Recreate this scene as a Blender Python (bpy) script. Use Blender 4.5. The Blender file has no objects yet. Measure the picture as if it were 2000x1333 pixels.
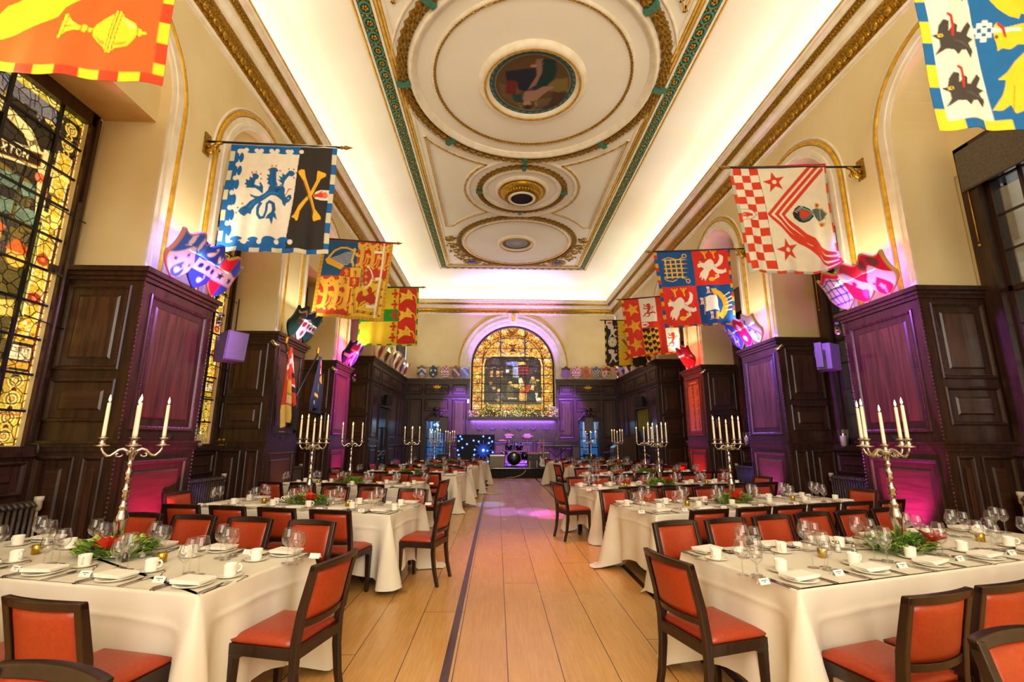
import bpy, math, random
import numpy as np
from mathutils import Vector, Matrix
SC=bpy.context.scene; COL=SC.collection
PI=math.pi; R=random.Random(7)
sin,cos=math.sin,math.cos
H_CAM=1.55
XL,XR=-4.30,5.70          # faces of the panelled piers
WL,WR=-4.40,5.80          # plaster wall planes
NL,NR=-5.22,6.62          # window planes
YB,YF=22.2,-4.1

# ---------- mesh builder ----------
class MB:
    def __init__(s): s.v=[];s.f=[];s.m=[];s.s=[]
    def add(s,vs,fs,mi=0,sm=False):
        o=len(s.v); s.v+= [tuple(p) for p in vs]
        for f in fs: s.f.append(tuple(i+o for i in f)); s.m.append(mi); s.s.append(sm)
        return s
    def box(s,x0,x1,y0,y1,z0,z1,mi=0):
        if x0>x1:x0,x1=x1,x0
        if y0>y1:y0,y1=y1,y0
        if z0>z1:z0,z1=z1,z0
        return s.add([(x0,y0,z0),(x1,y0,z0),(x1,y1,z0),(x0,y1,z0),(x0,y0,z1),(x1,y0,z1),(x1,y1,z1),(x0,y1,z1)],
          [(0,3,2,1),(4,5,6,7),(0,1,5,4),(1,2,6,5),(2,3,7,6),(3,0,4,7)],mi)
    def obox(s,c,ax,hx,hy,hz,mi=0):
        # oriented box, ax = 3 unit vectors
        c=Vector(c);a,b,d=[Vector(q) for q in ax]
        P=[c+a*(i*hx)+b*(j*hy)+d*(k*hz) for k in(-1,1) for j in(-1,1) for i in(-1,1)]
        return s.add(P,[(0,2,3,1),(4,5,7,6),(0,1,5,4),(1,3,7,5),(3,2,6,7),(2,0,4,6)],mi)
    def hexa(s,b,t,mi=0):
        # bottom quad b, top quad t (ccw from above)
        return s.add(list(b)+list(t),[(0,3,2,1),(4,5,6,7),(0,1,5,4),(1,2,6,5),(2,3,7,6),(3,0,4,7)],mi)
    def lathe(s,prof,n=24,mi=0,c=(0,0,0),sm=True,ax='z',a0=0):
        vs=[];fs=[]
        for r,z in prof:
            for i in range(n):
                a=2*PI*i/n+a0; x,y=r*cos(a),r*sin(a)
                p=(x,y,z) if ax=='z' else ((z,x,y) if ax=='x' else (y,z,x))
                vs.append((c[0]+p[0],c[1]+p[1],c[2]+p[2]))
        for k in range(len(prof)-1):
            for i in range(n):
                j=(i+1)%n; fs.append((k*n+i,k*n+j,(k+1)*n+j,(k+1)*n+i))
        if prof[0][0]>1e-6: fs.append(tuple(range(n-1,-1,-1)))
        if prof[-1][0]>1e-6: fs.append(tuple((len(prof)-1)*n+i for i in range(n)))
        return s.add(vs,fs,mi,sm)
    def tube(s,pts,r,n=8,mi=0,sm=True,closed=False,flat=1.0):
        P=[Vector(p) for p in pts]; m=len(P); rr=r if isinstance(r,(list,tuple)) else [r]*m
        vs=[];fs=[]; up=Vector((0,0,1)); pu=None
        for i,p in enumerate(P):
            if closed: t=P[(i+1)%m]-P[i-1]
            else: t=P[min(i+1,m-1)]-P[max(i-1,0)]
            if t.length<1e-9: t=Vector((0,0,1))
            t.normalize()
            if pu is None:
                u=t.cross(up)
                if u.length<1e-3: u=t.cross(Vector((1,0,0)))
            else: u=pu-t*pu.dot(t)
            u.normalize(); pu=u; w=t.cross(u)
            for k in range(n):
                a=2*PI*k/n; vs.append(p+u*(cos(a)*rr[i])+w*(sin(a)*rr[i]*flat))
        for i in range(m if closed else m-1):
            j=(i+1)%m
            for k in range(n):
                l=(k+1)%n; fs.append((i*n+k,i*n+l,j*n+l,j*n+k))
        if not closed: fs+= [tuple(range(n-1,-1,-1)),tuple((m-1)*n+k for k in range(n))]
        return s.add(vs,fs,mi,sm)
    def prism(s,poly,f0,f1,mi=0):
        # poly: 2d points; f0,f1 map (a,b)->3d for the two ends
        n=len(poly)
        vs=[f0(*p) for p in poly]+[f1(*p) for p in poly]
        return s.add(vs,[tuple(range(n-1,-1,-1)),tuple(range(n,2*n))]+[(i,(i+1)%n,n+(i+1)%n,n+i) for i in range(n)],mi)
    def rings(s,O,U,V,N,w,h,prof,mi=0,fill=True,fmi=None):
        # concentric rectangles: prof = [(inset,height)...]
        O,U,V,N=[Vector(q) for q in (O,U,V,N)]; vs=[];fs=[];ms=[]
        for d,e in prof:
            for a,b in ((d,d),(w-d,d),(w-d,h-d),(d,h-d)): vs.append(O+U*a+V*b+N*e)
        for k in range(len(prof)-1):
            for i in range(4):
                j=(i+1)%4; fs.append((k*4+i,k*4+j,(k+1)*4+j,(k+1)*4+i))
        s.add(vs,fs,mi)
        if fill:
            k=len(vs)-4; s.add(vs[k:],[(0,1,2,3)],mi if fmi is None else fmi)
        return s
    def sphere(s,c,r,n=10,m=6,mi=0,sc=(1,1,1)):
        vs=[];fs=[]
        for j in range(1,m):
            t=PI*j/m
            for i in range(n):
                a=2*PI*i/n; vs.append((c[0]+r*sc[0]*sin(t)*cos(a),c[1]+r*sc[1]*sin(t)*sin(a),c[2]+r*sc[2]*cos(t)))
        T=len(vs); vs+= [(c[0],c[1],c[2]+r*sc[2]),(c[0],c[1],c[2]-r*sc[2])]
        for j in range(m-2):
            for i in range(n):
                k=(i+1)%n; fs.append((j*n+i,(j+1)*n+i,(j+1)*n+k,j*n+k))
        for i in range(n):
            k=(i+1)%n; fs.append((T,i,k)); fs.append((T+1,(m-2)*n+k,(m-2)*n+i))
        return s.add(vs,fs,mi,True)
    def xf(s,M,start=0):
        for i in range(start,len(s.v)): s.v[i]=tuple(M@Vector(s.v[i]))
        return s
    def mesh(s,name,mats):
        me=bpy.data.meshes.new(name); me.from_pydata(s.v,[],s.f)
        me.polygons.foreach_set('material_index',s.m); me.polygons.foreach_set('use_smooth',s.s)
        for m in (mats if isinstance(mats,(list,tuple)) else [mats]): me.materials.append(m)
        me.update(); return me
    def build(s,name,mats,parent=None,loc=None,bev=0,seg=2,sub=0):
        o=bpy.data.objects.new(name,s.mesh(name,mats)); COL.objects.link(o)
        if parent: o.parent=parent
        if loc: o.location=loc
        if bev:
            b=o.modifiers.new('b','BEVEL'); b.width=bev; b.segments=seg; b.limit_method='ANGLE'; b.angle_limit=.6
        if sub:
            b=o.modifiers.new('s','SUBSURF'); b.levels=b.render_levels=sub
        return o

def thing(name,label,cat,loc=(0,0,0),rz=0,group=None):
    o=bpy.data.objects.new(name,None); COL.objects.link(o); o.empty_display_size=.1
    o.location=loc; o.rotation_euler=(0,0,rz); return tag(o,label,cat,group)
def tag(o,label,cat,group=None):
    o['label']=label;o['category']=cat
    if group:o['group']=group
    return o
def struct(o,label=None):
    o['kind']='structure'
    if label:o['label']=label;o['category']='room'
    return o
CH={}
def dup(root,loc,rz=0,label=None,group=None,scale=None):
    r=root.copy(); COL.objects.link(r); r.location=loc; r.rotation_euler=(0,0,rz)
    if scale:r.scale=scale
    if label:r['label']=label
    if group:r['group']=group
    if root.name not in CH: CH[root.name]=[(c,list(c.children)) for c in root.children]
    for ch,gc in CH[root.name]:
        c=ch.copy(); COL.objects.link(c); c.parent=r
        for g in gc:
            d=g.copy(); COL.objects.link(d); d.parent=c
    return r
class Stock:
    # the first placement uses the prototype itself, later ones are copies
    def __init__(s,proto): s.p=proto; s.used=False
    def put(s,loc,rz,label,group):
        if not s.used:
            s.used=True; s.p.location=loc; s.p.rotation_euler=(0,0,rz); s.p['label']=label; s.p['group']=group
            CH[s.p.name]=[(c,list(c.children)) for c in s.p.children]; return s.p
        return dup(s.p,loc,rz,label,group)

# ---------- materials ----------
def lin(c): return tuple((x/12.92 if x<=.04045 else ((x+.055)/1.055)**2.4) for x in c)
def hx(s): return lin(tuple(int(s[i:i+2],16)/255 for i in (0,2,4)))
def nmat(name):
    m=bpy.data.materials.new(name); m.use_nodes=True; nt=m.node_tree; nt.nodes.clear()
    out=nt.nodes.new('ShaderNodeOutputMaterial'); return m,nt,out
def mat(name,c1,c2=None,scale=6,stretch=(1,1,1),rough=.5,metal=0,bump=0,spec=.5,coat=0,detail=3,sheen=0,dist=0,trans=0):
    m,nt,out=nmat(name); N=nt.nodes; L=nt.links
    b=N.new('ShaderNodeBsdfPrincipled'); L.new(b.outputs[0],out.inputs[0])
    b.inputs['Roughness'].default_value=rough; b.inputs['Metallic'].default_value=metal
    b.inputs['Specular IOR Level'].default_value=spec; b.inputs['Coat Weight'].default_value=coat
    b.inputs['Sheen Weight'].default_value=sheen
    c2=c2 or tuple(x*.8 for x in c1)
    tc=N.new('ShaderNodeTexCoord'); mp=N.new('ShaderNodeMapping'); mp.inputs['Scale'].default_value=stretch
    nz=N.new('ShaderNodeTexNoise'); nz.inputs['Scale'].default_value=scale; nz.inputs['Detail'].default_value=detail; nz.inputs['Distortion'].default_value=dist
    L.new(tc.outputs['Object'],mp.inputs[0]); L.new(mp.outputs[0],nz.inputs['Vector'])
    rp=N.new('ShaderNodeValToRGB'); rp.color_ramp.elements[0].position=.35; rp.color_ramp.elements[1].position=.65
    rp.color_ramp.elements[0].color=(*c1,1); rp.color_ramp.elements[1].color=(*c2,1)
    L.new(nz.outputs['Fac'],rp.inputs[0]); L.new(rp.outputs[0],b.inputs['Base Color'])
    if bump:
        bp=N.new('ShaderNodeBump'); bp.inputs['Strength'].default_value=bump; bp.inputs['Distance'].default_value=.01
        L.new(nz.outputs['Fac'],bp.inputs['Height']); L.new(bp.outputs[0],b.inputs['Normal'])
    return m
def attrmat(name,rough=.7,emit=0,weave=0,metal=0,lead=0):
    m,nt,out=nmat(name); N=nt.nodes; L=nt.links
    b=N.new('ShaderNodeBsdfPrincipled'); L.new(b.outputs[0],out.inputs[0]); b.inputs['Roughness'].default_value=rough
    a=N.new('ShaderNodeAttribute'); a.attribute_name='Col'
    if weave:
        tc=N.new('ShaderNodeTexCoord'); nz=N.new('ShaderNodeTexNoise'); nz.inputs['Scale'].default_value=weave; nz.inputs['Detail'].default_value=4
        L.new(tc.outputs['Object'],nz.inputs['Vector'])
        mr=N.new('ShaderNodeMapRange'); mr.inputs[3].default_value=.86; mr.inputs[4].default_value=1.1
        L.new(nz.outputs['Fac'],mr.inputs[0])
        mx=N.new('ShaderNodeMix'); mx.data_type='RGBA'; mx.blend_type='MULTIPLY'; mx.inputs[0].default_value=1
        L.new(a.outputs['Color'],mx.inputs[6]); L.new(mr.outputs[0],mx.inputs[7]); L.new(mx.outputs[2],b.inputs['Base Color'])
        src=mx.outputs[2]
    else:
        L.new(a.outputs['Color'],b.inputs['Base Color']); src=a.outputs['Color']
    if lead:
        # leaded quarries: voronoi cames and slight tone change from piece to piece
        tc=N.new('ShaderNodeTexCoord'); v=N.new('ShaderNodeTexVoronoi'); v.feature='DISTANCE_TO_EDGE'; v.inputs['Scale'].default_value=lead; L.new(tc.outputs['Object'],v.inputs['Vector'])
        v2=N.new('ShaderNodeTexVoronoi'); v2.inputs['Scale'].default_value=lead; L.new(tc.outputs['Object'],v2.inputs['Vector'])
        m1=N.new('ShaderNodeMapRange'); m1.inputs[1].default_value=.03; m1.inputs[2].default_value=.06; m1.inputs[3].default_value=.18; m1.inputs[4].default_value=1; L.new(v.outputs['Distance'],m1.inputs[0])
        sp=N.new('ShaderNodeSeparateColor'); L.new(v2.outputs['Color'],sp.inputs[0]); m2=N.new('ShaderNodeMapRange'); m2.inputs[3].default_value=.62; m2.inputs[4].default_value=1.2; L.new(sp.outputs[0],m2.inputs[0])
        nz=N.new('ShaderNodeTexNoise'); nz.inputs['Scale'].default_value=lead*6; nz.inputs['Detail'].default_value=3; L.new(tc.outputs['Object'],nz.inputs['Vector']); m3=N.new('ShaderNodeMapRange'); m3.inputs[1].default_value=.3; m3.inputs[2].default_value=.7; m3.inputs[3].default_value=.65; m3.inputs[4].default_value=1.15; L.new(nz.outputs['Fac'],m3.inputs[0])
        q1=N.new('ShaderNodeMath'); q1.operation='MULTIPLY'; L.new(m1.outputs[0],q1.inputs[0]); L.new(m2.outputs[0],q1.inputs[1]); q2=N.new('ShaderNodeMath'); q2.operation='MULTIPLY'; L.new(q1.outputs[0],q2.inputs[0]); L.new(m3.outputs[0],q2.inputs[1])
        mx=N.new('ShaderNodeMix'); mx.data_type='RGBA'; mx.blend_type='MULTIPLY'; mx.inputs[0].default_value=1; L.new(src,mx.inputs[6]); L.new(q2.outputs[0],mx.inputs[7]); src=mx.outputs[2]; L.new(src,b.inputs['Base Color'])
    b.inputs['Specular IOR Level'].default_value=.3
    if emit:
        L.new(src,b.inputs['Emission Color']); b.inputs['Emission Strength'].default_value=emit
    return m
def emat(name,c,s):
    m,nt,out=nmat(name); e=nt.nodes.new('ShaderNodeEmission'); e.inputs[0].default_value=(*c,1); e.inputs[1].default_value=s
    nt.links.new(e.outputs[0],out.inputs[0]); return m
def glassmat(name,tint=(.98,.98,.97),refl=.12,rough=.02):
    m,nt,out=nmat(name); N=nt.nodes; L=nt.links
    t=N.new('ShaderNodeBsdfTransparent'); t.inputs[0].default_value=(*tint,1)
    g=N.new('ShaderNodeBsdfGlossy'); g.inputs['Roughness'].default_value=rough
    lw=N.new('ShaderNodeLayerWeight'); lw.inputs[0].default_value=.35
    pw=N.new('ShaderNodeMath'); pw.operation='POWER'; pw.inputs[1].default_value=1.25; L.new(lw.outputs['Facing'],pw.inputs[0])
    mr=N.new('ShaderNodeMapRange'); mr.inputs[3].default_value=refl*.6; mr.inputs[4].default_value=.92; L.new(pw.outputs[0],mr.inputs[0])
    mx=N.new('ShaderNodeMixShader'); L.new(mr.outputs[0],mx.inputs[0]); L.new(t.outputs[0],mx.inputs[1]); L.new(g.outputs[0],mx.inputs[2]); L.new(mx.outputs[0],out.inputs[0])
    return m
M={}
M['plaster']=mat('cream plaster',hx('E8D8AA'),hx('DFCC98'),scale=.9,rough=.7,spec=.25,bump=.05)
M['ceil']=mat('ceiling plaster',hx('F3F0E4'),hx('EFEADA'),scale=.6,rough=.75,spec=.2)
M['mould']=mat('cream moulding',hx('EEE6D2'),hx('E2D7BC'),scale=5,rough=.5)
M['oak']=mat('dark oak panelling',hx('412718'),hx('28160D'),scale=5,stretch=(4,4,.5),rough=.34,bump=.12,spec=.55,detail=5)
M['oakp']=mat('dark oak field',hx('54341F'),hx('341E12'),scale=4,stretch=(5,5,.35),rough=.3,bump=.08,spec=.6,detail=6)
M['oakh']=mat('dark oak horizontal grain',hx('4A2C1A'),hx('3A2114'),scale=4,stretch=(.6,.6,9),rough=.3,bump=.08,spec=.6,detail=6)
M['bead']=mat('carved oak bead',hx('5A3C28'),hx('2E1A10'),scale=30,rough=.35)
M['gold']=mat('gilding',hx('D9A92E'),hx('A87A16'),scale=25,rough=.32,metal=.85,bump=.25)
M['goldp']=mat('gold paint',hx('E3B52E'),hx('C79620'),scale=10,rough=.35,metal=.45)
M['green']=mat('verdigris paint',hx('3C7F68'),hx('2F6855'),scale=20,rough=.5)
M['dgold']=mat('old gilding',hx('A67E22'),hx('6A4C12'),scale=60,rough=.4,metal=.6,bump=.6)
M['chairw']=mat('chair beech stained dark',hx('2C170E'),hx('1E0F09'),scale=7,stretch=(6,6,.6),rough=.28,bump=.05,spec=.6)
M['leather']=mat('red leather',hx('A63C1A'),hx('9A3516'),scale=60,rough=.38,bump=.04,spec=.5)
M['cloth']=mat('white table linen',hx('E2DCCB'),hx('DBD3BE'),scale=2.2,rough=.8,spec=.15,bump=.12)
M['napkin']=mat('white napkin linen',hx('F7F1E6'),hx('F0E8D8'),scale=30,rough=.85,spec=.1)
M['china']=mat('cream china',hx('F8F2E4'),hx('F5EEDD'),scale=3,rough=.12,spec=.6,coat=.3)
M['steel']=mat('cutlery steel',hx('C9C4BC'),hx('B7B1A8'),scale=12,rough=.16,metal=1)
M['silver']=mat('silver plate',hx('D8D2C6'),hx('C2BAAC'),scale=9,rough=.14,metal=1)
M['wax']=mat('candle wax',hx('FBEFD2'),hx('F6E6C0'),scale=4,rough=.45,spec=.4)
M['flame']=emat('candle flame',(1,.50,.13),11)
M['glass']=glassmat('thin clear glass')
M['black']=mat('black metal',hx('1B1917'),hx('121110'),scale=12,rough=.45)
M['iron']=mat('cast iron grey brown',hx('4A3D33'),hx('352A22'),scale=14,rough=.45,bump=.1)
M['spk']=mat('loudspeaker grey',hx('5A5560'),hx('4C4852'),scale=60,rough=.55)
M['spkd']=mat('loudspeaker dark',hx('2A2526'),hx('211D1E'),scale=90,rough=.6,bump=.2)
M['banner']=attrmat('painted banner cloth',.75,weave=9)
M['shield']=attrmat('painted shield',.35)
M['stain']=attrmat('stained glass',.25,emit=1.15,lead=8); M['stain2']=attrmat('end window stained glass',.25,emit=.85,lead=6)
M['paint']=attrmat('ceiling painting',.5)
M['leaf']=mat('conifer foliage',hx('7FA83C'),hx('4A7A2A'),scale=14,rough=.5)
M['leaf2']=mat('light foliage',hx('B4C85A'),hx('86A83C'),scale=18,rough=.5)
M['red']=mat('red petals',hx('E23318'),hx('C21F10'),scale=18,rough=.45)
M['cone']=mat('pine cone',hx('6A4A34'),hx('3C281B'),scale=25,rough=.6)
M['white']=mat('white card',hx('F3EEE6'),hx('ECE6DC'),scale=10,rough=.6)
M['ink']=mat('ink',hx('4A4642'),hx('3C3834'),scale=10,rough=.6)
M['votive']=mat('gold mercury glass',hx('C9A530'),hx('8E6C14'),scale=30,rough=.2,metal=.7,bump=.3)
M['ply']=mat('cream lever',hx('D9CDB4'),hx('C8BA9C'),scale=9,rough=.5)
# ---------- camera ----------
P_F,P_PT,P_YW,P_RL=914.687,0.207970,0.0314307,0.00164671
fw=Vector((sin(P_YW)*cos(P_PT),cos(P_YW)*cos(P_PT),sin(P_PT)))
r0=Vector((cos(P_YW),-sin(P_YW),0)); u0=r0.cross(fw)
rt=r0*cos(P_RL)+u0*sin(P_RL); up_=u0*cos(P_RL)-r0*sin(P_RL)
cam=bpy.data.cameras.new('camera'); co=bpy.data.objects.new('camera',cam); COL.objects.link(co)
co.matrix_world=Matrix(((rt.x,up_.x,-fw.x,0),(rt.y,up_.y,-fw.y,0),(rt.z,up_.z,-fw.z,H_CAM),(0,0,0,1)))
cam.sensor_width=36; cam.lens=36*P_F/2000; cam.clip_start=.05; cam.clip_end=200
SC.camera=co

# ---------- floor ----------
def floor_mat():
    m,nt,out=nmat('oak floor boards'); N=nt.nodes; L=nt.links
    b=N.new('ShaderNodeBsdfPrincipled'); L.new(b.outputs[0],out.inputs[0])
    b.inputs['Roughness'].default_value=.24; b.inputs['Specular IOR Level'].default_value=.5
    tc=N.new('ShaderNodeTexCoord'); sx=N.new('ShaderNodeSeparateXYZ'); L.new(tc.outputs['Object'],sx.inputs[0])
    def mth(op,a,bv=None):
        n=N.new('ShaderNodeMath'); n.operation=op
        (L.new(a,n.inputs[0]) if hasattr(a,'links') else setattr(n.inputs[0],'default_value',a))
        if bv is not None: (L.new(bv,n.inputs[1]) if hasattr(bv,'links') else setattr(n.inputs[1],'default_value',bv))
        return n.outputs[0]
    q=mth('DIVIDE',mth('SUBTRACT',sx.outputs[0],.087),.3715)
    idx=mth('FLOOR',q); fr=mth('SUBTRACT',q,idx)
    seam=mth('ADD',mth('LESS_THAN',fr,.012),mth('GREATER_THAN',fr,.995))
    # board ends every ~5.5 m, staggered per board
    qy=mth('DIVIDE',mth('ADD',sx.outputs[1],mth('MULTIPLY',idx,2.37)),5.6)
    iy=mth('FLOOR',qy); fy=mth('SUBTRACT',qy,iy); end=mth('LESS_THAN',fy,.0012)
    seam=mth('MINIMUM',mth('ADD',seam,end),1.0)
    cb=N.new('ShaderNodeCombineXYZ'); L.new(idx,cb.inputs[0]); L.new(iy,cb.inputs[1])
    wn=N.new('ShaderNodeTexWhiteNoise'); wn.noise_dimensions='2D'; L.new(cb.outputs[0],wn.inputs[0])
    mp=N.new('ShaderNodeMapping'); mp.inputs['Scale'].default_value=(9,.55,1); L.new(tc.outputs['Object'],mp.inputs[0])
    nz=N.new('ShaderNodeTexNoise'); nz.inputs['Scale'].default_value=5; nz.inputs['Detail'].default_value=7; nz.inputs['Distortion'].default_value=.8; L.new(mp.outputs[0],nz.inputs['Vector'])
    n2=N.new('ShaderNodeTexNoise'); n2.inputs['Scale'].default_value=1.1; n2.inputs['Detail'].default_value=4; L.new(tc.outputs['Object'],n2.inputs['Vector'])
    f=mth('ADD',mth('MULTIPLY',nz.outputs['Fac'],.6),mth('MULTIPLY',wn.outputs[0],.14)); f=mth('ADD',f,mth('MULTIPLY',n2.outputs['Fac'],.25))
    rp=N.new('ShaderNodeValToRGB'); e=rp.color_ramp.elements; e[0].position=.3;e[1].position=.85; e[0].color=(*hx('C08A45'),1); e[1].color=(*hx('E0B06A'),1)
    L.new(f,rp.inputs[0])
    mx=N.new('ShaderNodeMix'); mx.data_type='RGBA'; L.new(seam,mx.inputs[0]); L.new(rp.outputs[0],mx.inputs[6]); mx.inputs[7].default_value=(*hx('3A2410'),1)
    L.new(mx.outputs[2],b.inputs['Base Color'])
    rr=N.new('ShaderNodeMapRange'); rr.inputs[3].default_value=.17; rr.inputs[4].default_value=.34; L.new(n2.outputs['Fac'],rr.inputs[0]); L.new(rr.outputs[0],b.inputs['Roughness'])
    bp=N.new('ShaderNodeBump'); bp.inputs['Strength'].default_value=.08; bp.inputs['Distance'].default_value=.004; L.new(nz.outputs['Fac'],bp.inputs['Height']); L.new(bp.outputs[0],b.inputs['Normal'])
    return m
mb=MB(); mb.box(NL-.6,NR+.6,YF-.3,YB+.5,-.12,0); struct(mb.build('floor',floor_mat()),'wide pale oak floorboards of the hall')
M['strip']=mat('dark inlay strip',hx('4A2E26'),hx('3A221C'),scale=6,rough=.25)
for k,x in enumerate((-.335,1.60)):
    mb=MB(); mb.box(x-.03,x+.03,-1,19.9,-.01,.0015); struct(mb.build('trim_%d'%(20+k),M['strip']),'dark inlaid strip along the %s edge of the bare aisle'%('stained-glass' if k==0 else 'sash-window'))

# ---------- side walls ----------
PL=[(2.1,3.52),(5.57,6.95),(9.04,10.42),(12.40,13.75)]
PR=[(2.55,3.95),(5.92,7.32),(9.18,10.58),(12.72,14.08)]
NCL=[(a[1]+b[0])/2 for a,b in zip(PL,PL[1:])]+[(13.75+16.15)/2]
NCR=[(a[1]+b[0])/2 for a,b in zip(PR,PR[1:])]+[(14.08+16.4)/2]
SPR=5.92; ZC=7.7
def arcpts(yc,r,zs,n=24):
    return [(yc+r*cos(PI-PI*i/n),zs+r*sin(PI*i/n)) for i in range(n+1)]
def side_wall(name,x,xn,centres,hws,left):
    sg=1 if left else -1
    mb=MB(); segs=[];y=YF
    for c,h in zip(centres,hws):
        mb.add([(x,y,0),(x,c-h,0),(x,c-h,ZC),(x,y,ZC)],[(0,1,2,3)])
        A=arcpts(c,h,SPR)
        # wall above the arch
        vs=[];fs=[]
        for (yy,zz) in A: vs+= [(x,yy,zz),(x,yy,ZC)]
        for i in range(len(A)-1): fs.append((2*i,2*i+2,2*i+3,2*i+1))
        mb.add(vs,fs)
        # reveal
        path=[(c-h,3.3),(c-h,4.5)]+A+[(c+h,4.5),(c+h,3.3)]
        xd=xn if not left else xn
        vs=[];fs=[]
        for (yy,zz) in path: vs+= [(x,yy,zz),(xd,yy,zz)]
        for i in range(len(path)-1): fs.append((2*i,2*i+2,2*i+3,2*i+1))
        mb.add(vs,fs,1)
        if left:
            zf=5.66
            # blocked arch head: tympanum plus flat soffit
            xt=x-.14
            B=[p for p in A if p[1]>zf]
            pts=[(xt,c-h,zf)]+[(xt,p[0],p[1]) for p in A]+[(xt,c+h,zf)]
            mb.add(pts,[tuple(range(len(pts)))])
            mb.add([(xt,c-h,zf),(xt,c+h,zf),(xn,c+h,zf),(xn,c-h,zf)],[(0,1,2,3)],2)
        else:
            pts=[(xn,c-h,5.3)]+[(xn,p[0],p[1]) for p in A]+[(xn,c+h,5.3)]
            mb.add(pts,[tuple(range(len(pts)))])
        y=c+h
    mb.add([(x,y,0),(x,YB,0),(x,YB,ZC),(x,y,ZC)],[(0,1,2,3)])
    # outer shell behind the windows
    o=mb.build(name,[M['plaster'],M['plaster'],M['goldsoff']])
    return struct(o,'cream plaster hall wall with %s'%('arched stained glass bays' if left else 'arched sash window bays'))
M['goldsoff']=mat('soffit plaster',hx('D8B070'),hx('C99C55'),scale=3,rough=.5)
HWL=[(b[0]-a[1])/2+.05 for a,b in zip(PL,PL[1:])]+[1.25]; HWR=[(b[0]-a[1])/2+.05 for a,b in zip(PR,PR[1:])]+[1.21]
side_wall('wall_left',WL,NL,NCL,HWL,True); side_wall('wall_right',WR,NR,NCR,HWR,False)
# solid outside leaves so no daylight leaks between window and pier
mb=MB()
for c0,c1 in zip([YF]+[c+.9 for c in NCL],[c-.9 for c in NCL]+[YB]): mb.box(NL-.02,NL-.4,c0,c1,0,ZC)
struct(mb.build('wall_left_outer',M['plaster']),'outer leaf of the stained glass wall')
mb=MB()
for c0,c1 in zip([YF]+[c+.9 for c in NCR],[c-.9 for c in NCR]+[YB]): mb.box(NR+.02,NR+.4,c0,c1,0,ZC)
struct(mb.build('wall_right_outer',M['plaster']),'outer leaf of the sash window wall')
# rear wall
mb=MB(); mb.box(NL-.4,NR+.4,YF-.2,YF,0,9.5); struct(mb.build('wall_rear',M['plaster']),'plain cream wall behind the viewer')

# arch architraves: white band plus gilded roll
tn=1
def sweep(mb,path,prof,mi,closed=False,sm=False):
    # path: list of (pos, outdir(normal in plane), normal) ; prof (a,b): a along outdir, b along normal
    n=len(prof);vs=[];fs=[]
    for p,o,nn in path:
        for a,b in prof: vs.append(p+o*a+nn*b)
    m=len(path)
    for i in range(m if closed else m-1):
        j=(i+1)%m
        for k in range(n-1): fs.append((i*n+k,j*n+k,j*n+k+1,i*n+k+1))
    mb.add(vs,fs,mi,sm)
def arch_trim(x,nx,c,r,zb,label,gold_r=.042,band=.30):
    global tn
    mb=MB(); N=Vector((nx,0,0)); path=[]
    for z in (zb,4.5,SPR): path.append((Vector((x,c-r,z)),Vector((0,-1,0)),N))
    for i in range(1,32):
        a=PI-PI*i/32; path.append((Vector((x,c+r*cos(a),SPR+r*sin(a))),Vector((0,cos(a),sin(a))),N))
    for z in (SPR,4.5,zb): path.append((Vector((x,c+r,z)),Vector((0,1,0)),N))
    sweep(mb,path,[(0,0),(0,.03),(.06,.035),(.07,.05),(.12,.05),(.13,.03),(band-.09,.03),(band-.08,0)],0)
    g=[(band-.04+gold_r*cos(t),gold_r*sin(t)*1.1) for t in [PI-PI*k/6 for k in range(7)]]
    sweep(mb,path,g,1,sm=True)
    sweep(mb,path,[(band+.02,0),(band+.03,.02),(band+.05,.02),(band+.06,0)],0)
    o=mb.build('trim_%d'%tn,[M['mould'],M['goldp']]); tn+=1; struct(o,label)
ORD=['first','second','third','fourth','fifth','sixth','seventh']
for i,c in enumerate(NCL): arch_trim(WL+.001,1,c,HWL[i],3.55,'cream arch moulding with gilded roll, %s stained glass bay'%ORD[i])
for i,c in enumerate(NCR): arch_trim(WR-.001,-1,c,HWR[i],3.55,'cream arch moulding with gilded roll, %s sash window bay'%ORD[i])

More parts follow.
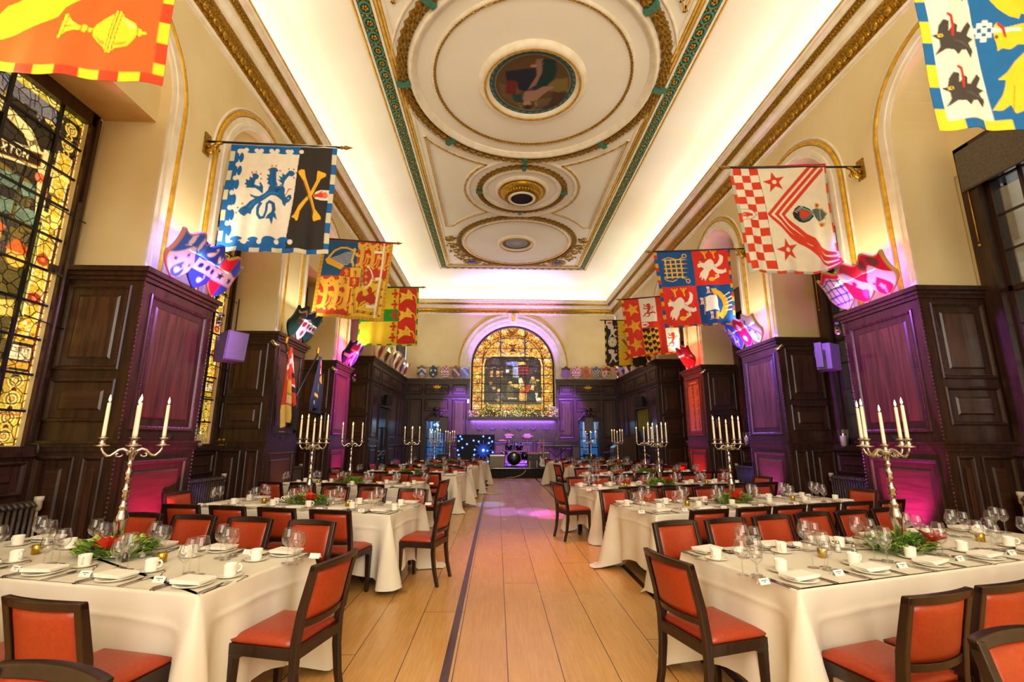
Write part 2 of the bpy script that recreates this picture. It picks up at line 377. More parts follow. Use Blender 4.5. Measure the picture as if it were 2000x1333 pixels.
# ---------- oak piers ----------
PANEL=[(0,0),(.0,.022),(.018,.03),(.035,.022),(.05,-.004),(.075,-.008),(.12,-.008),(.155,.012)]
def bead_line(mb,p0,p1,step=.045,r=.013,mi=2):
    p0,p1=Vector(p0),Vector(p1); n=max(2,int((p1-p0).length/step))
    for i in range(n+1):
        c=p0.lerp(p1,i/n)
        mb.add([c+Vector(q)*r for q in ((1,0,0),(-1,0,0),(0,1,0),(0,-1,0),(0,0,1.3),(0,0,-1.3))],[(0,2,4),(2,1,4),(1,3,4),(3,0,4),(2,0,5),(1,2,5),(3,1,5),(0,3,5)],mi)
def pier(x,xn,y0,y1,zt,idx,label,front=True):
    s=1 if xn<x else -1      # s = direction into the room
    mb=MB(); g=.0
    mb.box(x,xn,y0,y1,0,zt-.12)
    # plinth, rails, cap
    def ledge(z0,z1,o): mb.box(x+s*o,xn,y0-o,y1+o,z0,z1)
    ledge(0,.16,.03); ledge(.16,.19,.018)
    ledge(1.46,1.50,.035); ledge(1.50,1.53,.06); ledge(1.41,1.46,.02)
    ledge(zt-.16,zt-.11,.03); ledge(zt-.11,zt-.06,.055); ledge(zt-.06,zt,.09)
    N=(s,0,0)
    U=(0,1,0) if s<0 else (0,-1,0)
    w=y1-y0
    def fp(a,b,z0,z1,mi,e=.0):
        O=(x+s*.001, (y0+a) if s<0 else (y1-a), z0)
        mb.rings(O,U,(0,0,1),N,b-a,z1-z0,PANEL,0,True,mi)
    fp(.13,w-.13,.30,1.30,3); fp(.12,w-.12,1.66,zt-.28,1)
    # enriched inner moulding on the big panel
    for (a,b,c,d) in ((.165,1.7,w-.165,1.7),(.165,zt-.32,w-.165,zt-.32),(.165,1.7,.165,zt-.32),(w-.165,1.7,w-.165,zt-.32)):
        bead_line(mb,(x+s*.03,y0+a,b),(x+s*.03,y0+c,d),.03,.009)
    for yy in (y0,y1): bead_line(mb,(x+s*.004,yy,.2),(x+s*.004,yy,zt-.17),.05,.016)
    # returns facing along the hall
    d=abs(xn-x)
    for yy,ny in ((y0,-1),(y1,1)):
        UU=(1,0,0) if ny<0 else (-1,0,0)
        def sp(a,b,z0,z1,mi):
            # a,b measured from the room edge inward to the window
            xa,xb=x-s*a,x-s*b
            xo=min(xa,xb) if ny<0 else max(xa,xb)
            mb.rings((xo,yy+ny*.001,z0),UU,(0,0,1),(0,ny,0),abs(b-a),z1-z0,PANEL,0,True,mi)
        sp(.12,d-.05,2.34,zt-.22,1); sp(.12,d-.05,1.74,2.24,3)
        sp(.10,.34,.25,1.36,1); sp(.42,d-.05,.25,1.36,3)
        for (a,z,b,z2) in ((.16,2.39,d-.09,2.39),(.16,zt-.27,d-.09,zt-.27),(.16,2.39,.16,zt-.27),(d-.09,2.39,d-.09,zt-.27)):
            bead_line(mb,(x-s*a,yy+ny*.03,z),(x-s*b,yy+ny*.03,z2),.03,.008)
    o=mb.build('trim_%d'%idx,[M['oak'],M['oakp'],M['bead'],M['oakh']]); return struct(o,label)
k=30
pier_objs={}
for i,(a,b) in enumerate(PL): pier_objs['L',i]=pier(XL,NL,a,b,3.6,k,'dark oak panelled pier, %s along the stained glass wall'%ORD[i]); k+=1
for i,(a,b) in enumerate(PR): pier_objs['R',i]=pier(XR,NR,a,b,3.6,k,'dark oak panelled pier, %s along the sash window wall'%ORD[i]); k+=1

# ---------- taller panelling near the stage ----------
def panels_run(mb,x,s,ys,zt,doors=()):
    for (a,b) in ys:
        U=(0,1,0) if s<0 else (0,-1,0)
        for z0,z1,mi in ((.28,1.34,3),(1.62,zt-.92,1),(zt-.78,zt-.30,3)):
            if (a,b) in doors and z0<2: continue
            O=(x+s*.001,a if s<0 else b,z0); mb.rings(O,U,(0,0,1),(s,0,0),b-a,z1-z0,PANEL,0,True,mi)
def far_side(x,xn,y0,idx,label,ys,door):
    s=1 if xn<x else -1; zt=4.38; mb=MB()
    da,db=door
    for a,b,z0,z1 in ((y0,da,0,zt-.12),(da,db,2.75,zt-.12),(db,YB,0,zt-.12)): mb.box(x,xn,a,b,z0,z1)
    mb.box(x-s*.35,x-s*.4,da,db,0,2.75)
    for z0,z1,o in ((zt-.16,zt-.11,.03),(zt-.11,zt-.06,.055),(zt-.06,zt,.09),(zt-.86,zt-.83,.03),(zt-.83,zt-.80,.05)):
        mb.box(x+s*o,xn,y0-o,YB,z0,z1)
    for z0,z1,o in ((0,.16,.03),(1.46,1.50,.035),(1.50,1.53,.06)):
        mb.box(x+s*o,xn,y0-o,da-.05,z0,z1); mb.box(x+s*o,xn,db+.05,YB,z0,z1)
    panels_run(mb,x,s,ys,zt,[])
    O=(x+s*.001,da+.1 if s<0 else db-.1,zt-.78); mb.rings(O,(0,1,0) if s<0 else (0,-1,0),(0,0,1),(s,0,0),db-da-.2,.48,PANEL,0,True,3)
    O=(x+s*.001,da+.1 if s<0 else db-.1,2.85); mb.rings(O,(0,1,0) if s<0 else (0,-1,0),(0,0,1),(s,0,0),db-da-.2,.6,PANEL,0,True,1)
    # door surround
    for yy in (da-.1,db): mb.box(x+s*.04,x,yy,yy+.1,0,2.85)
    mb.box(x+s*.07,x,da-.16,db+.16,2.75,2.87)
    # end return facing the entrance
    d=abs(xn-x); xo=min(x,xn)
    for z0,z1,mi in ((.25,1.36,3),(1.62,2.35,3),(2.45,zt-.92,1),(zt-.78,zt-.25,3)):
        mb.rings((xo+.1,y0-.001,z0),(1,0,0),(0,0,1),(0,-1,0),d-.2,z1-z0,PANEL,0,True,mi)
    bead_line(mb,(x+s*.004,y0,.2),(x+s*.004,y0,zt-.17),.05,.016)
    return struct(mb.build('trim_%d'%idx,[M['oak'],M['oakp'],M['bead'],M['oakh']]),label)
far_side(XL,NL,16.15,40,'tall dark oak panelling beside the stage, stained glass side',[(16.3,17.2),(19.1,20.3),(20.45,21.0),(21.1,22.0)],(17.4,18.9))
far_side(XR,NR,16.4,41,'tall dark oak panelling beside the stage, sash window side',[(16.55,17.3),(19.3,20.3),(20.45,21.0),(21.1,22.0)],(17.6,19.1))

# ---------- back wall ----------
ZB=4.38; BX0,BX1=-1.30,2.81; BC=.755; BRr=2.05; BSP=5.05
mb=MB(); A=[(BC+BRr*cos(PI-PI*i/40),BSP+BRr*sin(PI*i/40)) for i in range(41)]
Yw=YB+.12
for x0_,x1_,ca_,cb_ in ((WL,BC-BRr,-3.26,-2.40),(BC+BRr,WR,3.88,4.76)):
    for a_,b_,c_,d_ in ((x0_,ca_,0,ZC),(ca_,cb_,2.42,ZC),(ca_,cb_,0,.4),(cb_,x1_,0,ZC)): mb.add([(a_,Yw,c_),(b_,Yw,c_),(b_,Yw,d_),(a_,Yw,d_)],[(0,1,2,3)])
vs=[];fs=[]
for (xx,zz) in A: vs+= [(xx,Yw,zz),(xx,Yw,ZC)]
for i in range(40): fs.append((2*i,2*i+2,2*i+3,2*i+1))
mb.add(vs,fs); vs=[];fs=[]
path=[(BC-BRr,2.0)]+A+[(BC+BRr,2.0)]
for (xx,zz) in path: vs+= [(xx,Yw,zz),(xx,Yw+.42,zz)]
for i in range(len(path)-1): fs.append((2*i,2*i+2,2*i+3,2*i+1))
mb.add(vs,fs); mb.add([(BC-BRr,Yw,0),(BC+BRr,Yw,0),(BC+BRr,Yw,2.3),(BC-BRr,Yw,2.3)],[(0,1,2,3)])
struct(mb.build('wall_back',M['plaster']),'cream end wall behind the stage with arched window')
# architrave and keystone of the end window
mb=MB(); path=[]; N=Vector((0,-1,0)); rr=BRr+.08
for z in (ZB,BSP): path.append((Vector((BC-rr,Yw-.002,z)),Vector((-1,0,0)),N))
for i in range(1,48):
    a=PI-PI*i/48; path.append((Vector((BC+rr*cos(a),Yw-.002,BSP+rr*sin(a))),Vector((cos(a),0,sin(a))),N))
for z in (BSP,ZB): path.append((Vector((BC+rr,Yw-.002,z)),Vector((1,0,0)),N))
sweep(mb,path,[(-.08,0),(-.08,.02),(0,.03),(.1,.03),(.12,.06),(.2,.06),(.22,.035),(.42,.035),(.43,0)],0)
sweep(mb,path,[(.5+.03*cos(t),.035*sin(t)) for t in [PI-PI*k/6 for k in range(7)]],1,sm=True)
mb.hexa([(BC-.16,Yw-.14,7.18),(BC+.16,Yw-.14,7.18),(BC+.16,Yw,7.18),(BC-.16,Yw,7.18)],[(BC-.24,Yw-.2,7.62),(BC+.24,Yw-.2,7.62),(BC+.24,Yw,7.62),(BC-.24,Yw,7.62)],0)
mb.hexa([(BC-.07,Yw-.16,7.22),(BC+.07,Yw-.16,7.22),(BC+.07,Yw-.12,7.22),(BC-.07,Yw-.12,7.22)],[(BC-.10,Yw-.23,7.5),(BC+.10,Yw-.23,7.5),(BC+.10,Yw-.12,7.5),(BC-.10,Yw-.12,7.5)],1)
struct(mb.build('trim_%d'%tn,[M['mould'],M['goldp']]),'cream arch moulding and keystone round the end window'); tn+=1

def back_panelling(x0,x1,cols,cab,idx,label):
    y=YB; mb=MB(); zt=ZB; ca,cb=cab
    for a,b,z0,z1 in ((x0,ca,0,zt-.12),(ca,cb,2.42,zt-.12),(ca,cb,0,.42),(cb,x1,0,zt-.12)): mb.box(a,b,y-.001,y+.12,z0,z1)
    for z0,z1,o in ((zt-.16,zt-.11,.03),(zt-.11,zt-.06,.055),(zt-.06,zt,.09),(zt-.86,zt-.83,.03),(zt-.83,zt-.80,.05)): mb.box(x0-.02,x1+.02,y-o,y+.12,z0,z1)
    for z0,z1,o in ((0,.16,.03),(1.42,1.46,.035),(1.46,1.49,.06)):
        mb.box(x0-.02,ca-.1,y-o,y,z0,z1); mb.box(cb+.1,x1+.02,y-o,y,z0,z1)
    for (a,b) in cols:
        cabc=a<(ca+cb)/2<b
        for z0,z1,mi in ((.3,1.3,3),(1.62,zt-.95,1),(zt-.75,zt-.27,3)):
            if cabc and z0<1.7:
                if z0>1: mb.rings((a,y-.002,2.85),(1,0,0),(0,0,1),(0,-1,0),b-a,zt-.95-2.85,PANEL,0,True,1)
                continue
            mb.rings((a,y-.002,z0),(1,0,0),(0,0,1),(0,-1,0),b-a,z1-z0,PANEL,0,True,mi)
            bead_line(mb,(a+.05,y-.03,z0+.04),(a+.05,y-.03,z1-.04),.05,.012); bead_line(mb,(b-.05,y-.03,z0+.04),(b-.05,y-.03,z1-.04),.05,.012)
    # swan-neck pediment over the cabinet
    cx=(ca+cb)/2; hw=(cb-ca)/2+.08
    mb.box(cx-hw,cx+hw,y-.12,y,2.38,2.44)
    for sg in (-1,1):
        pts=[]
        for i in range(15):
            t=i/14; pts.append((cx+sg*(hw-t*(hw-.16)),y-.1,2.46+.30*(.5-.5*cos(PI*t))))
        for i in range(18):
            a=PI/2+ 2.6*PI*i/17*1.0; rr=.085*(1-i/22); pts.append((cx+sg*(.20-rr*cos(a)*1.0+.0),y-.1,2.70+rr*sin(a)))
        mb.tube(pts,.04,8,0)
    mb.lathe([(.0,0),(.07,.0),(.05,.04),(.09,.1),(.1,.16),(.06,.2),(.03,.24),(.05,.27),(0,.31)],12,0,(cx,y-.1,2.6))
    mb.sphere((cx,y-.08,2.95),.16,10,6,0,(1,.5,.55))
    # carved frieze scrolls and gilded crown
    R2=random.Random(idx)
    zc=zt-.51
    for sg in (-1,1):
        for q in range(5):
            px=cx+sg*(.16+.15*q); rr=.085-.006*q
            mb.tube([(px+sg*rr*(1-j/16)*cos(j*.62),y-.03,zc+rr*(1-j/16)*sin(j*.62)*(1 if q%2 else -1)) for j in range(15)],[.020]*15,6,2)
            for e in range(3): mb.sphere((px+R2.uniform(-.07,.07),y-.025,zc+R2.uniform(-.15,.15)),.035,6,4,2,(1,.5,.6))
    cr=[(-.14,.0),(.14,0),(.19,.14),(.10,.07),(.06,.18),(.0,.08),(-.06,.18),(-.10,.07),(-.19,.14)]
    mb.prism(cr,lambda a,b:(cx+a,y-.075,zc+.05+b),lambda a,b:(cx+a,y-.04,zc+.05+b),4)
    return struct(mb.build('trim_%d'%idx,[M['oak'],M['oakp'],M['bead'],M['oakh'],M['gold']]),label)
CABL=(-3.26,-2.40); CABR=(3.88,4.76)
back_panelling(XL,BX0,[(-4.2,-3.5),(-3.4,-2.28),(-2.12,-1.42)],CABL,42,'dark oak panelling of the end wall, stained glass side of the stage')
back_panelling(BX1,XR,[(2.92,3.62),(3.74,4.86),(4.98,5.62)],CABR,43,'dark oak panelling of the end wall, sash window side of the stage')
# panelled overmantel below the end window, with shelf
mb=MB(); mb.box(BX0,BX1,YB-.04,YB+.1,0,2.5); mb.box(BX0-.05,BX1+.05,YB-.30,YB+.5,2.52,2.60); mb.box(BX0-.02,BX1+.02,YB-.2,YB,2.44,2.52)
for i in range(4): mb.rings((BX0+.1+i*1.0,YB-.041,.45),(1,0,0),(0,0,1),(0,-1,0),.9,1.0,PANEL,0,True,3)
mb.box(BX0,BX1,YB-.08,YB,1.5,1.56)
for i in range(6):
    px=BX0+.5+i*.62
    for sg in (-1,1): mb.tube([(px+sg*(.02+.12*(1-j/14)*abs(cos(j*.35))),YB-.06,2.0+.10*(1-j/14)*sin(j*.55)) for j in range(14)],.018,6,2)
    mb.sphere((px,YB-.05,2.02),.05,8,5,2)
struct(mb.build('trim_44',[M['oak'],M['oakp'],M['bead'],M['oakh']]),'carved oak panelling and shelf below the end window')

# ---------- dado and sills below the side windows ----------
k=50
def dado(x,xn,a,b,idx,label):
    s=1 if xn<x else -1; mb=MB()
    xf=xn+s*.06
    mb.box(xn-s*.1,xf,a,b,0,1.36); mb.box(xn-s*.22,xf+s*.05,a,b,1.36,1.41); mb.box(xn,xf+s*.02,a,b,0,.14)
    w=b-a; U=(0,1,0) if s<0 else (0,-1,0)
    mb.rings((xf+s*.001,a+.1 if s<0 else b-.1,.95),U,(0,0,1),(s,0,0),w-.2,.36,PANEL,0,True,3)
    mb.rings((xf+s*.001,a+.1 if s<0 else b-.1,.2),U,(0,0,1),(s,0,0),w-.2,.66,PANEL,0,True,3)
    return struct(mb.build('trim_%d'%idx,[M['oak'],M['oakp'],M['bead'],M['oakh']]),label)
for i,c in enumerate(NCL):
    a=PL[i][1]; b=PL[i+1][0] if i<3 else 16.15
    dado(XL,NL,a,b,k,'oak dado under the %s stained glass window'%ORD[i]); k+=1
for i,c in enumerate(NCR):
    a=PR[i][1]; b=PR[i+1][0] if i<3 else 16.4
    dado(XR,NR,a,b,k,'oak dado under the %s sash window'%ORD[i]); k+=1

# ---------- cornice, cove, flat ceiling ----------
def rectloft(mb,prof,mi,sm=False):
    vs=[];fs=[];n=4
    for d,z in prof:
        vs+= [(WL+d,YF+d,z),(WR-d,YF+d,z),(WR-d,YB+.12-d,z),(WL+d,YB+.12-d,z)]
    for k in range(len(prof)-1):
        for i in range(4):
            j=(i+1)%4; fs.append((k*4+i,k*4+j,(k+1)*4+j,(k+1)*4+i))
    mb.add(vs,fs,mi,sm)
mb=MB()
rectloft(mb,[(-.02,7.56),(.03,7.56),(.03,7.6),(.06,7.63)],0)
rectloft(mb,[(.06,7.63),(.07,7.63),(.20,7.80),(.21,7.84)],1)
rectloft(mb,[(.21,7.84),(.24,7.84),(.24,7.9),(.30,7.93),(.33,7.93),(.34,7.98)],0)
rectloft(mb,[(.34,7.98),(.36,7.985),(.42,8.05),(.43,8.06)],1)
rectloft(mb,[(.43,8.06),(.45,8.06),(.47,8.13),(.50,8.14),(.53,8.16)],0)
rectloft(mb,[(.53,8.16),(.54,8.17),(.54,8.20),(.53,8.21)],2)
rectloft(mb,[(.53,8.21),(.50,8.21),(.50,8.10),(.02,8.10)],0)
# egg-and-leaf enrichment
def along(fn,d,step):
    x0,x1,y0,y1=WL+d,WR-d,YF+d,YB+.12-d
    for (p,q,nx) in (((x0,2.2),(x0,y1),(1,0)),((x1,2.2),(x1,y1),(-1,0)),((x0,y1),(x1,y1),(0,-1))):
        L=math.hypot(q[0]-p[0],q[1]-p[1]); n=int(L/step)
        for i in range(n): t=(i+.5)/n; fn(p[0]+(q[0]-p[0])*t,p[1]+(q[1]-p[1])*t,nx,i)
def egg(x,y,n,i):
    tx,ty=-n[1],n[0]
    if i%2==0: mb.sphere((x,y,7.715),.075,8,6,1,(.62+.45*abs(tx),.62+.45*abs(ty),1.05))
    else:
        for e in (-1,0,1): mb.sphere((x+tx*e*.035,y+ty*e*.035,7.70+.02*abs(e)),.04,6,4,1,(.8,.8,1.6))
along(egg,.13,.125)
along(lambda x,y,n,i: mb.sphere((x,y,8.02),.026,5,4,3),.385,.055)
M['gild2']=mat('cornice gilding',hx('C79A2A'),hx('7A5A14'),scale=40,rough=.35,metal=.75,bump=.4)
struct(mb.build('trim_60',[M['mould'],M['gild2'],M['goldp'],M['dgold']]),'gilded egg and leaf cornice round the hall')
ZF=9.35; DI=1.72
cv=[(.02,8.10)]+[(.42-.40*cos(PI/2*0)+0,8.10)]
cv=[(.03,8.10)]
for i in range(1,17):
    a=PI/2*i/16; cv.append((.03+(DI-.03)*(1-cos(a)),8.10+(ZF-8.10)*sin(a)))
mb=MB(); rectloft(mb,cv,0,True)
d=DI; mb.add([(WL+d,YF+d,ZF),(WR-d,YF+d,ZF),(WR-d,YB+.12-d,ZF),(WL+d,YB+.12-d,ZF)],[(0,3,2,1)])
struct(mb.build('ceiling',M['ceil']),'coved white plaster ceiling')
# flat-ceiling enrichment (profiles hang below ZF)
CXc=.735; YC=9.05
def circ_sweep(mb,cx,cy,r,prof,mi,n=96,sm=True,a0=0,a1=2*PI):
    full=abs(a1-a0)>6.28; path=[]
    m=n if full else n+1
    for i in range(m):
        a=a0+(a1-a0)*i/n; path.append((Vector((cx+r*cos(a),cy+r*sin(a),ZF)),Vector((cos(a),sin(a),0)),Vector((0,0,-1))))
    sweep(mb,path,prof,mi,full,sm)
def rope(mb,cx,cy,r,w,k,mi,n=320,h=None):
    # laurel garland: bumpy roll
    h=h or w
    vs=[];fs=[];m=10
    for i in range(n):
        a=2*PI*i/n
        for j in range(m):
            t=PI*j/(m-1); q=1+.28*sin(k*a+ (2.2 if j%2 else 0))
            vs.append((cx+(r-cos(t)*w*q)*cos(a),cy+(r-cos(t)*w*q)*sin(a),ZF-sin(t)*h*q))
    for i in range(n):
        j2=(i+1)%n
        for j in range(m-1): fs.append((i*m+j,j2*m+j,j2*m+j+1,i*m+j+1))
    mb.add(vs,fs,mi,False)
def rline(mb,pts,w,h,mi):
    # raised flat strip following points
    for p,q in zip(pts,pts[1:]):
        p,q=Vector((*p,ZF)),Vector((*q,ZF)); t=(q-p); L=t.length
        if L<1e-6: continue
        t.normalize(); o=Vector((-t.y,t.x,0))
        mb.obox((p+q)/2-Vector((0,0,h/2)),(t,o,Vector((0,0,1))),L/2+w*.2,w/2,h/2,mi)
MT=[M['mould'],M['goldp'],M['dgold'],M['green'],M['gild2']]
BIG=[(YC,2.98)]; 
mb=MB()
for cy in (9.05,):
    circ_sweep(mb,CXc,cy,3.05,[(-.02,0),(0,.03),(.03,.03),(.05,0)],0)
    rope(mb,CXc,cy,2.86,.10,75,2,600,.09)
    circ_sweep(mb,CXc,cy,2.66,[(-.12,0),(-.11,.05),(-.05,.06),(-.04,.1),(.04,.1),(.05,.05),(.07,.05),(.08,0)],0)
    circ_sweep(mb,CXc,cy,2.20,[(-.05,0),(-.04,.03),(0,.035),(.04,.03),(.05,0)],0)
    rope(mb,CXc,cy,2.17,.032,150,4,640,.04)
    for i in range(8):
        a=PI/8+2*PI*i/8+PI/8
        mb.obox((CXc+2.86*cos(a),cy+2.86*sin(a),ZF-.06),(Vector((cos(a),sin(a),0)),Vector((-sin(a),cos(a),0)),Vector((0,0,1))),.14,.06,.07,3)
    # picture roundel frame
    circ_sweep(mb,CXc,cy,1.09,[(-.13,.02),(-.11,.07),(-.06,.09),(.0,.12),(.06,.1),(.10,.05),(.12,0)],0)
    circ_sweep(mb,CXc,cy,1.03,[(.0,.11),(.03,.135),(.06,.115)],1)
struct(mb.build('trim_61',MT),'great gilded ceiling ring round the painted roundel')
for cy,idx in ((13.63,62),(4.47,65)):
    mb=MB()
    circ_sweep(mb,CXc,cy,1.78,[(-.14,0),(-.12,.05),(-.04,.06),(-.02,.03),(0,0)],0)
    rope(mb,CXc,cy,1.36,.075,44,2,360,.075)
    circ_sweep(mb,CXc,cy,1.20,[(-.1,0),(-.09,.05),(-.02,.07),(.05,.06),(.07,0)],0)
    circ_sweep(mb,CXc,cy,.78,[(-.12,0),(-.1,.05),(0,.08),(.06,.04),(.08,0)],0); circ_sweep(mb,CXc,cy,.74,[(-.02,.07),(0,.09),(.03,.08)],1)
    for i in range(4):
        a=PI/2*i; mb.obox((CXc+1.36*cos(a),cy+1.36*sin(a),ZF-.05),(Vector((cos(a),sin(a),0)),Vector((-sin(a),cos(a),0)),Vector((0,0,1))),.10,.05,.06,3)
    struct(mb.build('trim_%d'%idx,MT),'smaller gilded ceiling ring, %s'%('toward the stage' if cy>9 else 'toward the entrance'))
for cy,idx in ((17.72,63),(.4,66)):
    mb=MB()
    rope(mb,CXc,cy,2.32,.085,70,2,520,.08); circ_sweep(mb,CXc,cy,2.12,[(-.1,0),(-.09,.05),(-.02,.08),(.04,.07),(.06,0)],0); circ_sweep(mb,CXc,cy,2.06,[(-.02,.06),(0,.09),(.03,.08)],1)
    circ_sweep(mb,CXc,cy,.70,[(-.13,.02),(-.11,.07),(-.02,.1),(.06,.08),(.09,0)],0); circ_sweep(mb,CXc,cy,.66,[(-.03,.09),(0,.125),(.04,.09)],1)
    # acanthus scrolls in the corners
    R3=random.Random(5)
    sg2=1 if cy>9 else -1
    for sg in (-1,1):
        for q in range(4):
            px=CXc+sg*(2.62-.02*q-(.0 if q else 0)); py=cy+sg2*(-.35+.62*q); rr=.20+.035*q
            if q>=2: px-=sg*.12*(q-1)
            mb.tube([(px+sg*rr*(1-j/20)*cos(j*.55+q),py+rr*(1-j/20)*sin(j*.55+q),ZF-.03) for j in range(18)],[.038*(1-j/30) for j in range(18)],6,4)
            for e in range(5):
                a=R3.uniform(0,6.28); mb.sphere((px+rr*1.05*cos(a),py+rr*1.05*sin(a),ZF-.02),.06,6,4,4,(1,.6,.5))
        mb.sphere((CXc+sg*1.9,cy+sg2*2.05,ZF-.02),.26,10,6,5,(1.1,.8,.25)); 
        for e in range(12):
            a=2*PI*e/12; mb.sphere((CXc+sg*1.9+.33*cos(a),cy+sg2*2.05+.25*sin(a),ZF-.03),.085,6,4,4,(1,1,.5))
        for q in range(3): mb.tube([(CXc+sg*(1.35-.25*q)+.13*(1-j/14)*cos(j*.6),cy+sg2*2.33+.1*(1-j/14)*sin(j*.6),ZF-.03) for j in range(13)],.026,6,4)
    struct(mb.build('trim_%d'%idx,MT+[mat('heraldic blue',hx('2E4A8C'),hx('22396E'),scale=8)]),'gilded ceiling ring with acanthus corners, %s end'%('stage' if cy>9 else 'entrance'))
# spandrel panels between the rings
mb=MB()
for sg2 in (1,-1):
    for sg in (-1,1):
        def T(p): return (CXc+sg*(CXc-p[0]),YC+sg2*(p[1]-YC))
        pts=[(-1.95,10.98)]
        for i in range(1,9):
            a=math.atan2(1.93,-2.68)+(math.atan2(3.2,-1.12)-math.atan2(1.93,-2.68))*i/8; pts.append((CXc+3.33*cos(a),YC+3.33*sin(a)))
        for i in range(0,11):
            a0=math.atan2(-1.4,-1.1); a1=math.atan2(1.4,-1.1)-2*PI; a=a0+(a1-a0)*i/10; pts.append((CXc+1.82*cos(a),13.63+1.82*sin(a)))
        for i in range(1,7):
            a0=math.atan2(-2.69,-1.08); a1=math.atan2(-1.49,-2.33); a=a0+(a1-a0)*i/6; pts.append((CXc+2.86*cos(a),17.72+2.86*sin(a)))
        pts+= [(-1.95,16.2),(-1.95,10.98)]
        P=[T(p) for p in pts]; rline(mb,P,.09,.035,0); rline(mb,P,.03,.05,1)
        cx=sum(p[0] for p in P)/len(P); cy=sum(p[1] for p in P)/len(P)
        rline(mb,[(p[0]+(cx-p[0])*.09,p[1]+(cy-p[1])*.045) for p in P],.03,.02,0)
struct(mb.build('trim_64',MT),'raised ceiling spandrel panels edged in gold')
# guilloche border with rosettes
mb=MB()
def brect(d,w,h,mi):
    x0,x1,y0,y1=WL+d,WR-d,YF+d,YB+.12-d
    for (a,b,c,e) in ((x0,x0+w,y0,y1),(x1-w,x1,y0,y1),(x0,x1,y1-w,y1),(x0,x1,y0,y0+w)): mb.box(a,b,c,e,ZF-h,ZF-.0005,mi)
brect(1.70,.03,.05,1); brect(1.74,.05,.04,0); brect(1.80,.24,.02,3); brect(2.05,.05,.07,0); brect(2.11,.05,.04,1); brect(2.18,.04,.03,1); brect(2.23,.07,.02,0)
def ros(x,y,n,i):
    pts=[(x+.105*cos(2*PI*j/14),y+.125*sin(2*PI*j/14),ZF-.035) for j in range(14)]
    mb.tube(pts,.026,5,3,True,True)
    for j in range(5):
        a=2*PI*j/5+.3; mb.sphere((x+.042*cos(a),y+.042*sin(a),ZF-.035),.034,5,4,4,(1,1,.7))
    mb.sphere((x-n[1]*.16,y+n[0]*.16,ZF-.03),.04,6,4,4,(1,1,.6))
    for e in (-1,1): mb.sphere((x-n[1]*.16+n[0]*.085*e,y+n[0]*.16+n[1]*.085*e,ZF-.03),.035,5,4,4,(1,1,.6))
along(ros,1.925,.32)
struct(mb.build('trim_67',MT),'green and gold guilloche border of the flat ceiling')
# round grille lamp in the smaller ring
t=thing('ceiling_lamp','round black grille ceiling lamp in gilded leaf collar','lamp',(CXc,13.63,ZF-.08))
mb=MB(); prof=[(.64,.0),(.66,-.06),(.60,-.12),(.48,-.2),(.40,-.22)]
for k in range(36):
    a=2*PI*k/36; mb.sphere((.53*cos(a),.53*sin(a),-.12),.06,6,4,0,(1,1,1.5))
mb.lathe([(.70,.075),(.70,-.02),(.62,-.10),(.45,-.21),(.43,-.2)],48,0); mb.build('collar',M['gild2'],t)
mb=MB(); mb.lathe([(.44,-.2),(.42,-.24),(.36,-.24),(.35,-.2)],40,0); mb.build('rim',M['mould'],t)
mb=MB(); mb.lathe([(0,-.21),(.35,-.21),(.35,-.18),(0,-.18)],32,0)
for q in range(-6,7):
    h=math.sqrt(max(.34**2-(q*.05)**2,0)); mb.box(q*.05-.005,q*.05+.005,-h,h,-.222,-.208); mb.box(-h,h,q*.05-.005,q*.05+.005,-.222,-.208)
mb.build('grille',M['black'],t)
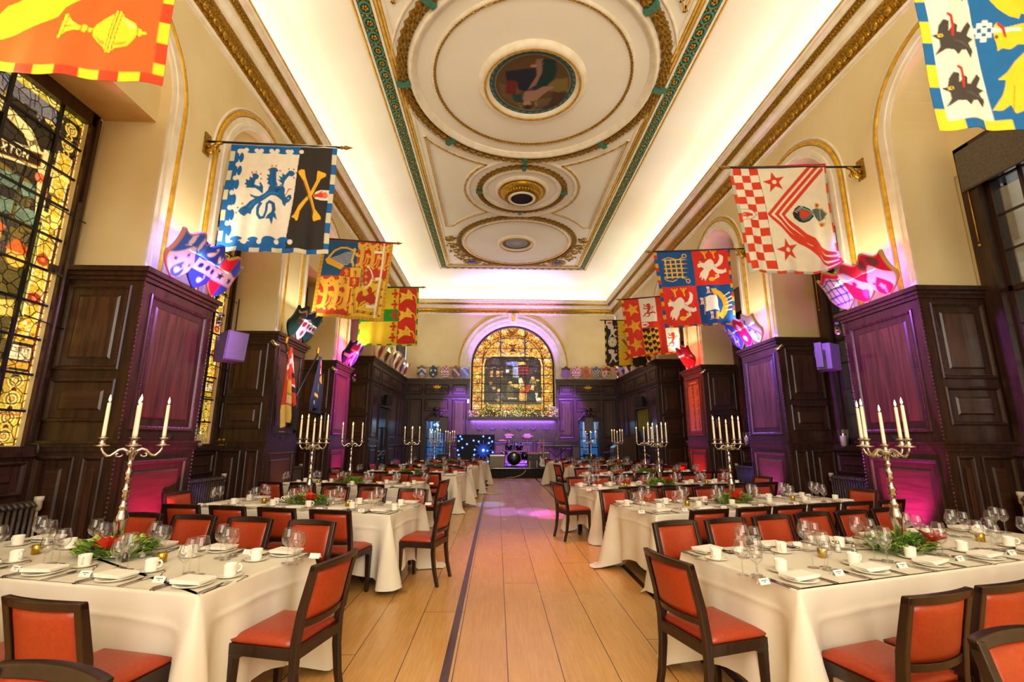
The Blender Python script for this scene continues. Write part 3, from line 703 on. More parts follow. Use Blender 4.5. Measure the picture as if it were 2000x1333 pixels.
# ---------- a small painter: polygons rasterised to vertex colours of a real cloth / glass mesh ----------
class Cv:
    def __init__(s,nx,ny,bg,W=None,Hh=None,ss=2):
        s.nx,s.ny,s.ss=nx,ny,ss; s.W=W or nx; s.H=Hh or ny
        s.a=np.empty((ny*ss,nx*ss,3),np.float32); s.a[:]=hx(bg); s.T=None
    def quad(s,TL,TR,BR,BL):
        # following coordinates are given in a frame where the canvas corners have these positions
        src=[TL,TR,BR,BL]; dst=[(0,0),(s.W,0),(s.W,s.H),(0,s.H)]; A=[];B=[]
        for (x,y),(u,v) in zip(src,dst):
            A.append([x,y,1,0,0,0,-u*x,-u*y]);B.append(u); A.append([0,0,0,x,y,1,-v*x,-v*y]);B.append(v)
        h=np.linalg.solve(np.array(A,float),np.array(B,float)); s.T=np.append(h,1).reshape(3,3); return s
    def free(s): s.T=None; return s
    def tr(s,pts):
        p=np.array(pts,float).reshape(-1,2)
        if s.T is not None:
            q=np.c_[p,np.ones(len(p))]@s.T.T; p=q[:,:2]/q[:,2:]
        return p*np.array([s.nx*s.ss/s.W,s.ny*s.ss/s.H])
    def poly(s,c,pts,raw=False):
        if isinstance(pts,str): pts=[float(t) for t in pts.replace(',',' ').split()]
        p=pts if raw else s.tr(pts)
        x0,y0=np.floor(p.min(0)).astype(int); x1,y1=np.ceil(p.max(0)).astype(int)
        x0=max(x0,0);y0=max(y0,0);x1=min(x1,s.a.shape[1]-1);y1=min(y1,s.a.shape[0]-1)
        if x1<x0 or y1<y0: return s
        gx=np.arange(x0,x1+1)+.5; gy=np.arange(y0,y1+1)+.5
        ins=np.zeros((len(gy),len(gx)),bool)
        for (ax,ay),(bx,by) in zip(p,np.roll(p,-1,0)):
            if ay==by: continue
            m=((gy>=min(ay,by))&(gy<max(ay,by)))
            if not m.any(): continue
            xc=ax+(gy[m]-ay)*(bx-ax)/(by-ay); ins[m]^=(gx[None,:]>=xc[:,None])
        s.a[y0:y1+1,x0:x1+1][ins]=hx(c) if isinstance(c,str) else c; return s
    def line(s,c,pts,w):
        if isinstance(pts,str): pts=[float(t) for t in pts.replace(',',' ').split()]
        p=np.array(pts,float).reshape(-1,2); ws=w if isinstance(w,(list,tuple)) else None
        for i,((ax,ay),(bx,by)) in enumerate(zip(p,p[1:])):
            L=math.hypot(bx-ax,by-ay)
            if L<1e-9: continue
            wa=(ws[i] if ws else w)/2; wb=(ws[i+1] if ws else w)/2; nx,ny=-(by-ay)/L,(bx-ax)/L
            s.poly(c,[ax+nx*wa,ay+ny*wa,bx+nx*wb,by+ny*wb,bx-nx*wb,by-ny*wb,ax-nx*wa,ay-ny*wa])
            if i<len(p)-2 and wb>1.2: s.ell(c,bx,by,wb,wb,n=10)
        return s
    def ell(s,c,x,y,rx,ry=None,n=28,rot=0,a0=0,a1=2*PI):
        ry=ry or rx; P=[]
        for i in range(n):
            a=a0+(a1-a0)*i/(n if a1-a0>6.2 else n-1); ex,ey=rx*cos(a),ry*sin(a); P+= [x+ex*cos(rot)-ey*sin(rot),y+ex*sin(rot)+ey*cos(rot)]
        return s.poly(c,P)
    def ring(s,c,x,y,r,w,inner): s.ell(c,x,y,r+w/2); s.ell(inner,x,y,r-w/2); return s
    def rect(s,c,x0,y0,x1,y1): return s.poly(c,[x0,y0,x1,y0,x1,y1,x0,y1])
    def star(s,c,x,y,r,n=5,ri=.4,rot=-PI/2):
        P=[]
        for i in range(2*n):
            a=rot+PI*i/n; q=r if i%2==0 else r*ri; P+= [x+q*cos(a),y+q*sin(a)]
        return s.poly(c,P)
    def hem(s,cols,n,w,sides='LRB',ph=0):
        # compony hem in canvas coordinates
        T=s.T; s.T=None; W,Hh=s.W,s.H
        for sd in sides:
            for i in range(n):
                c=cols[(i+ph)%len(cols)]; a,b=i/n,(i+1)/n
                if sd=='L': s.rect(c,0,a*Hh,w,b*Hh)
                if sd=='R': s.rect(c,W-w,a*Hh,W,b*Hh)
                if sd=='B': s.rect(c,a*W,Hh-w,b*W,Hh)
                if sd=='T': s.rect(c,a*W,0,b*W,w)
        s.T=T; return s
    def img(s):
        k=s.ss; return s.a.reshape(s.ny,k,s.nx,k,3).mean((1,3))
    def sample(s,u,v):
        im=s.img(); x=np.clip(u*s.nx-.5,0,s.nx-1.001); y=np.clip(v*s.ny-.5,0,s.ny-1.001)
        i=x.astype(int);j=y.astype(int);fx=(x-i)[...,None];fy=(y-j)[...,None]
        i1=np.minimum(i+1,s.nx-1);j1=np.minimum(j+1,s.ny-1)
        return (im[j,i]*(1-fx)+im[j,i1]*fx)*(1-fy)+(im[j1,i]*(1-fx)+im[j1,i1]*fx)*fy
def gridmesh(name,P,Ccol,mats,parent=None,loc=None,smooth=True,wrap=False):
    h,w=P.shape[:2]; n=h*w; me=bpy.data.meshes.new(name)
    idx=np.arange(n).reshape(h,w); a=idx[:-1,:-1].ravel();b=idx[:-1,1:].ravel();c=idx[1:,1:].ravel();d=idx[1:,:-1].ravel()
    F=np.stack([a,d,c,b],1); nf=len(F)
    me.vertices.add(n); me.vertices.foreach_set('co',P.reshape(-1).astype(np.float32))
    me.loops.add(nf*4); me.loops.foreach_set('vertex_index',F.ravel().astype(np.int32))
    me.polygons.add(nf); me.polygons.foreach_set('loop_start',np.arange(0,nf*4,4,dtype=np.int32)); me.polygons.foreach_set('loop_total',np.full(nf,4,np.int32))
    if smooth: me.polygons.foreach_set('use_smooth',np.ones(nf,bool))
    me.update(calc_edges=True)
    at=me.color_attributes.new('Col','FLOAT_COLOR','POINT'); at.data.foreach_set('color',np.c_[Ccol.reshape(-1,3),np.ones(n)].astype(np.float32).ravel())
    for m in (mats if isinstance(mats,list) else [mats]): me.materials.append(m)
    o=bpy.data.objects.new(name,me); COL.objects.link(o)
    if parent:o.parent=parent
    if loc:o.location=loc
    return o

# ---------- heraldic charges ----------
def lion_passant(c,col,x,y,s,out='2A2018',rot=0,flip=1,claw=None):
    # upright beast drawn with strokes: x,y centre, s half height
    def t(pts):
        o=[]
        for i in range(0,len(pts),2):
            a,b=pts[i]*s*flip,pts[i+1]*s; o+= [x+a*cos(rot)-b*sin(rot),y+a*sin(rot)+b*cos(rot)]
        return o
    def st(pts,w): c.line(col,t(pts),[q*s for q in w])
    st([.05,-.55,.1,-.1,-.05,.35,-.1,.6],[.42,.36,.30,.26])
    c.ell(col,*t([-.05,-.68]),.24*s,.2*s); st([-.1,-.7,-.34,-.66],[.2,.12])
    st([.1,-.4,-.45,-.45,-.6,-.7],[.2,.15,.16]); st([.0,-.2,-.5,-.05,-.62,-.22],[.18,.14,.16])
    st([-.08,.5,-.4,.62,-.42,.92,-.6,.95],[.24,.18,.13,.12]); st([0,.5,.2,.7,.1,.98,-.1,1.0],[.24,.18,.13,.12])
    st([.05,.5,.45,.55,.5,.1,.35,-.15,.5,-.45,.62,-.3],[.1,.08,.07,.08,.1,.16])
    if claw:
        for p in ((-.66,-.75),(-.68,-.25),(-.64,.97),(-.15,1.02)): c.ell(claw,*t(list(p)),.06*s,.06*s,8)
def eagle(c,col,x,y,s,leg='E8B923',flip=1):
    def t(pts): return [x+pts[i]*s*flip if i%2==0 else y+pts[i]*s for i in range(len(pts))]
    c.poly(col,t([-.9,-.2,-.7,-.35,-.45,-.3,-.2,-.55,.0,-.6,.2,-.4,.25,-.1,.55,.1,.9,.15,1.05,.05,1.1,.3,.8,.42,.4,.35,.1,.1,-.1,.3,-.15,.55,-.35,.95,-.45,.7,-.6,.9,-.6,.6,-.75,.75,-.7,.4,-.45,.1,-.6,-.02,-.85,.02]))
    c.poly(col,t([.2,-.2,.45,-.3,.6,-.65,.55,-.95,.72,-.9,.85,-.75,.82,-.4,.7,-.2,.4,-.02]))
    for a,b in ((-.45,-.95),(.15,-1.0)):
        c.line(leg,t([a+.1,b+.35,a,b]),.09*s)
        for e in (-.2,0,.2): c.line(leg,t([a,b+.05,a+e,b-.22]),.07*s)
    c.line(col,t([.5,.3,.6,.6,.3,.75]),.1*s); c.ell(leg,*t([.1,.8]),.22*s,.14*s); c.ell(leg,*t([.42,.55]),.1*s,.09*s)
    c.ell('E8B923',*t([-.72,-.38]),.1*s,.08*s); c.line('2A4A9A',t([-.6,-.42,-.55,-.68]),.09*s)
def hand(c,col,x,y,s,rot=0):
    def t(pts):
        o=[]
        for i in range(0,len(pts),2):
            a,b=pts[i]*s,pts[i+1]*s; o+= [x+a*cos(rot)-b*sin(rot),y+a*sin(rot)+b*cos(rot)]
        return o
    c.ell(col,*t([0,0]),.42*s,.36*s,rot=rot); c.line(col,t([-.9,0,-.2,0]),[.45*s,.5*s])
    for i,(q,l) in enumerate(((-.28,.95),(-.1,1.1),(.1,1.08),(.28,.9))): c.line(col,t([.2,q,l,q*1.25]),.17*s)
    c.line(col,t([-.1,-.25,.35,-.62]),.17*s)
def bone(c,col,ax,ay,bx,by,w):
    c.line(col,[ax,ay,bx,by],w); L=math.hypot(bx-ax,by-ay); nx,ny=-(by-ay)/L*w*.5,(bx-ax)/L*w*.5
    for (px,py) in ((ax,ay),(bx,by)):
        for e in (-1,1): c.ell(col,px+nx*e,py+ny*e,w*.62,w*.62)
def fleur(c,col,x,y,s,rot=0):
    def t(pts):
        o=[]
        for i in range(0,len(pts),2):
            a,b=pts[i]*s,pts[i+1]*s; o+= [x+a*cos(rot)-b*sin(rot),y+a*sin(rot)+b*cos(rot)]
        return o
    c.poly(col,t([0,-1,.25,-.55,.12,0,.0,.1,-.12,0,-.25,-.55]))
    for e in (-1,1): c.line(col,t([0,.05,e*.35,-.15,e*.62,-.35,e*.78,-.1,e*.6,.05]),[.2*s,.26*s,.26*s,.2*s,.1*s])
    c.line(col,t([-.4,.12,.4,.12]),.12*s); c.line(col,t([0,0,0,.5]),.16*s)
def goat(c,x,y,s):
    def t(pts): return [x+pts[i]*s if i%2==0 else y+pts[i]*s for i in range(len(pts))]
    c.poly('E3BE35',t([-.95,-.7,-.75,-.55,-.5,-.55,-.2,-.35,-.05,-.55,-.02,-.85,.08,-1.0,.3,-.8,.5,-.55,.62,-.25,.55,.1,.7,.3,.45,.3,.2,.2,-.2,.2,-.6,.45,-1.0,.75,-.9,.35,-1.05,.2,-.85,.05,-.75,-.2]))
    c.line('EAC94A',t([.5,-.35,.85,-.2,1.02,.2,1.0,.7]),[.14*s,.14*s,.1*s,.05*s]); c.ell('2A2010',*t([.32,-.4]),.05*s,.05*s,8); c.line('B08A20',t([-.5,-.2,-.1,.0]),.05*s)
def raven(c,x,y,s):
    K='3B3630'
    def t(pts): return [x+pts[i]*s if i%2==0 else y+pts[i]*s for i in range(len(pts))]
    c.poly(K,t([-1,-.05,-.75,-.08,-.72,-.45,-.55,-.7,-.3,-.62,-.3,-.2,-.05,-.55,.15,-.5,.1,-.2,.35,-.25,.7,-.75,.85,-.55,.7,-.15,1.0,.0,.8,.15,1.02,.5,.95,.8,.7,.45,.4,.55,.2,.8,.0,.6,-.35,.55,-.8,.8,-.6,.45,-.65,.15]))
    c.line('C8241A',t([-.4,-.95,-.2,-.85,-.12,-.5,-.1,.0]),[.1*s,.14*s,.16*s,.1*s]); c.ell('D9B52A',*t([-.62,-.02]),.12*s,.08*s,10); c.ell(K,*t([-.6,-.02]),.05*s,.04*s,8)
    for q in (.1,.3,.5): c.line('57514A',t([-.1+q,.2,.5+q,.1+q*.6]),.035*s)

# ---------- banners ----------
def banner(nm,x0,x1,z0,z1,y,cv,label,wall_x,wall_z,tip_x,tip_z,waves=3,amp=.03,seed=0,polecol='black',fray=0,lift=None):
    """cloth from (x0,z0) top to (x1,z1) bottom; pole from the wall"""
    RR=random.Random(seed); s=1 if wall_x>0 else -1
    t=thing('heraldic_banner',label,'banner',(wall_x,y,wall_z),0,'heraldic banners on wall poles')
    nx,ny=cv.nx,cv.ny
    u=(np.arange(nx)+.5)/nx; v=(np.arange(ny)+.5)/ny; U,V=np.meshgrid(u,v)
    u2=np.linspace(0,1,nx);v2=np.linspace(0,1,ny);U2,V2=np.meshgrid(u2,v2)
    ph=RR.uniform(0,6)
    X=x0[0]+(x1[0]-x0[0])*U2; zt=z0[0]+(z0[1]-z0[0])*U2; zb=z1[0]+(z1[1]-z1[0])*U2
    X=X+ (x0[1]+(x1[1]-x0[1])*U2 - X)*V2
    Z=zt+(zb-zt)*V2
    w=amp*(.15+.85*V2**1.3)
    Y=w*(np.sin(U2*2*PI*waves+ph)+.5*np.sin(U2*2*PI*waves*1.9+ph*2)) + .012*np.sin(V2*9+U2*5)
    Z=Z+.012*V2**4*np.sin(U2*2*PI*waves+ph+1)
    if lift is not None:
        q=np.clip((U2-.72)/.28,0,1)**2*np.clip((V2-.72)/.28,0,1)**1.5; Z=Z+lift*q; Y=Y-.12*q*np.sin(U2*14)
    P=np.stack([X-wall_x,Y,Z-wall_z],-1)
    cl=gridmesh('cloth',P,cv.img(),M['banner'],t); sd=cl.modifiers.new('t','SOLIDIFY'); sd.thickness=.004
    mb=MB(); mb.tube([(0-.02*s,0,.0),(tip_x-wall_x+.12*(1 if s>0 else -1)*1,0,tip_z-wall_z)],.017,10); mb.build('pole',M['black'],t)
    d=-s
    mb=MB(); mb.lathe([(.012,0),(.03,.02),(.018,.05),(.034,.09),(.0,.2)],10,0,(0,0,0),True,'x')
    if d<0: mb.xf(Matrix.Scale(-1,4,(1,0,0)))
    f=mb.build('finial',M['dgold'],t); f.location=(tip_x-wall_x-d*.16,0,tip_z-wall_z)
    mb=MB(); mb.box(-.02,.02,-.07,.07,-.22,.12)
    mb.tube([(d*.0,0,-.15),(d*.08,0,-.17),(d*.13,0,-.10),(d*.17,0,-.03),(d*.24,0,-.02)],[.03,.045,.04,.03,.02],8)
    for q in range(4): mb.sphere((d*(.05+.045*q),0,-.09-.02*q),.035,8,5)
    mb.build('bracket',M['gild2'],t)
    # top sleeve
    return t
BW,BH=165,178
def B(nx=210,ny=225,bg='D8CFB8'): return Cv(nx,ny,bg,BW,BH)
# 1: stained side, white and black with blue lion
c=B().quad((232,30),(1415,120),(1190,1310),(50,1235)); WHT='DDD6C4'; BLU='0F5C9E'
c.poly(BLU,'232,30 1003,105 765,1260 50,1235'); c.poly('2A2622','1003,105 1380,130 1165,1280 765,1245')
c.poly(WHT,'320,120 990,190 790,1130 170,1150 165,1100 250,700')
for x,y in ((455,140),(620,152),(800,165),(955,180)): c.line(BLU,[x,y-45,x-4,y],40); c.ell(BLU,x-5,y+16,58,24,rot=.07); c.ell(WHT,x-62,y-2,26,26); c.ell(WHT,x+52,y+6,26,24)
for x,y in ((325,225),(305,380),(278,540),(245,705),(220,865),(188,1025)): c.line(BLU,[x-75,y,x,y],44); c.ell(BLU,x+12,y,26,58,rot=.15); c.ell(WHT,x-8,y-75,26,27); 
for x,y in ((270,1125),(440,1132),(605,1142),(752,1152)): c.line(BLU,[x,y+70,x,y],60); c.ell(BLU,x,y-8,62,25,rot=.07); c.ell(WHT,x+72,y+22,26,26)
c.poly(BLU,'90,1160 775,1200 765,1262 50,1245'); 
LB='14588F'
for P in ('655,560 700,570 780,560 795,600 785,640 800,690 830,665 860,670 862,705 830,745 800,755 780,790 755,755 750,720 720,690 690,672 650,670 610,690 570,715 530,740 470,770 430,820 380,840 340,840 330,800 380,770 420,720 470,690 430,670 425,645 470,665 520,675 575,650 620,610 635,570',
 '640,560 615,540 630,510 607,490 635,475 612,440 650,440 640,380 670,360 720,365 745,400 720,420 715,520 725,560 680,580',
 '735,560 770,540 725,495 760,500 740,455 775,470 780,425 810,445 860,400 905,410 920,440 890,470 850,460 800,510 780,560',
 '560,650 520,610 480,580 430,580 390,585 400,555 375,545 395,520 390,485 425,500 430,455 460,470 455,420 500,415 530,450 520,480 490,490 475,540 510,560 540,565 530,530 545,520 572,570 565,640',
 '470,700 420,740 390,790 330,800 300,830 330,870 360,885 390,850 420,858 440,780 520,730','650,840 600,880 575,920 620,920 640,990 660,900 690,935 680,860'): c.poly(LB,P)
c.line(LB,'540,740 500,800 495,860 520,905 560,900 590,830 600,760 630,735 665,760 668,820 650,870',[34,34,32,30,28,26,26,28,34,34,30])
c.poly('0B3A66','690,600 760,590 700,640')
c.line('0B3A66','680,545 700,400',5); c.line('0B3A66','455,570 450,480',5); c.line('2C7ABF','560,690 640,640 720,650',10); c.line('2C7ABF','400,790 470,720',9)
c.ell('E8C33A',826,706,8,7); c.line('C8301E','790,680 820,630 840,605 880,607',[7,11,14,3])
for x,y,a in ((455,415,-1.6),(495,408,-1.3),(545,435,-.9),(545,486,0),(676,350,-1.6),(720,352,-1.3),(645,385,2.9),(752,398,.1),(855,392,-1.5),(907,398,-1.1),(928,432,-.6),(897,480,.3),(348,765,-1.4),(308,795,3.0),(287,845,3.1)):
    c.poly('C8301E',[x-12*sin(a)*1.1,y+12*cos(a)*1.1,x+12*sin(a)*1.1,y-12*cos(a)*1.1,x+24*cos(a),y+24*sin(a)])
BON='E5AE2A'
c.poly(BON,'1165,405 1250,440 1245,470 1190,500 1085,660 1010,740 940,850 915,950 895,958 885,930 850,910 880,880 930,790 1040,660 1140,510 1150,450')
c.poly('5A3C10','955,470 1000,520 1075,860 1070,930 1058,930 1062,850 990,520'); c.poly(BON,'955,410 990,390 1025,395 1028,470 1100,830 1155,920 1155,950 1120,958 1080,972 1068,930 1080,860 1005,520 960,440')
c.line('B97F12','1010,500 1095,880',7); c.line('B97F12','1180,470 1100,620',6)
c.poly('DDD6C4','1270,630 1180,625 1120,640 1085,680 1110,720 1170,742 1255,748'); hand(c,'D23A20',1165,684,78,.03)
c.hem([BLU,'C9C5A8'],11,7.5,'LR'); c.hem([BLU,'C9C5A8'],10,7,'B'); c.free().rect('D5CFC4',0,0,165,5)
banner('l',(-4.03,-4.067),(-2.445,-2.456),(5.954,5.905),(4.192,4.161),6.42,c,'white and black banner with blue lion and gold crossed bones on wall pole',WL,5.94,-2.25,5.88,seed=1,amp=.022,waves=4)
# 2: quartered red, blue and gold with harp
c=B().quad((122,45),(1245,132),(1080,1298),(10,1190)); RD='B93A1E';GD='DBA93A';YL='D8B432'
c.poly('1F4F78','122,75 688,110 640,640 110,640'); c.poly(RD,'688,110 1245,150 1140,690 640,690'); c.poly(RD,'60,620 640,640 545,1215 20,1180'); c.poly(YL,'600,690 1140,690 1090,1280 545,1215')
def leop(x,y,s):
    lion_passant(c,'E3BC55',x,y,s,rot=0,flip=1); 
def upright(x,y,s,col):
    # beast walking up the cloth, as hung
    c.line(col,[x,y-.9*s,x+.05*s,y-.3*s,x+.0*s,y+.3*s,x-.15*s,y+.8*s],[.42*s,.34*s,.3*s,.26*s]); c.ell(col,x+.25*s,y-.6*s,.28*s,.2*s)
    for e in (-.75,-.55): c.line(col,[x,y+e*s+.2*s,x-.3*s,y+e*s-.3*s],[.2*s,.22*s])
    c.line(col,[x+.05*s,y-.75*s,x+.5*s,y-1.0*s],[.2*s,.24*s]); c.line(col,[x,y+.1*s,x-.42*s,y+.0*s,x-.45*s,y-.2*s],[.2*s,.2*s,.3*s]); c.line(col,[x-.1*s,y+.7*s,x-.5*s,y+.85*s],[.22*s,.26*s]); c.line(col,[x-.1*s,y+.8*s,x+.1*s,y+1.0*s],[.2*s,.16*s])
    c.line(col,[x+.05*s,y+.75*s,x+.3*s,y+.5*s,x+.42*s,y-.05*s,x+.55*s,y-.1*s,x+.5*s,y+.5*s,x+.25*s,y+.9*s],.09*s); c.ell('26486E',x+.22*s,y-.62*s,.06*s,.05*s,8)
for x,y in ((735,330),(905,345),(1085,370)): upright(x,y,190,GD)
for x,y in ((185,880),(355,895),(505,905)): upright(x,y,225,GD)
c.line('DDA528','185,400 230,330 300,250 400,205 500,210 590,245 630,225',[40,36,30,28,28,30,46]); c.line('DDA528','630,225 600,330 580,400 605,500',[34,28,34,34]); c.poly('DDA528','160,380 215,330 250,370 470,490 415,545 190,440')
for i in range(9): c.line('E8E4DA',[250+i*22,368+i*14,380+i*16,330+i*17,470+i*8,290+i*18,612-i*4,262+i*22],5.5)
c.line('8E2E18','600,760 640,1160 990,1190 1070,730 880,720',9); c.line('8E2E18','625,760 660,1140 975,1168 1050,750 900,738',7)
for x,y in ((610,920),(620,1050),(700,1150),(780,1175),(890,1185),(1010,1220),(1040,1080),(1045,960),(1060,850),(1085,710),(960,745),(575,1190),(640,810)): fleur(c,'8E2E18',x,y,32,random.Random(x).uniform(-.6,.6))
c.poly('A83618','690,890 740,850 770,880 760,920 800,940 850,900 820,850 860,790 895,810 900,880 985,840 930,900 965,960 950,1040 880,1050 800,1000 740,1030 690,1100 700,1030 660,980')
c.line('A83618','800,1080 880,1050 900,1010 860,985 780,1040 720,1085',[14,16,16,16,14,10])
c.poly(RD,'460,505 735,520 690,800 440,770 385,640'); c.poly('D9B03A','560,510 735,520 715,660 555,650'); c.poly('D9B03A','388,640 548,648 540,785 440,770')
for x,y,k in ((500,580,'D9B03A'),(640,600,'B5381C'),(490,700,'B5381C'),(625,715,'D9B03A')): lion_passant(c,k,x,y,52)
c.ell('B99446',735,670,30,150,rot=.1); c.ell('B5382A',810,660,60,130,rot=.1); c.line('E5DFCC','830,490 880,560 905,640 880,740 780,830',20); c.line('7A6430','740,540 720,800',14)
for y in (560,650,740): c.star('C9A23A',805,y,38,4,.4); 
for y in (570,640,720,770): c.ell('1F4F4A',742,y,9,11)
c.line('E3DCCB','1095,150 1030,690 940,1250',[26,32,26]); c.line('E3DCCB','1075,290 930,280',38); c.line('E3DCCB','1030,685 945,680',38); c.line('E3DCCB','960,1090 810,1075',40); c.ell('C9A23A',915,675,22,20)
c.free(); c.hem(['B98A1E','C79A2C'],40,7,'LR'); c.hem(['B98A1E','C79A2C'],40,7,'B'); c.rect('A32E22',0,0,165,4.5)
k2=1.026
banner('l',(-3.92,-4.04),(-2.36,-2.49),(5.99,5.89),(4.18,4.055),9.95,c,'royal style quartered banner with gold harp, lions and white label',WL,6.0,-2.19,5.88,seed=2,amp=.03)
# 3: yellow with green bar and red goat strip
c=B().quad((155,70),(1218,105),(1145,1200),(55,1175)); YY='D9BC28'; GG='1E8A22'
c.poly(YY,'155,70 1218,105 1145,1200 55,1175'); c.poly(GG,'100,500 815,508 805,732 80,730'); c.poly('C42A18','848,115 1180,125 1110,1160 775,1150')
for x,y in ((770,215),(758,418),(740,620),(725,828),(712,1040)): fleur(c,'C42A18',x+20,y,100,-PI/2)
for x,y in ((1000,290),(975,625),(945,965)): goat(c,x,y,150)
c.line('8A6A10','820,520 805,730',4); c.free(); c.hem([GG,YY],11,5.2,'LR'); c.hem([GG,YY],12,5.2,'B'); c.rect('1E6A22',0,0,165,3.5)
banner('l',(-4.02,-4.09),(-2.36,-2.35),(5.99,6.01),(4.23,4.215),13.45,c,'yellow banner with green bar and three gold goat heads on red',WL,6.0,-2.17,6.01,seed=3,amp=.02)
# 4: near stained side, orange with gold cup
c=B(230,245).quad((-137,-1393),(2132,-1286),(1726,908),(-773,715)); OR='F2591A'; Y4='EFC61E'
c.poly(OR,'-900,-1900 2300,-1400 1800,1000 -1300,600')
c.poly(Y4,'0,420 60,390 200,320 400,255 610,180 690,80 840,5 900,-120 600,-300 150,0 60,50 -100,250 -400,380 -500,500'); c.line('5A4210','0,420 60,390 200,320 400,255 610,180 690,80 840,5',7); c.line('5A4210','0,110 60,50 150,0 400,-160',6)
G4='E9C322';K4='4A3A10'
def out(P,w=7): 
    q=[float(t) for t in P.replace(',',' ').split()]; c.poly(G4,q); c.line(K4,q+q[:2],w)
out('690,150 738,145 735,190 650,430 610,430 608,415'); out('737,170 770,230 830,270 870,285 860,340 780,345 700,370 655,410')
out('930,290 985,290 970,350 915,345'); out('870,270 900,260 930,275 915,330 890,360 850,350 862,300')
out('985,290 1020,250 1120,195 1250,150 1120,570 1100,520 1020,450 970,390 965,340'); out('1335,135 1360,200 1430,240 1480,270 1500,320 1490,400 1460,440 1380,510 1240,535 1195,580')
out('1260,120 1295,125 1150,575 1115,575'); out('1300,125 1338,140 1190,585 1150,580'); out('1500,325 1540,330 1550,360 1590,365 1612,390 1580,405 1540,400 1530,425 1490,415')
c.poly('B5921A','1000,370 1060,430 1120,455 1115,490 1050,460'); c.poly('B5921A','1240,480 1330,465 1390,460 1330,490 1235,498'); c.poly('F2E08A','1345,200 1400,260 1470,300 1460,340 1380,280'); c.poly('B5921A','700,280 800,300 700,305'); c.poly('F2E08A','745,190 780,260 760,270')
out('1100,-900 1150,-905 1200,-800 1190,-700 1300,-650 1350,-500 1200,-400 1100,-420 900,-500 850,-640 1000,-700')
c.free(); c.hem(['EFC61E','D93A12'],11,7.5,'LR'); c.hem(['EFC61E','D93A12'],11,7.5,'B',1)
banner('l',(-4.08,-4.08),(-2.45,-2.455),(5.96,5.94),(4.16,4.06),3.0,c,'orange red banner with gold covered cup and red and yellow hem',WL,5.96,-2.25,5.9,seed=4,amp=.013,waves=3)
# 5: white with red chequers and chevrons
c=B().quad((70,88),(1115,58),(1290,1210),(305,1245)); W5='DDD5C0'; R5='C93A1E'
c.poly(W5,'70,88 1115,58 1290,1210 305,1245')
n=13
for i in range(13):
    for j in range(3):
        if (i+j)%2==0:
            def gp(a,b): # a across 0..3 , b down 0..13
                t=b/13; x0=115+(300-115)*t; x1=385+(612-385)*t; y0=112+(1205-112)*t; y1=108+(1190-108)*t; return x0+(x1-x0)*a/3, y0+(y1-y0)*a/3
            c.poly(R5,[*gp(j,i),*gp(j+1,i),*gp(j+1,i+1),*gp(j,i+1)])
c.line('3A2C20','385,108 612,1192',4)
c.poly(W5,'205,590 330,590 388,640 330,690 225,710'); c.line('2A2018','205,590 330,590 388,640 330,690 225,708 205,590',5); hand(c,R5,285,645,62,PI)
for (x,y) in ((568,275),(726,997)): c.star(R5,x,y,125,5,.42,-PI+.05); c.ell(W5,x,y,25,25)
for a,b in (('922,92 973,92 540,635 497,632','497,632 540,635 860,880 940,930 1000,960 1110,1080 1180,1130 1278,1140 1275,1175 1190,1165 1080,1080 960,985 850,930'),('1005,90 1050,90 622,632 575,630','575,630 622,632 890,855 1000,905 1060,960 1140,1040 1282,1095 1282,1132 1130,1085 1040,1010 985,945 870,895'),('1080,92 1090,140 700,632 652,628','652,628 700,632 930,825 1020,870 1090,950 1180,995 1275,1030 1278,1062 1150,1030 1070,980 1000,905 905,865')):
    c.poly(R5,a); c.poly(R5,b)
S5='53635E'
c.poly('1E2422','780,610 800,560 840,528 900,535 960,560 1000,600 1010,640 960,690 900,710 850,700 800,660'); c.poly(S5,'850,560 900,550 960,580 1000,620 960,670 890,695 850,650'); c.poly(R5,'850,580 900,575 970,610 930,655 870,660')
c.line('8E9C96','870,545 960,580 1005,625',10)
c.poly(S5,'985,570 1030,550 1050,545 1110,560 1150,600 1135,640 1110,670 1070,690 1030,650 1015,625'); c.line('2A322E','1030,560 1040,660',6); c.line('9AA6A0','1080,560 1090,670',8)
c.poly('C9A028','1020,500 1040,488 1075,500 1065,540 1030,545'); c.poly(R5,'1032,500 1065,505 1055,535 1035,530'); c.poly('C9A028','1070,710 1100,690 1138,705 1125,740 1085,745'); c.poly(R5,'1080,712 1120,712 1110,735 1088,735'); c.line('C9A028','1080,550 1105,545 1120,580 1150,605 1130,640 1140,665',8)
for q in range(5): c.line('C8C4B4',[800+q*14,585-q*12,830+q*14,605-q*16],7)
c.free(); c.hem(['A9B2A0',R5],11,6,'L'); c.hem(['A9B2A0',R5],10,4.5,'B'); c.hem(['A9B2A0',R5],11,3.5,'R',1); c.rect('B5331E',0,0,165,4)
banner('r',(3.64,3.80),(5.21,5.18),(5.80,5.88),(4.03,4.01),6.587,c,'white banner with red chequers, red stars, chevrons and steel helmet',WR,5.84,3.50,5.785,seed=5,amp=.022,lift=.17)
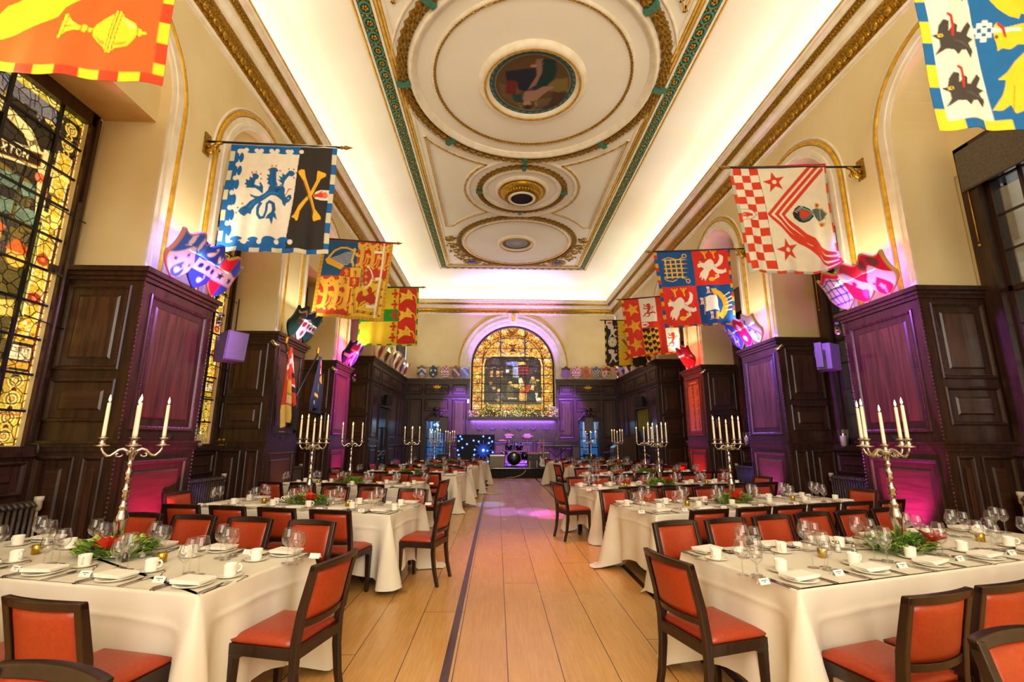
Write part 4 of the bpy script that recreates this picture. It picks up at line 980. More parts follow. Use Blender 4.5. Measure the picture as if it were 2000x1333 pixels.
# 6: quarterly portcullis, griffins and galley
c=B().quad((118,105),(1275,58),(1385,1235),(258,1285)); B6='154E8C'; R6='D22E20'; Y6='E2B02C'
c.poly(B6,'118,105 695,85 770,650 200,680'); c.poly(R6,'695,100 1275,60 1330,625 770,648'); c.poly(R6,'200,680 770,650 845,1230 258,1285'); c.poly('0F4A92','770,648 1330,625 1385,1235 845,1230')
for i in range(5): c.line(Y6,[285,250+i*68+ (i*0),560,240+i*70],20); c.poly(Y6,[540,222+i*70,560,235+i*70,640,240+i*70,560,252+i*70,545,262+i*70])
for i in range(4): c.line(Y6,[300+i*76,235,330+i*76,545],20)
c.line(Y6,'255,250 290,225 350,205 430,225 470,245',12); c.line(Y6,'280,540 320,570 410,590 470,560',12)
for x,y in ((585,183),(640,582)): c.ell(Y6,x,y,38,36); c.ell(B6,x,y,24,23)
c.line(Y6,'500,240 560,205',12); c.line(Y6,'550,520 610,560',12); 
eagle(c,'E9E2D2',985,370,225); eagle(c,'E9E2D2',530,960,225)
c.line('D9A423','1035,730 1130,770 1200,860 1225,950 1200,1060 1150,1130',[70,74,72,70,80,90]); c.poly('D9A423','985,700 1080,690 1085,790 1040,795'); c.poly('D9A423','1065,1045 1130,1050 1110,1165 1060,1160'); c.line('9A6E10','1060,770 1150,830 1190,950 1160,1050',5)
for x,y in ((1180,820),(1210,870),(1215,920),(1210,975),(1215,1030)): c.line('EFE6D0',[x,y,x+95,y-45+ (y-900)*.22],[8,18])
c.poly('E6DFDF','905,830 970,800 1080,800 1100,880 1100,960 1130,1035 1040,1015 900,1045 910,940'); c.line('D9A423','895,820 890,1090',9); c.line('D9A423','820,935 900,935',8); c.line('D9A423','915,770 1010,755',8); c.line('D9A423','965,1160 1060,1145',8)
for x,y in ((945,715),(850,885),(995,1095)): c.poly('EFE9E4',[x-25,y-50,x+20,y-45,x+28,y+45,x-10,y+50,x-8,y]); c.line('C8241A',[x,y-40,x+10,y+45],9); c.line('C8241A',[x-14,y,x+24,y-4],9)
c.free(); c.hem(['C79A2C','B8321E',B6],18,7,'L'); c.hem(['C79A2C',B6,'B8321E'],17,6,'R',1); c.hem([B6,'C79A2C','B8321E'],15,4.5,'B',0); c.rect(B6,0,0,165,3.5)
banner('r',(3.62,3.77),(5.44,5.42),(5.87,5.97),(4.02,4.14),10.175,c,'blue and red quartered banner with portcullis, silver griffins and gold galley',WR,5.97,3.45,5.86,seed=6,amp=.03)
# 7: red with gold stars
c=B().quad((342,92),(915,30),(1003,664),(448,730)); R7='CF3322'
c.poly(R7,'342,92 915,30 1003,664 448,730')
for x,y in ((465,210),(495,392),(528,585)): c.star('E5AE2C',x,y,80,5,.42,-PI/2-.45); 
for x,y in ((465,210),(495,392),(528,585)):
    for i in range(5): a=-PI/2-.45+2*PI*i/5; c.line('B27A14',[x,y,x+62*cos(a),y+62*sin(a)],2.5)
def chk(x,y): lion_passant(c,'C03A2A',x,y,78,claw='2A4A6A')
c.poly('E9E2D4','523,85 688,68 730,330 565,348'); chk(628,205); c.poly('E9E2D4','812,395 960,385 990,655 860,655'); chk(900,520); c.line('C03A2A','640,240 690,235 705,245',14)
c.poly('E9E2D4','568,352 620,348 645,372 620,398 575,405'); hand(c,'CF3322',604,376,24)
c.poly('E0AE2A','578,415 740,398 785,660 625,685')
for i in range(4):
    for j in range(4):
        x=600+j*42+i*12; y=428+i*66-j*4+(18 if j%2 else 0); c.poly('26221E',[x-20,y-12,x+18,y-16,x+22,y+8,x+8,y+22,x,y+38,x-8,y+22,x-18,y+14])
c.poly('26221E','758,65 800,60 815,310 795,315'); 
for y in (90,155,215,280): c.ell('E0AE2A',780+y*.06,y,14,20)
c.poly('26221E','578,415 660,408 640,440 590,445'); c.free(); c.hem(['D9A92C','B8321E'],14,7,'L'); c.hem(['B8321E','D9A92C'],13,5,'B'); c.hem(['B8321E','B8321E','D9A92C'],12,3,'R'); c.rect('8E2418',0,0,165,3)
banner('r',(3.75,3.92),(5.50,5.49),(5.75,5.92),(3.93,4.105),13.6,c,'red banner with three gold stars, red lions and black gold vair',WR,5.94,3.62,5.74,seed=7,amp=.03)
# 8: black and yellow, nearest the stage
c=B().quad((78,318),(560,318),(560,822),(78,822)); K8='2B2724'
c.poly(K8,'78,318 560,318 560,822 78,822'); c.poly('E3C12C','240,325 360,322 375,800 245,806')
for i in range(12):
    c.ell('E3C12C',240+i*.6,340+i*41,14,20); c.ell('E3C12C',362+i*1.6,340+i*41,14,20)
for y in (412,706): c.ell('CF3322',302+(y-412)*.03,y,43,43); c.ell('E3C12C',285+(y-412)*.03,y-2,34,34)
c.poly('EFE8DC','98,325 170,322 170,372 98,375'); hand(c,'CF3322',135,350,28)
for y in (440,705):
    c.poly('DCD6CC',[112,y-65,150,y-72,185,y-60,180,y-20,205,y-30,215,y-15,190,y+10,185,y+30,205,y+55,195,y+75,165,y+30,140,y+65,115,y+85,150,y+20,145,y-20,120,y-30])
    for p in ((210,-55),(215,-15),(212,55)): c.ell('E59A9A',p[0],y+p[1],7,9)
c.ell('E9E4DA',163,558,50,52); c.ell('8E8A80',163,558,38,40); c.ell('E9E4DA',163,558,34,36); c.ell('D9AE2C',163,560,14,15)
for i in range(5): a=PI/2+2*PI*i/5; c.line('5E8A5A',[163+30*cos(a),558+30*sin(a),163+52*cos(a),558+52*sin(a)],4)
c.line('BFC4C8','258,625 330,520 345,500',9); c.line('A5582A','280,525 345,605',26); c.poly('BFC4C8','262,490 295,500 290,530 268,520'); c.line('E3C12C','330,530 350,495',7)
for y in (520,665): c.ell('DCD6CC',415,y,22,26)
c.free(); c.hem([K8,'D9B428'],12,5.5,'LR'); c.hem(['D9B428',K8],10,5,'B')
banner('r',(4.02,4.0),(5.60,5.56),(5.97,5.99),(4.19,4.20),17.0,c,'black and yellow banner with red crescents nearest the stage',WR,5.98,3.85,5.97,seed=8,amp=.02)
# 9: near sash side, white with black birds, blue with gold lion
c=B(230,245)
# frame of the visible crop: 778 px wide crop; lower edge from (215,852) outwards
c.T=None; c.quad((-82,-598),(1194,-574),(1654,865),(225,856)); W9='DDD5C0'; B9='0E5E98'; G9='E8BE22'
c.poly(B9,'-300,-900 1400,-900 1800,1000 100,1000'); c.poly(W9,'-82,-598 260,-610 405,0 505,380 605,812 240,812 105,40')
for x,y in ((230,-110),(310,245),(390,580)): raven(c,x,y,150)
c.poly(G9,'580,170 600,145 640,180 700,170 778,150 900,140 1000,200 1080,330 1000,420 900,380 820,300 740,290 690,320 640,310 610,330 600,280 580,230'); c.ell('6A4A10',600,238,14,12)
for dx,dy in ((0,0),(30,-30),(30,30),(-30,30),(-30,-30),(60,0),(-60,0),(0,55),(0,-45)): c.poly('E6E0D2',[520+dx-17,195+dy-17,520+dx+17,195+dy-17,520+dx+17,195+dy+17,520+dx-17,195+dy+17])
c.line('E6E0D2','570,195 760,192',24); c.line('C8241A','600,150 640,180 660,240',[14,22,12])
c.poly(G9,'778,345 720,400 670,470 610,520 660,525 640,620 590,720 640,725 680,690 710,750 790,720 860,760 960,700 1040,640 1080,500 1000,400 900,360'); 
for x in (710,780,850): c.line('8A6A10',[x,560,x-15,740],5)
c.poly(G9,'520,-10 600,60 680,110 740,125 760,85 800,90 900,60 1000,-100 800,-260 620,-160')
c.free(); c.hem(['E8C428',B9],11,8,'LR'); c.hem(['E8C428',B9],9,7.5,'B'); 
banner('r',(3.30,3.30),(5.00,5.00),(5.92,5.96),(3.83,3.86),3.0,c,'white and blue banner with black raven heads and gold lion',WR,5.97,3.15,5.92,seed=9,amp=.022,waves=3)

# ---------- carved armorial shields ----------
def shield_outline(s,t):
    # s in -1..1 across, t in 0..1 down; returns x,z (half width 1 = .25 m)
    w=1.0-.10*sin(PI*min(1,t*1.6)) if t<.55 else 1.0*max(0,1-((t-.55)/.45)**2.2)
    w=max(w,.02) if t<1 else .02
    top=.0
    a=abs(s); top=.10*cos(a*PI*1.5)*(1-a*.2)-.05*(a>.95)
    return s*w, 1-t+top*(1-t)**3
def shield_mesh(cv,rim='C9A24A',Wd=.25,Hh=.60):
    nu,nv=31,41; P=np.zeros((nv,nu,3)); S,Tt=np.meshgrid(np.linspace(-1,1,nu),np.linspace(0,1,nv))
    for j in range(nv):
        for i in range(nu):
            x,z=shield_outline(S[j,i],Tt[j,i]); P[j,i]=(x*Wd,-.045*(1-x*x)-.012,z*Hh)
    col=cv.sample((S*.5+.5),Tt)
    rc=np.array(hx(rim)); edge=(np.abs(S)>.93)|(Tt<.035)|(Tt>.97); col[edge]=rc
    # border ring then back face
    n=nv; back=P.copy(); back[...,1]=P[...,1]+.035
    rows=[P]; 
    full=np.concatenate([back[:, :1],P,back[:,-1:]],1); cf=np.concatenate([np.tile(rc,(nv,1,1)),col,np.tile(rc,(nv,1,1))],1)
    top=full[:1].copy(); top[...,1]=top[...,1]+.035; bot=full[-1:].copy(); bot[...,1]+=.035
    full=np.concatenate([top,full,bot],0); cf=np.concatenate([np.tile(rc,(1,nu+2,1)),cf,np.tile(rc,(1,nu+2,1))],0)
    return full,cf
def SH(f,*ops,rim='C9A24A'):
    c=Cv(64,80,f,64,80)
    for o in ops: o(c)
    return c,rim
def chevron(col,w=12,y=30): return lambda c:c.line(col,[-4,y+34,32,y,68,y+34],w)
def bend(col,w=14): return lambda c:c.line(col,[-6,-6,70,74],w)
def fess(col,y=36,w=18): return lambda c:c.rect(col,0,y-w/2,64,y+w/2)
def chief(col,h=22): return lambda c:c.rect(col,0,0,64,h)
def pale(col,x0=32,x1=64): return lambda c:c.rect(col,x0,0,x1,80)
def stars(col,pts,r=7): return lambda c:[c.star(col,x,y,r) for x,y in pts]
def dots(col,pts,r=5): return lambda c:[c.ell(col,x,y,r) for x,y in pts]
def lio(col,x,y,s): return lambda c:lion_passant(c,col,x,y,s)
def lattice(col,n=5,w=3): 
    def f(c):
        for i in range(n+1): c.line(col,[i*64/n,0,i*64/n,80],w); c.line(col,[0,i*80/n,64,i*80/n],w)
    return f
def check(col,n=6):
    def f(c):
        for i in range(n):
            for j in range(n):
                if (i+j)%2: c.rect(col,i*64/n,j*80/n,(i+1)*64/n,(j+1)*80/n)
    return f
def cross(col,x,y,r,w=4): return lambda c:(c.line(col,[x-r,y,x+r,y],w),c.line(col,[x,y-r,x,y+r],w))
def wavy(cols,y0,n=5):
    def f(c):
        for k in range(n): c.line(cols[k%len(cols)],[q for i in range(17) for q in (i*4,y0+k*7+3*sin(i*1.2))],7)
    return f
def swan(x,y,s,col='F2EEE8'): return lambda c:(c.ell(col,x,y,.7*s,.42*s),c.line(col,[x+.5*s,y,x+.75*s,y-.5*s,x+.5*s,y-.85*s],.2*s),c.ell(col,x+.45*s,y-.85*s,.18*s,.14*s))
def owl(x,y,s): return lambda c:(c.ell('EDEBEA',x,y,.35*s,.6*s),c.ell('EDEBEA',x,y-.65*s,.3*s,.25*s),c.line('EDEBEA',[x-.5*s,y+.7*s,x+.4*s,y+.6*s],.12*s))
def anchor(x,y,s): return lambda c:(c.line('2A2A5A',[x,y-s,x,y+s],.22*s),c.line('2A2A5A',[x-.5*s,y-.6*s,x+.5*s,y-.6*s],.2*s),c.line('2A2A5A',[x-.7*s,y+.4*s,x-.4*s,y+.9*s,x,y+s,x+.4*s,y+.9*s,x+.7*s,y+.4*s],.2*s))
Bl,Rd,Wh,Nv,Bk,Gn,Or='3E76D0','D8263C','F0EDEA','1E3A6A','2A2624','1F4E3A','C8602A'
def put_shield(spec,label,x,y,z,rz,lean,sc=1.0,group=None):
    c,rim=spec; P,cf=shield_mesh(c,rim)
    P=P.copy(); zc,yc=P[...,2].copy(),P[...,1].copy()
    P[...,1]=yc*cos(lean)-zc*sin(lean); P[...,2]=yc*sin(lean)+zc*cos(lean); P*=sc
    o=gridmesh('armorial_shield',P,cf,M['shield'],None,(x,y,z)); o.rotation_euler=(0,0,rz)
    return tag(o,label,'shield',group)
def trio(side,y0,dy,specs,labels,group):
    for k,(sp,lb) in enumerate(zip(specs,labels)):
        x=(XL+.05) if side=='L' else (XR-.05); rz=PI/2 if side=='L' else -PI/2
        put_shield(sp,lb,x,y0+dy*k,3.62,rz,.52,1.08,group)
trio('L',5.86,.43,[SH(Bl,owl(20,14,13),owl(42,14,13),chevron(Wh,22,34),stars(Nv,[(32,38),(16,50),(48,50)],5),swan(30,66,13),rim='C98A80'),
  SH('3355B8',swan(20,16,11),swan(46,16,11),fess(Wh,40,22),dots(Nv,[(16,40),(32,40),(48,40)],5),swan(32,64,12),rim='2F4E9A'),
  SH(Rd,pale('3A62C8'),fess(Wh,40,24),stars(Nv,[(18,40),(46,40)],9))],
 ['blue shield with swan, white chevron and dark stars on first stained side pier','blue shield with white band, grapes and swans between two shields','red and blue shield with white band and two dark stars'],'shields on the first stained glass pier')
trio('L',9.36,.36,[SH(Gn,dots('6A4A2A',[(32,30)],14),fess('C8B890',12,6),rim='2A2622'),SH(Wh,chief(Nv,22),dots('B03A3A',[(20,36),(44,36),(32,60)],8),rim='B0A890'),SH(Gn,fess(Wh,38,20),dots(Bk,[(16,38),(32,38),(48,38)],5),rim='2A2622')],
 ['dark green shield with brown device on second stained glass side pier','white shield with red birds under dark blue top','dark green shield with white band and three black dots'],'shields on the second stained glass pier')
trio('L',12.72,.33,[SH(Bk,dots(Rd,[(32,20)],12),fess('C8A060',50,10),rim=Bk),SH(Rd,chevron(Wh,10),dots(Wh,[(32,64)],8),rim='E89AA8'),SH('5A3AA0',pale(Wh,0,22),bend(Wh,8),rim='C8C0E0')],
 ['black shield with red disc on third stained glass side pier','pink red shield with white chevron beside the purple shield','purple and white shield at stage end of third pier'],'shields on the third stained glass pier')
trio('R',6.24,.40,[SH(Rd,dots('7A4A3A',[(18,14),(44,14)],10),chevron(Wh,18,30),stars(Nv,[(18,52)],5),lio('E8C8D8',32,66,12)),SH(Rd,lio('9A5A4A',30,20,18),bend(Wh,16),dots(Rd,[(32,40)],5),dots('9A5A6A',[(44,64)],9)),SH(Wh,lattice('2A3A7A'),chief(Rd,12))],
 ['red shield with white chevron and brown hoods on first sash side pier','red shield with lion and white diagonal band','white shield latticed in dark blue with red corner'],'shields on the first sash window pier')
trio('R',9.62,.37,[SH(Wh,anchor(24,26,16),anchor(42,58,13),bend('8A90D0',5)),SH(Rd,dots(Wh,[(32,24),(32,56)],9),rim='E8A0B8'),SH('4A5AD0',lio(Wh,30,40,28))],
 ['white shield with two dark anchors on second sash side pier','narrow crimson shield between anchor and lion shields','blue violet shield with white lion'],'shields on the second sash window pier')
trio('R',13.05,.35,[SH(Rd,fess('E8C8B8',40,10),chevron('7A2A20',8),rim='8A2A20'),SH('D84A3A',pale('8A3A2A',40,64),fess(Wh,30,8),rim='8A2A20')],
 ['red shield with pale band on third sash side pier','tilted red and brown shield overhanging third sash side pier'],'shields on the third sash window pier')
S_BL=[(SH('D8C8B0',chief('5A5048',16),chevron('2A6A8A',14,30),dots('4A4038',[(20,66),(44,66)],6)),'cream shield with blue chevron, outermost on stained side of end wall'),
 (SH('203A4A',stars(Wh,[(18,28),(46,28),(32,58)],10)),'dark blue shield with three white stars on end wall'),
 (SH('E0CAC8',check('A03048',6),wavy(['E8D8D0','7A2A3A'],40,6)),'red chequered shield over wavy bars on end wall'),
 (SH('6A5A6A',bend('E0C8B0',12),chief('8A6A40',14),dots('8A5A7A',[(24,54)],10)),'purple grey shield with tan band on end wall'),
 (SH('7A8AE0',bend('C0C8F0',14),chief('E0E0F0',14)),'pale lilac blue shield beside the arched end window, stained side')]
for (sp,lb),x in zip(S_BL,(-3.58,-2.96,-2.72+.30,-2.02,-1.62)): pass
for (sp,lb),x,dy in zip(S_BL,(-3.58,-3.03,-2.46,-1.97,-1.55),(0,.03,0,.03,0)): put_shield(sp,lb,x,YB-.03-dy,4.40,0,.10,.95,'shields on the end wall ledge')
S_BR=[(SH('5A4A44',chief('4A3A34',24),fess('9A6AC0',50,60)),'grey brown and lilac shield beside the arched end window, sash side'),
 (SH('F0D0E0',check('C83A8A',6),wavy(['F0D8E8','B03A80'],42,6)),'magenta chequered shield over wavy bars on end wall'),
 (SH('D05A3A',chevron('8A6A3A',14,28),dots('6A7A4A',[(18,24),(46,24),(32,64)],6)),'orange shield with brown chevron on end wall'),
 (SH('C8BCA0',chief('2A4A8A',20),dots('D9B04A',[(14,10),(32,10),(50,10)],4),check('2A2A2A',8),chief('2A4A8A',20)),'shield with blue top and black chequers on end wall'),
 (SH('D8C8B0',chief('A03028',24),cross('A02820',18,42,9),cross('A02820',46,42,9),cross('A02820',32,60,9,3)),'cream shield with red crosses under red top on end wall')]
for (sp,lb),x in zip(S_BR,(3.28,3.77,4.26,4.75,5.22)): put_shield(sp,lb,x,YB-.03,4.40,0,.10,.95,'shields on the end wall ledge')
fars=[('C8402A','E0B0A0','red and cream shield'),('5A4A38','8A7A58','brown shield'),('E8E0E0','2A2628','white and black shield'),('B05A3A','E8C0A0','russet shield'),('4A5AC0','C0C0E8','blue violet shield'),('C82A4A','F0D0D8','crimson shield')]
for i,(a,b,nm) in enumerate(fars):
    yy=16.5+.92*i
    put_shield(SH(a,bend(b,16),dots(b,[(46,20)],6)),nm+', %s from stage above tall stained side panelling'%ORD[5-i],XL+.05,yy,4.40,PI/2,.45,.95,'shields above the tall panelling')
for i,(a,b,nm) in enumerate([('8A1A3A','D0A0B0','maroon shield'),('2A3A3A','6A7A70','dark slate shield'),('E0D0D0','A04A6A','pale pink shield'),('7A3A8A','E8D8F0','purple shield'),('3A4AD0','D0D8F8','bright blue shield'),('B03038','F0E0D8','red and white shield')]):
    yy=16.8+.9*i
    put_shield(SH(a,fess(b,40,16),dots(b,[(20,18),(44,18)],6)),nm+', %s from stage above tall sash side panelling'%ORD[5-i],XR-.05,yy,4.40,-PI/2,.45,.95,'shields above the tall panelling')

# ---------- stained glass ----------
K='1A120A'
def guil(c,x,y0,y1,r,n,gold='F2C64A'):
    for i in range(n):
        y=y0+(y1-y0)*(i+.5)/n
        c.ell(K,x,y,r*1.05); c.ell(gold,x,y,r*.98); c.ell('2A2010',x,y,r*.74); c.ell('7A7A28',x,y,r*.66); c.ell('F7D978',x,y,r*.52); c.ell(K,x,y,r*.36); c.star('F0A830',x,y,r*.34,8,.55)
        yy=y+(y1-y0)/n/2; c.ell(gold,x,yy,r*.5); c.ell('5A2410',x,yy,r*.33); 
def rose(c,x,y,r,col): c.ell(K,x,y,r*1.12); c.ell(col,x,y,r); c.ell(K,x,y,r*.75); c.ell(col,x,y,r*.68); c.star('F08A4A',x,y,r*.5,8,.5)
def tex(c,x0,y0,x1,y1,cols,n,rng,ln=K,lw=.8,sz=6):
    for _ in range(n):
        x=rng.uniform(x0,x1);y=rng.uniform(y0,y1);r=rng.uniform(.4,1)*sz; c.ell(rng.choice(cols),x,y,r,r*rng.uniform(.5,1),n=7,rot=rng.uniform(0,3))
def side_glass(seed,name_on):
    # canvas 180 x 415 (cm); v=0 at the top
    rng=random.Random(seed); c=Cv(200,440,'2E2517',180,415); 
    # interior scene, dark browns
    for i in range(150):
        x=rng.uniform(0,140);y=rng.uniform(100,330);w=rng.uniform(8,26);h=rng.uniform(10,34); c.poly(rng.choice(['3A3020','4A3C22','57482A','2A241A','6A5420','3A3A30','4E4426']),[x,y,x+w,y+rng.uniform(-5,5),x+w+rng.uniform(-4,4),y+h,x+rng.uniform(-4,4),y+h]); c.line(K,[x,y,x+w,y,x+w,y+h,x,y+h,x,y],1.0)
    # figures
    for i,(x,y,k) in enumerate(((60,210,'4A4440'),(105,225,'6A4A1A'),(30,230,'3A3A4A'),(135,240,'5A4A20'))):
        c.poly(k,[x-16,y-22,x+14,y-24,x+22,y+30,x+18,y+95,x-22,y+95,x-20,y+20]); c.ell('E8A83A',x,y-34,11,13); c.poly('C85A1E',[x-13,y-38,x-4,y-54,x+14,y-46,x+10,y-38]); c.line(K,[x-16,y-22,x-22,y+95],1.2); c.line(K,[x+14,y-24,x+20,y+95],1.2); c.poly('E8C050',[x-10,y+20,x+8,y+15,x+10,y+34,x-12,y+36])
    c.rect('8A8A20',146,160,152,330); [c.line(K,[146,yy,152,yy],1) for yy in range(160,330,24)]; c.rect('C89A2A',10,290,120,300); c.rect('8A6A1A',10,303,120,322)
    for y in (120,150): 
        for x in range(20,150,26): c.poly('6A7A5A',[x,y,x+22,y-3,x+22,y+14,x,y+16])
    # arch top with capital letters scroll
    c.line('E8C878',[0,44,70,46,118,62,142,95,150,150],12); c.line(K,[0,37,70,39,122,56,148,92,157,150],1.3); c.line(K,[0,51,68,53,114,69,136,98,143,150],1.3)
    for i in range(11): t=i/10; x=4+t*108; c.line(K,[x,38+t*t*18,x-2,52+t*t*18],1)
    c.poly('B8862A','52,92 95,86 140,74 142,96 96,108 54,112'); c.poly('3A2214','56,95 96,89 137,78 138,93 96,104 57,109'); c.line('E8D090','54,93 95,87 140,75',2.2); c.line('E8D090','55,111 96,106 141,95',2.2); c.poly('E8C878','138,70 152,66 148,82 154,96 140,100'); c.ell('D8683A',141,106,6); c.ell('C85A30',150,120,4.5)
    # letters of the scroll
    if name_on:
        gl={'A':[(0,1,.5,0,1,1),(.2,.6,.8,.6)],'X':[(0,0,1,1),(1,0,0,1)],'T':[(0,0,1,0),(.5,0,.5,1)],'O':[(.5,0,1,.3,1,.7,.5,1,0,.7,0,.3,.5,0)],'N':[(0,1,0,0,1,1,1,0)],'C':[(1,.15,.5,0,0,.3,0,.7,.5,1,1,.85)]}
        for q,ch in enumerate('CAXTON'):
            for s_ in gl[ch]: c.line('F0D890',[v for i in range(0,len(s_),2) for v in (92+q*7.2+s_[i]*4.6-9.5,93.5-q*1.75+s_[i+1]*8.6)],1.35)
    tex(c,0,5,150,40,['E8C060','C8962A','7A6A5A','8A7A68','5A5048','D8B050'],120,rng,sz=5)
    for i in range(20): x=rng.uniform(0,150); c.poly('6E6660',[x,8+rng.uniform(0,10),x+12,6,x+15,30,x-2,34]); c.line(K,[x,8,x+12,6,x+15,30],1)
    # carved column down the stage side, roundels
    for side in (0,1):
        X=(lambda v: v) if side==0 else (lambda v: 180-v)
        x0,x1=sorted((X(153),X(173)))
        c.rect('E5B02C',x0,60,x1,300)
        for y in range(62,300,3): 
            for _ in range(5): xx=rng.uniform(x0+2,x1-2); c.ell(rng.choice(['F4D070','B87A14','FBE49A','C8901E']),xx,y,1.5,1.1,n=6)
        c.line('F8E2A0',[x0+1.5,60,x0+1.5,300],1.4); c.line('F8E2A0',[x1-1.5,60,x1-1.5,300],1.4); c.line(K,[x0,60,x0,300],1.2); c.line(K,[x1,60,x1,300],1)
        for y in (60,118,175,222,270,300): c.line(K,[x0,y,x1,y],1.4)
        c.poly('D8A42A',[x0-4,272,x1,272,x1,300,x0-12,300]); tex(c,x0-8,274,x1,298,['F4D070','B87A14','8A5A10','F8E0A0'],50,rng,sz=2.4)
        for y in (199,247): rose(c,(x0+x1)/2,y,6.5,'C8401A')
        c.rect('2E2A1E',x0-1,118,x0+5,150); c.poly('F2C85A',[x0-7,142,x1+2,142,x1-2,156,x0-3,156]); c.poly('F2C85A',[x0-7,80,x1+3,86,x1,94,x0-4,90])
        c.rect('F2D88A',x0-6,303,x1,320); c.line(K,[x0-6,303,x1,303,x1,320,x0-6,320,x0-6,303],1.2); c.line('8A6A20',[x0-3,306,x1-3,306,x1-3,317,x0-3,317,x0-3,306],.9); c.rect('C8962A',x0-12,322,x1,329); c.rect('B8A030',x0-2,332,x1+2,415); guil(c,(x0+x1)/2,333,415,9.2,4)
        guil(c,(x0+x1)/2,14,58,8,2)
        c.line('B8321A',[x0-3,332,x0-3,415],1.3)
        c.line('B8321A',[X(174.6),0,X(174.6),415],1.3)
        c.rect('F0D060',min(X(180),X(176)),0,max(X(180),X(176)),415)
        for y in range(0,415,17): c.line(K,[X(180),y,X(175),y],1)
        c.line(K,[X(175.2),0,X(175.2),415],1)
    for q,ch in enumerate('OBIIT'):
        for l_ in {'O':[(0,0,1,0,1,1,0,1,0,0)],'B':[(0,0,0,1,1,1,1,.5,0,.5),(0,0,.8,0,.8,.5)],'I':[(.5,0,.5,1)],'T':[(0,0,1,0),(.5,0,.5,1)]}[ch]: c.line('4A3410',[v for i in range(0,len(l_),2) for v in (154+q*3.4+l_[i]*2.2,307+l_[i+1]*3.6)],.8)
    for q,l_ in enumerate(((.5,0,.5,1),(0,0,1,0,1,1,0,1,0,0),(0,0,0,.5,1,.5),(0,0,1,0,1,1,0,1,0,0))): c.line('4A3410',[v for i in range(0,len(l_),2) for v in (156+q*3.6+l_[i]*2.2,312.5+l_[i+1]*3.6)],.8)
    c.rect('D8A832',10,334,142,352); tex(c,10,336,142,350,['F4D070','B87A14','8A5A10','F8E0A0'],90,rng,sz=3)
    # bottom and top guilloche bands
    c.rect('B8A030',0,380,150,415); c.rect('B8A030',0,0,175,13)
    for x in range(10,150,21): 
        c.ell(K,x,398,11); c.ell('F2CC5A',x,398,10.2); c.ell('2A2010',x,398,7.6); c.ell('F7D978',x,398,5.4); c.ell(K,x,398,3.7); c.star('F0A830',x,398,3.6,8,.55); c.ell('F2C64A',x+10.5,398,5); c.ell('5A2410',x+10.5,398,3.2)
        c.ell('F2CC5A',x,4,8.5); c.ell('2A2010',x,4,6); c.ell('F7D978',x,4,4.4); c.ell('B86A20',x,4,2)
    c.line('B8321A','0,381 175,381',1.5)
    # leads and saddle bars are painted by the real glazing bars in front
    return c
def window_left(i,cy,y0,y1):
    z0,z1=1.45,5.60
    t=thing('window_%d'%(i+1),'stained glass window, %s from the entrance, with dark oak frame'%ORD[i],'window',(NL,cy,z0)); t['kind']='structure'
    a,b=y0-cy+.02,y1-cy-.02; x=0
    mb=MB()
    for (p,q) in ((a,a+.10),(b-.10,b)): mb.box(-.32,.02,p,q,0,z1-z0+.05)
    for (p,q) in ((a,a+.05),(b-.05,b)): mb.box(.02,.05,p,q,0,z1-z0)
    mb.box(-.32,.02,a,b,z1-z0-.12,z1-z0+.06); mb.box(-.32,.10,a,b,-.09,.02); mb.box(-.34,-.30,a,b,-.09,.06)
    mb.build('window_frame',M['oak'],t)
    c=side_glass(10+i,i==0); w=b-a-.16; h=z1-z0-.10
    u=np.linspace(0,1,c.nx);v=np.linspace(0,1,c.ny);U,V=np.meshgrid(u,v)
    # stage end of the opening is u=1
    P=np.stack([np.full_like(U,-.07),a+.08+U*w,h+.03-V*h],-1)
    gridmesh('pane',P,c.img(),M['stain'],t,None,False)
    mb=MB()
    for q in (.20,.50,.808): mb.box(-.06,-.03,a+.08+q*w-.017,a+.08+q*w+.017,0,h+.03)
    for q in range(1,10): mb.box(-.06,-.035,a+.06,b-.06,h*q/10-.013,h*q/10+.013)
    for q in (3,6): mb.tube([(-.04,b-.35,h*q/9.+.1),(.10,b+.0,h*q/9.+.02)],.008,5)
    mb.build('glazing_bars',M['black'],t)
for i in range(4):
    a=PL[i][1]; b=PL[i+1][0] if i<3 else 16.15
    window_left(i,(a+b)/2,a,b)
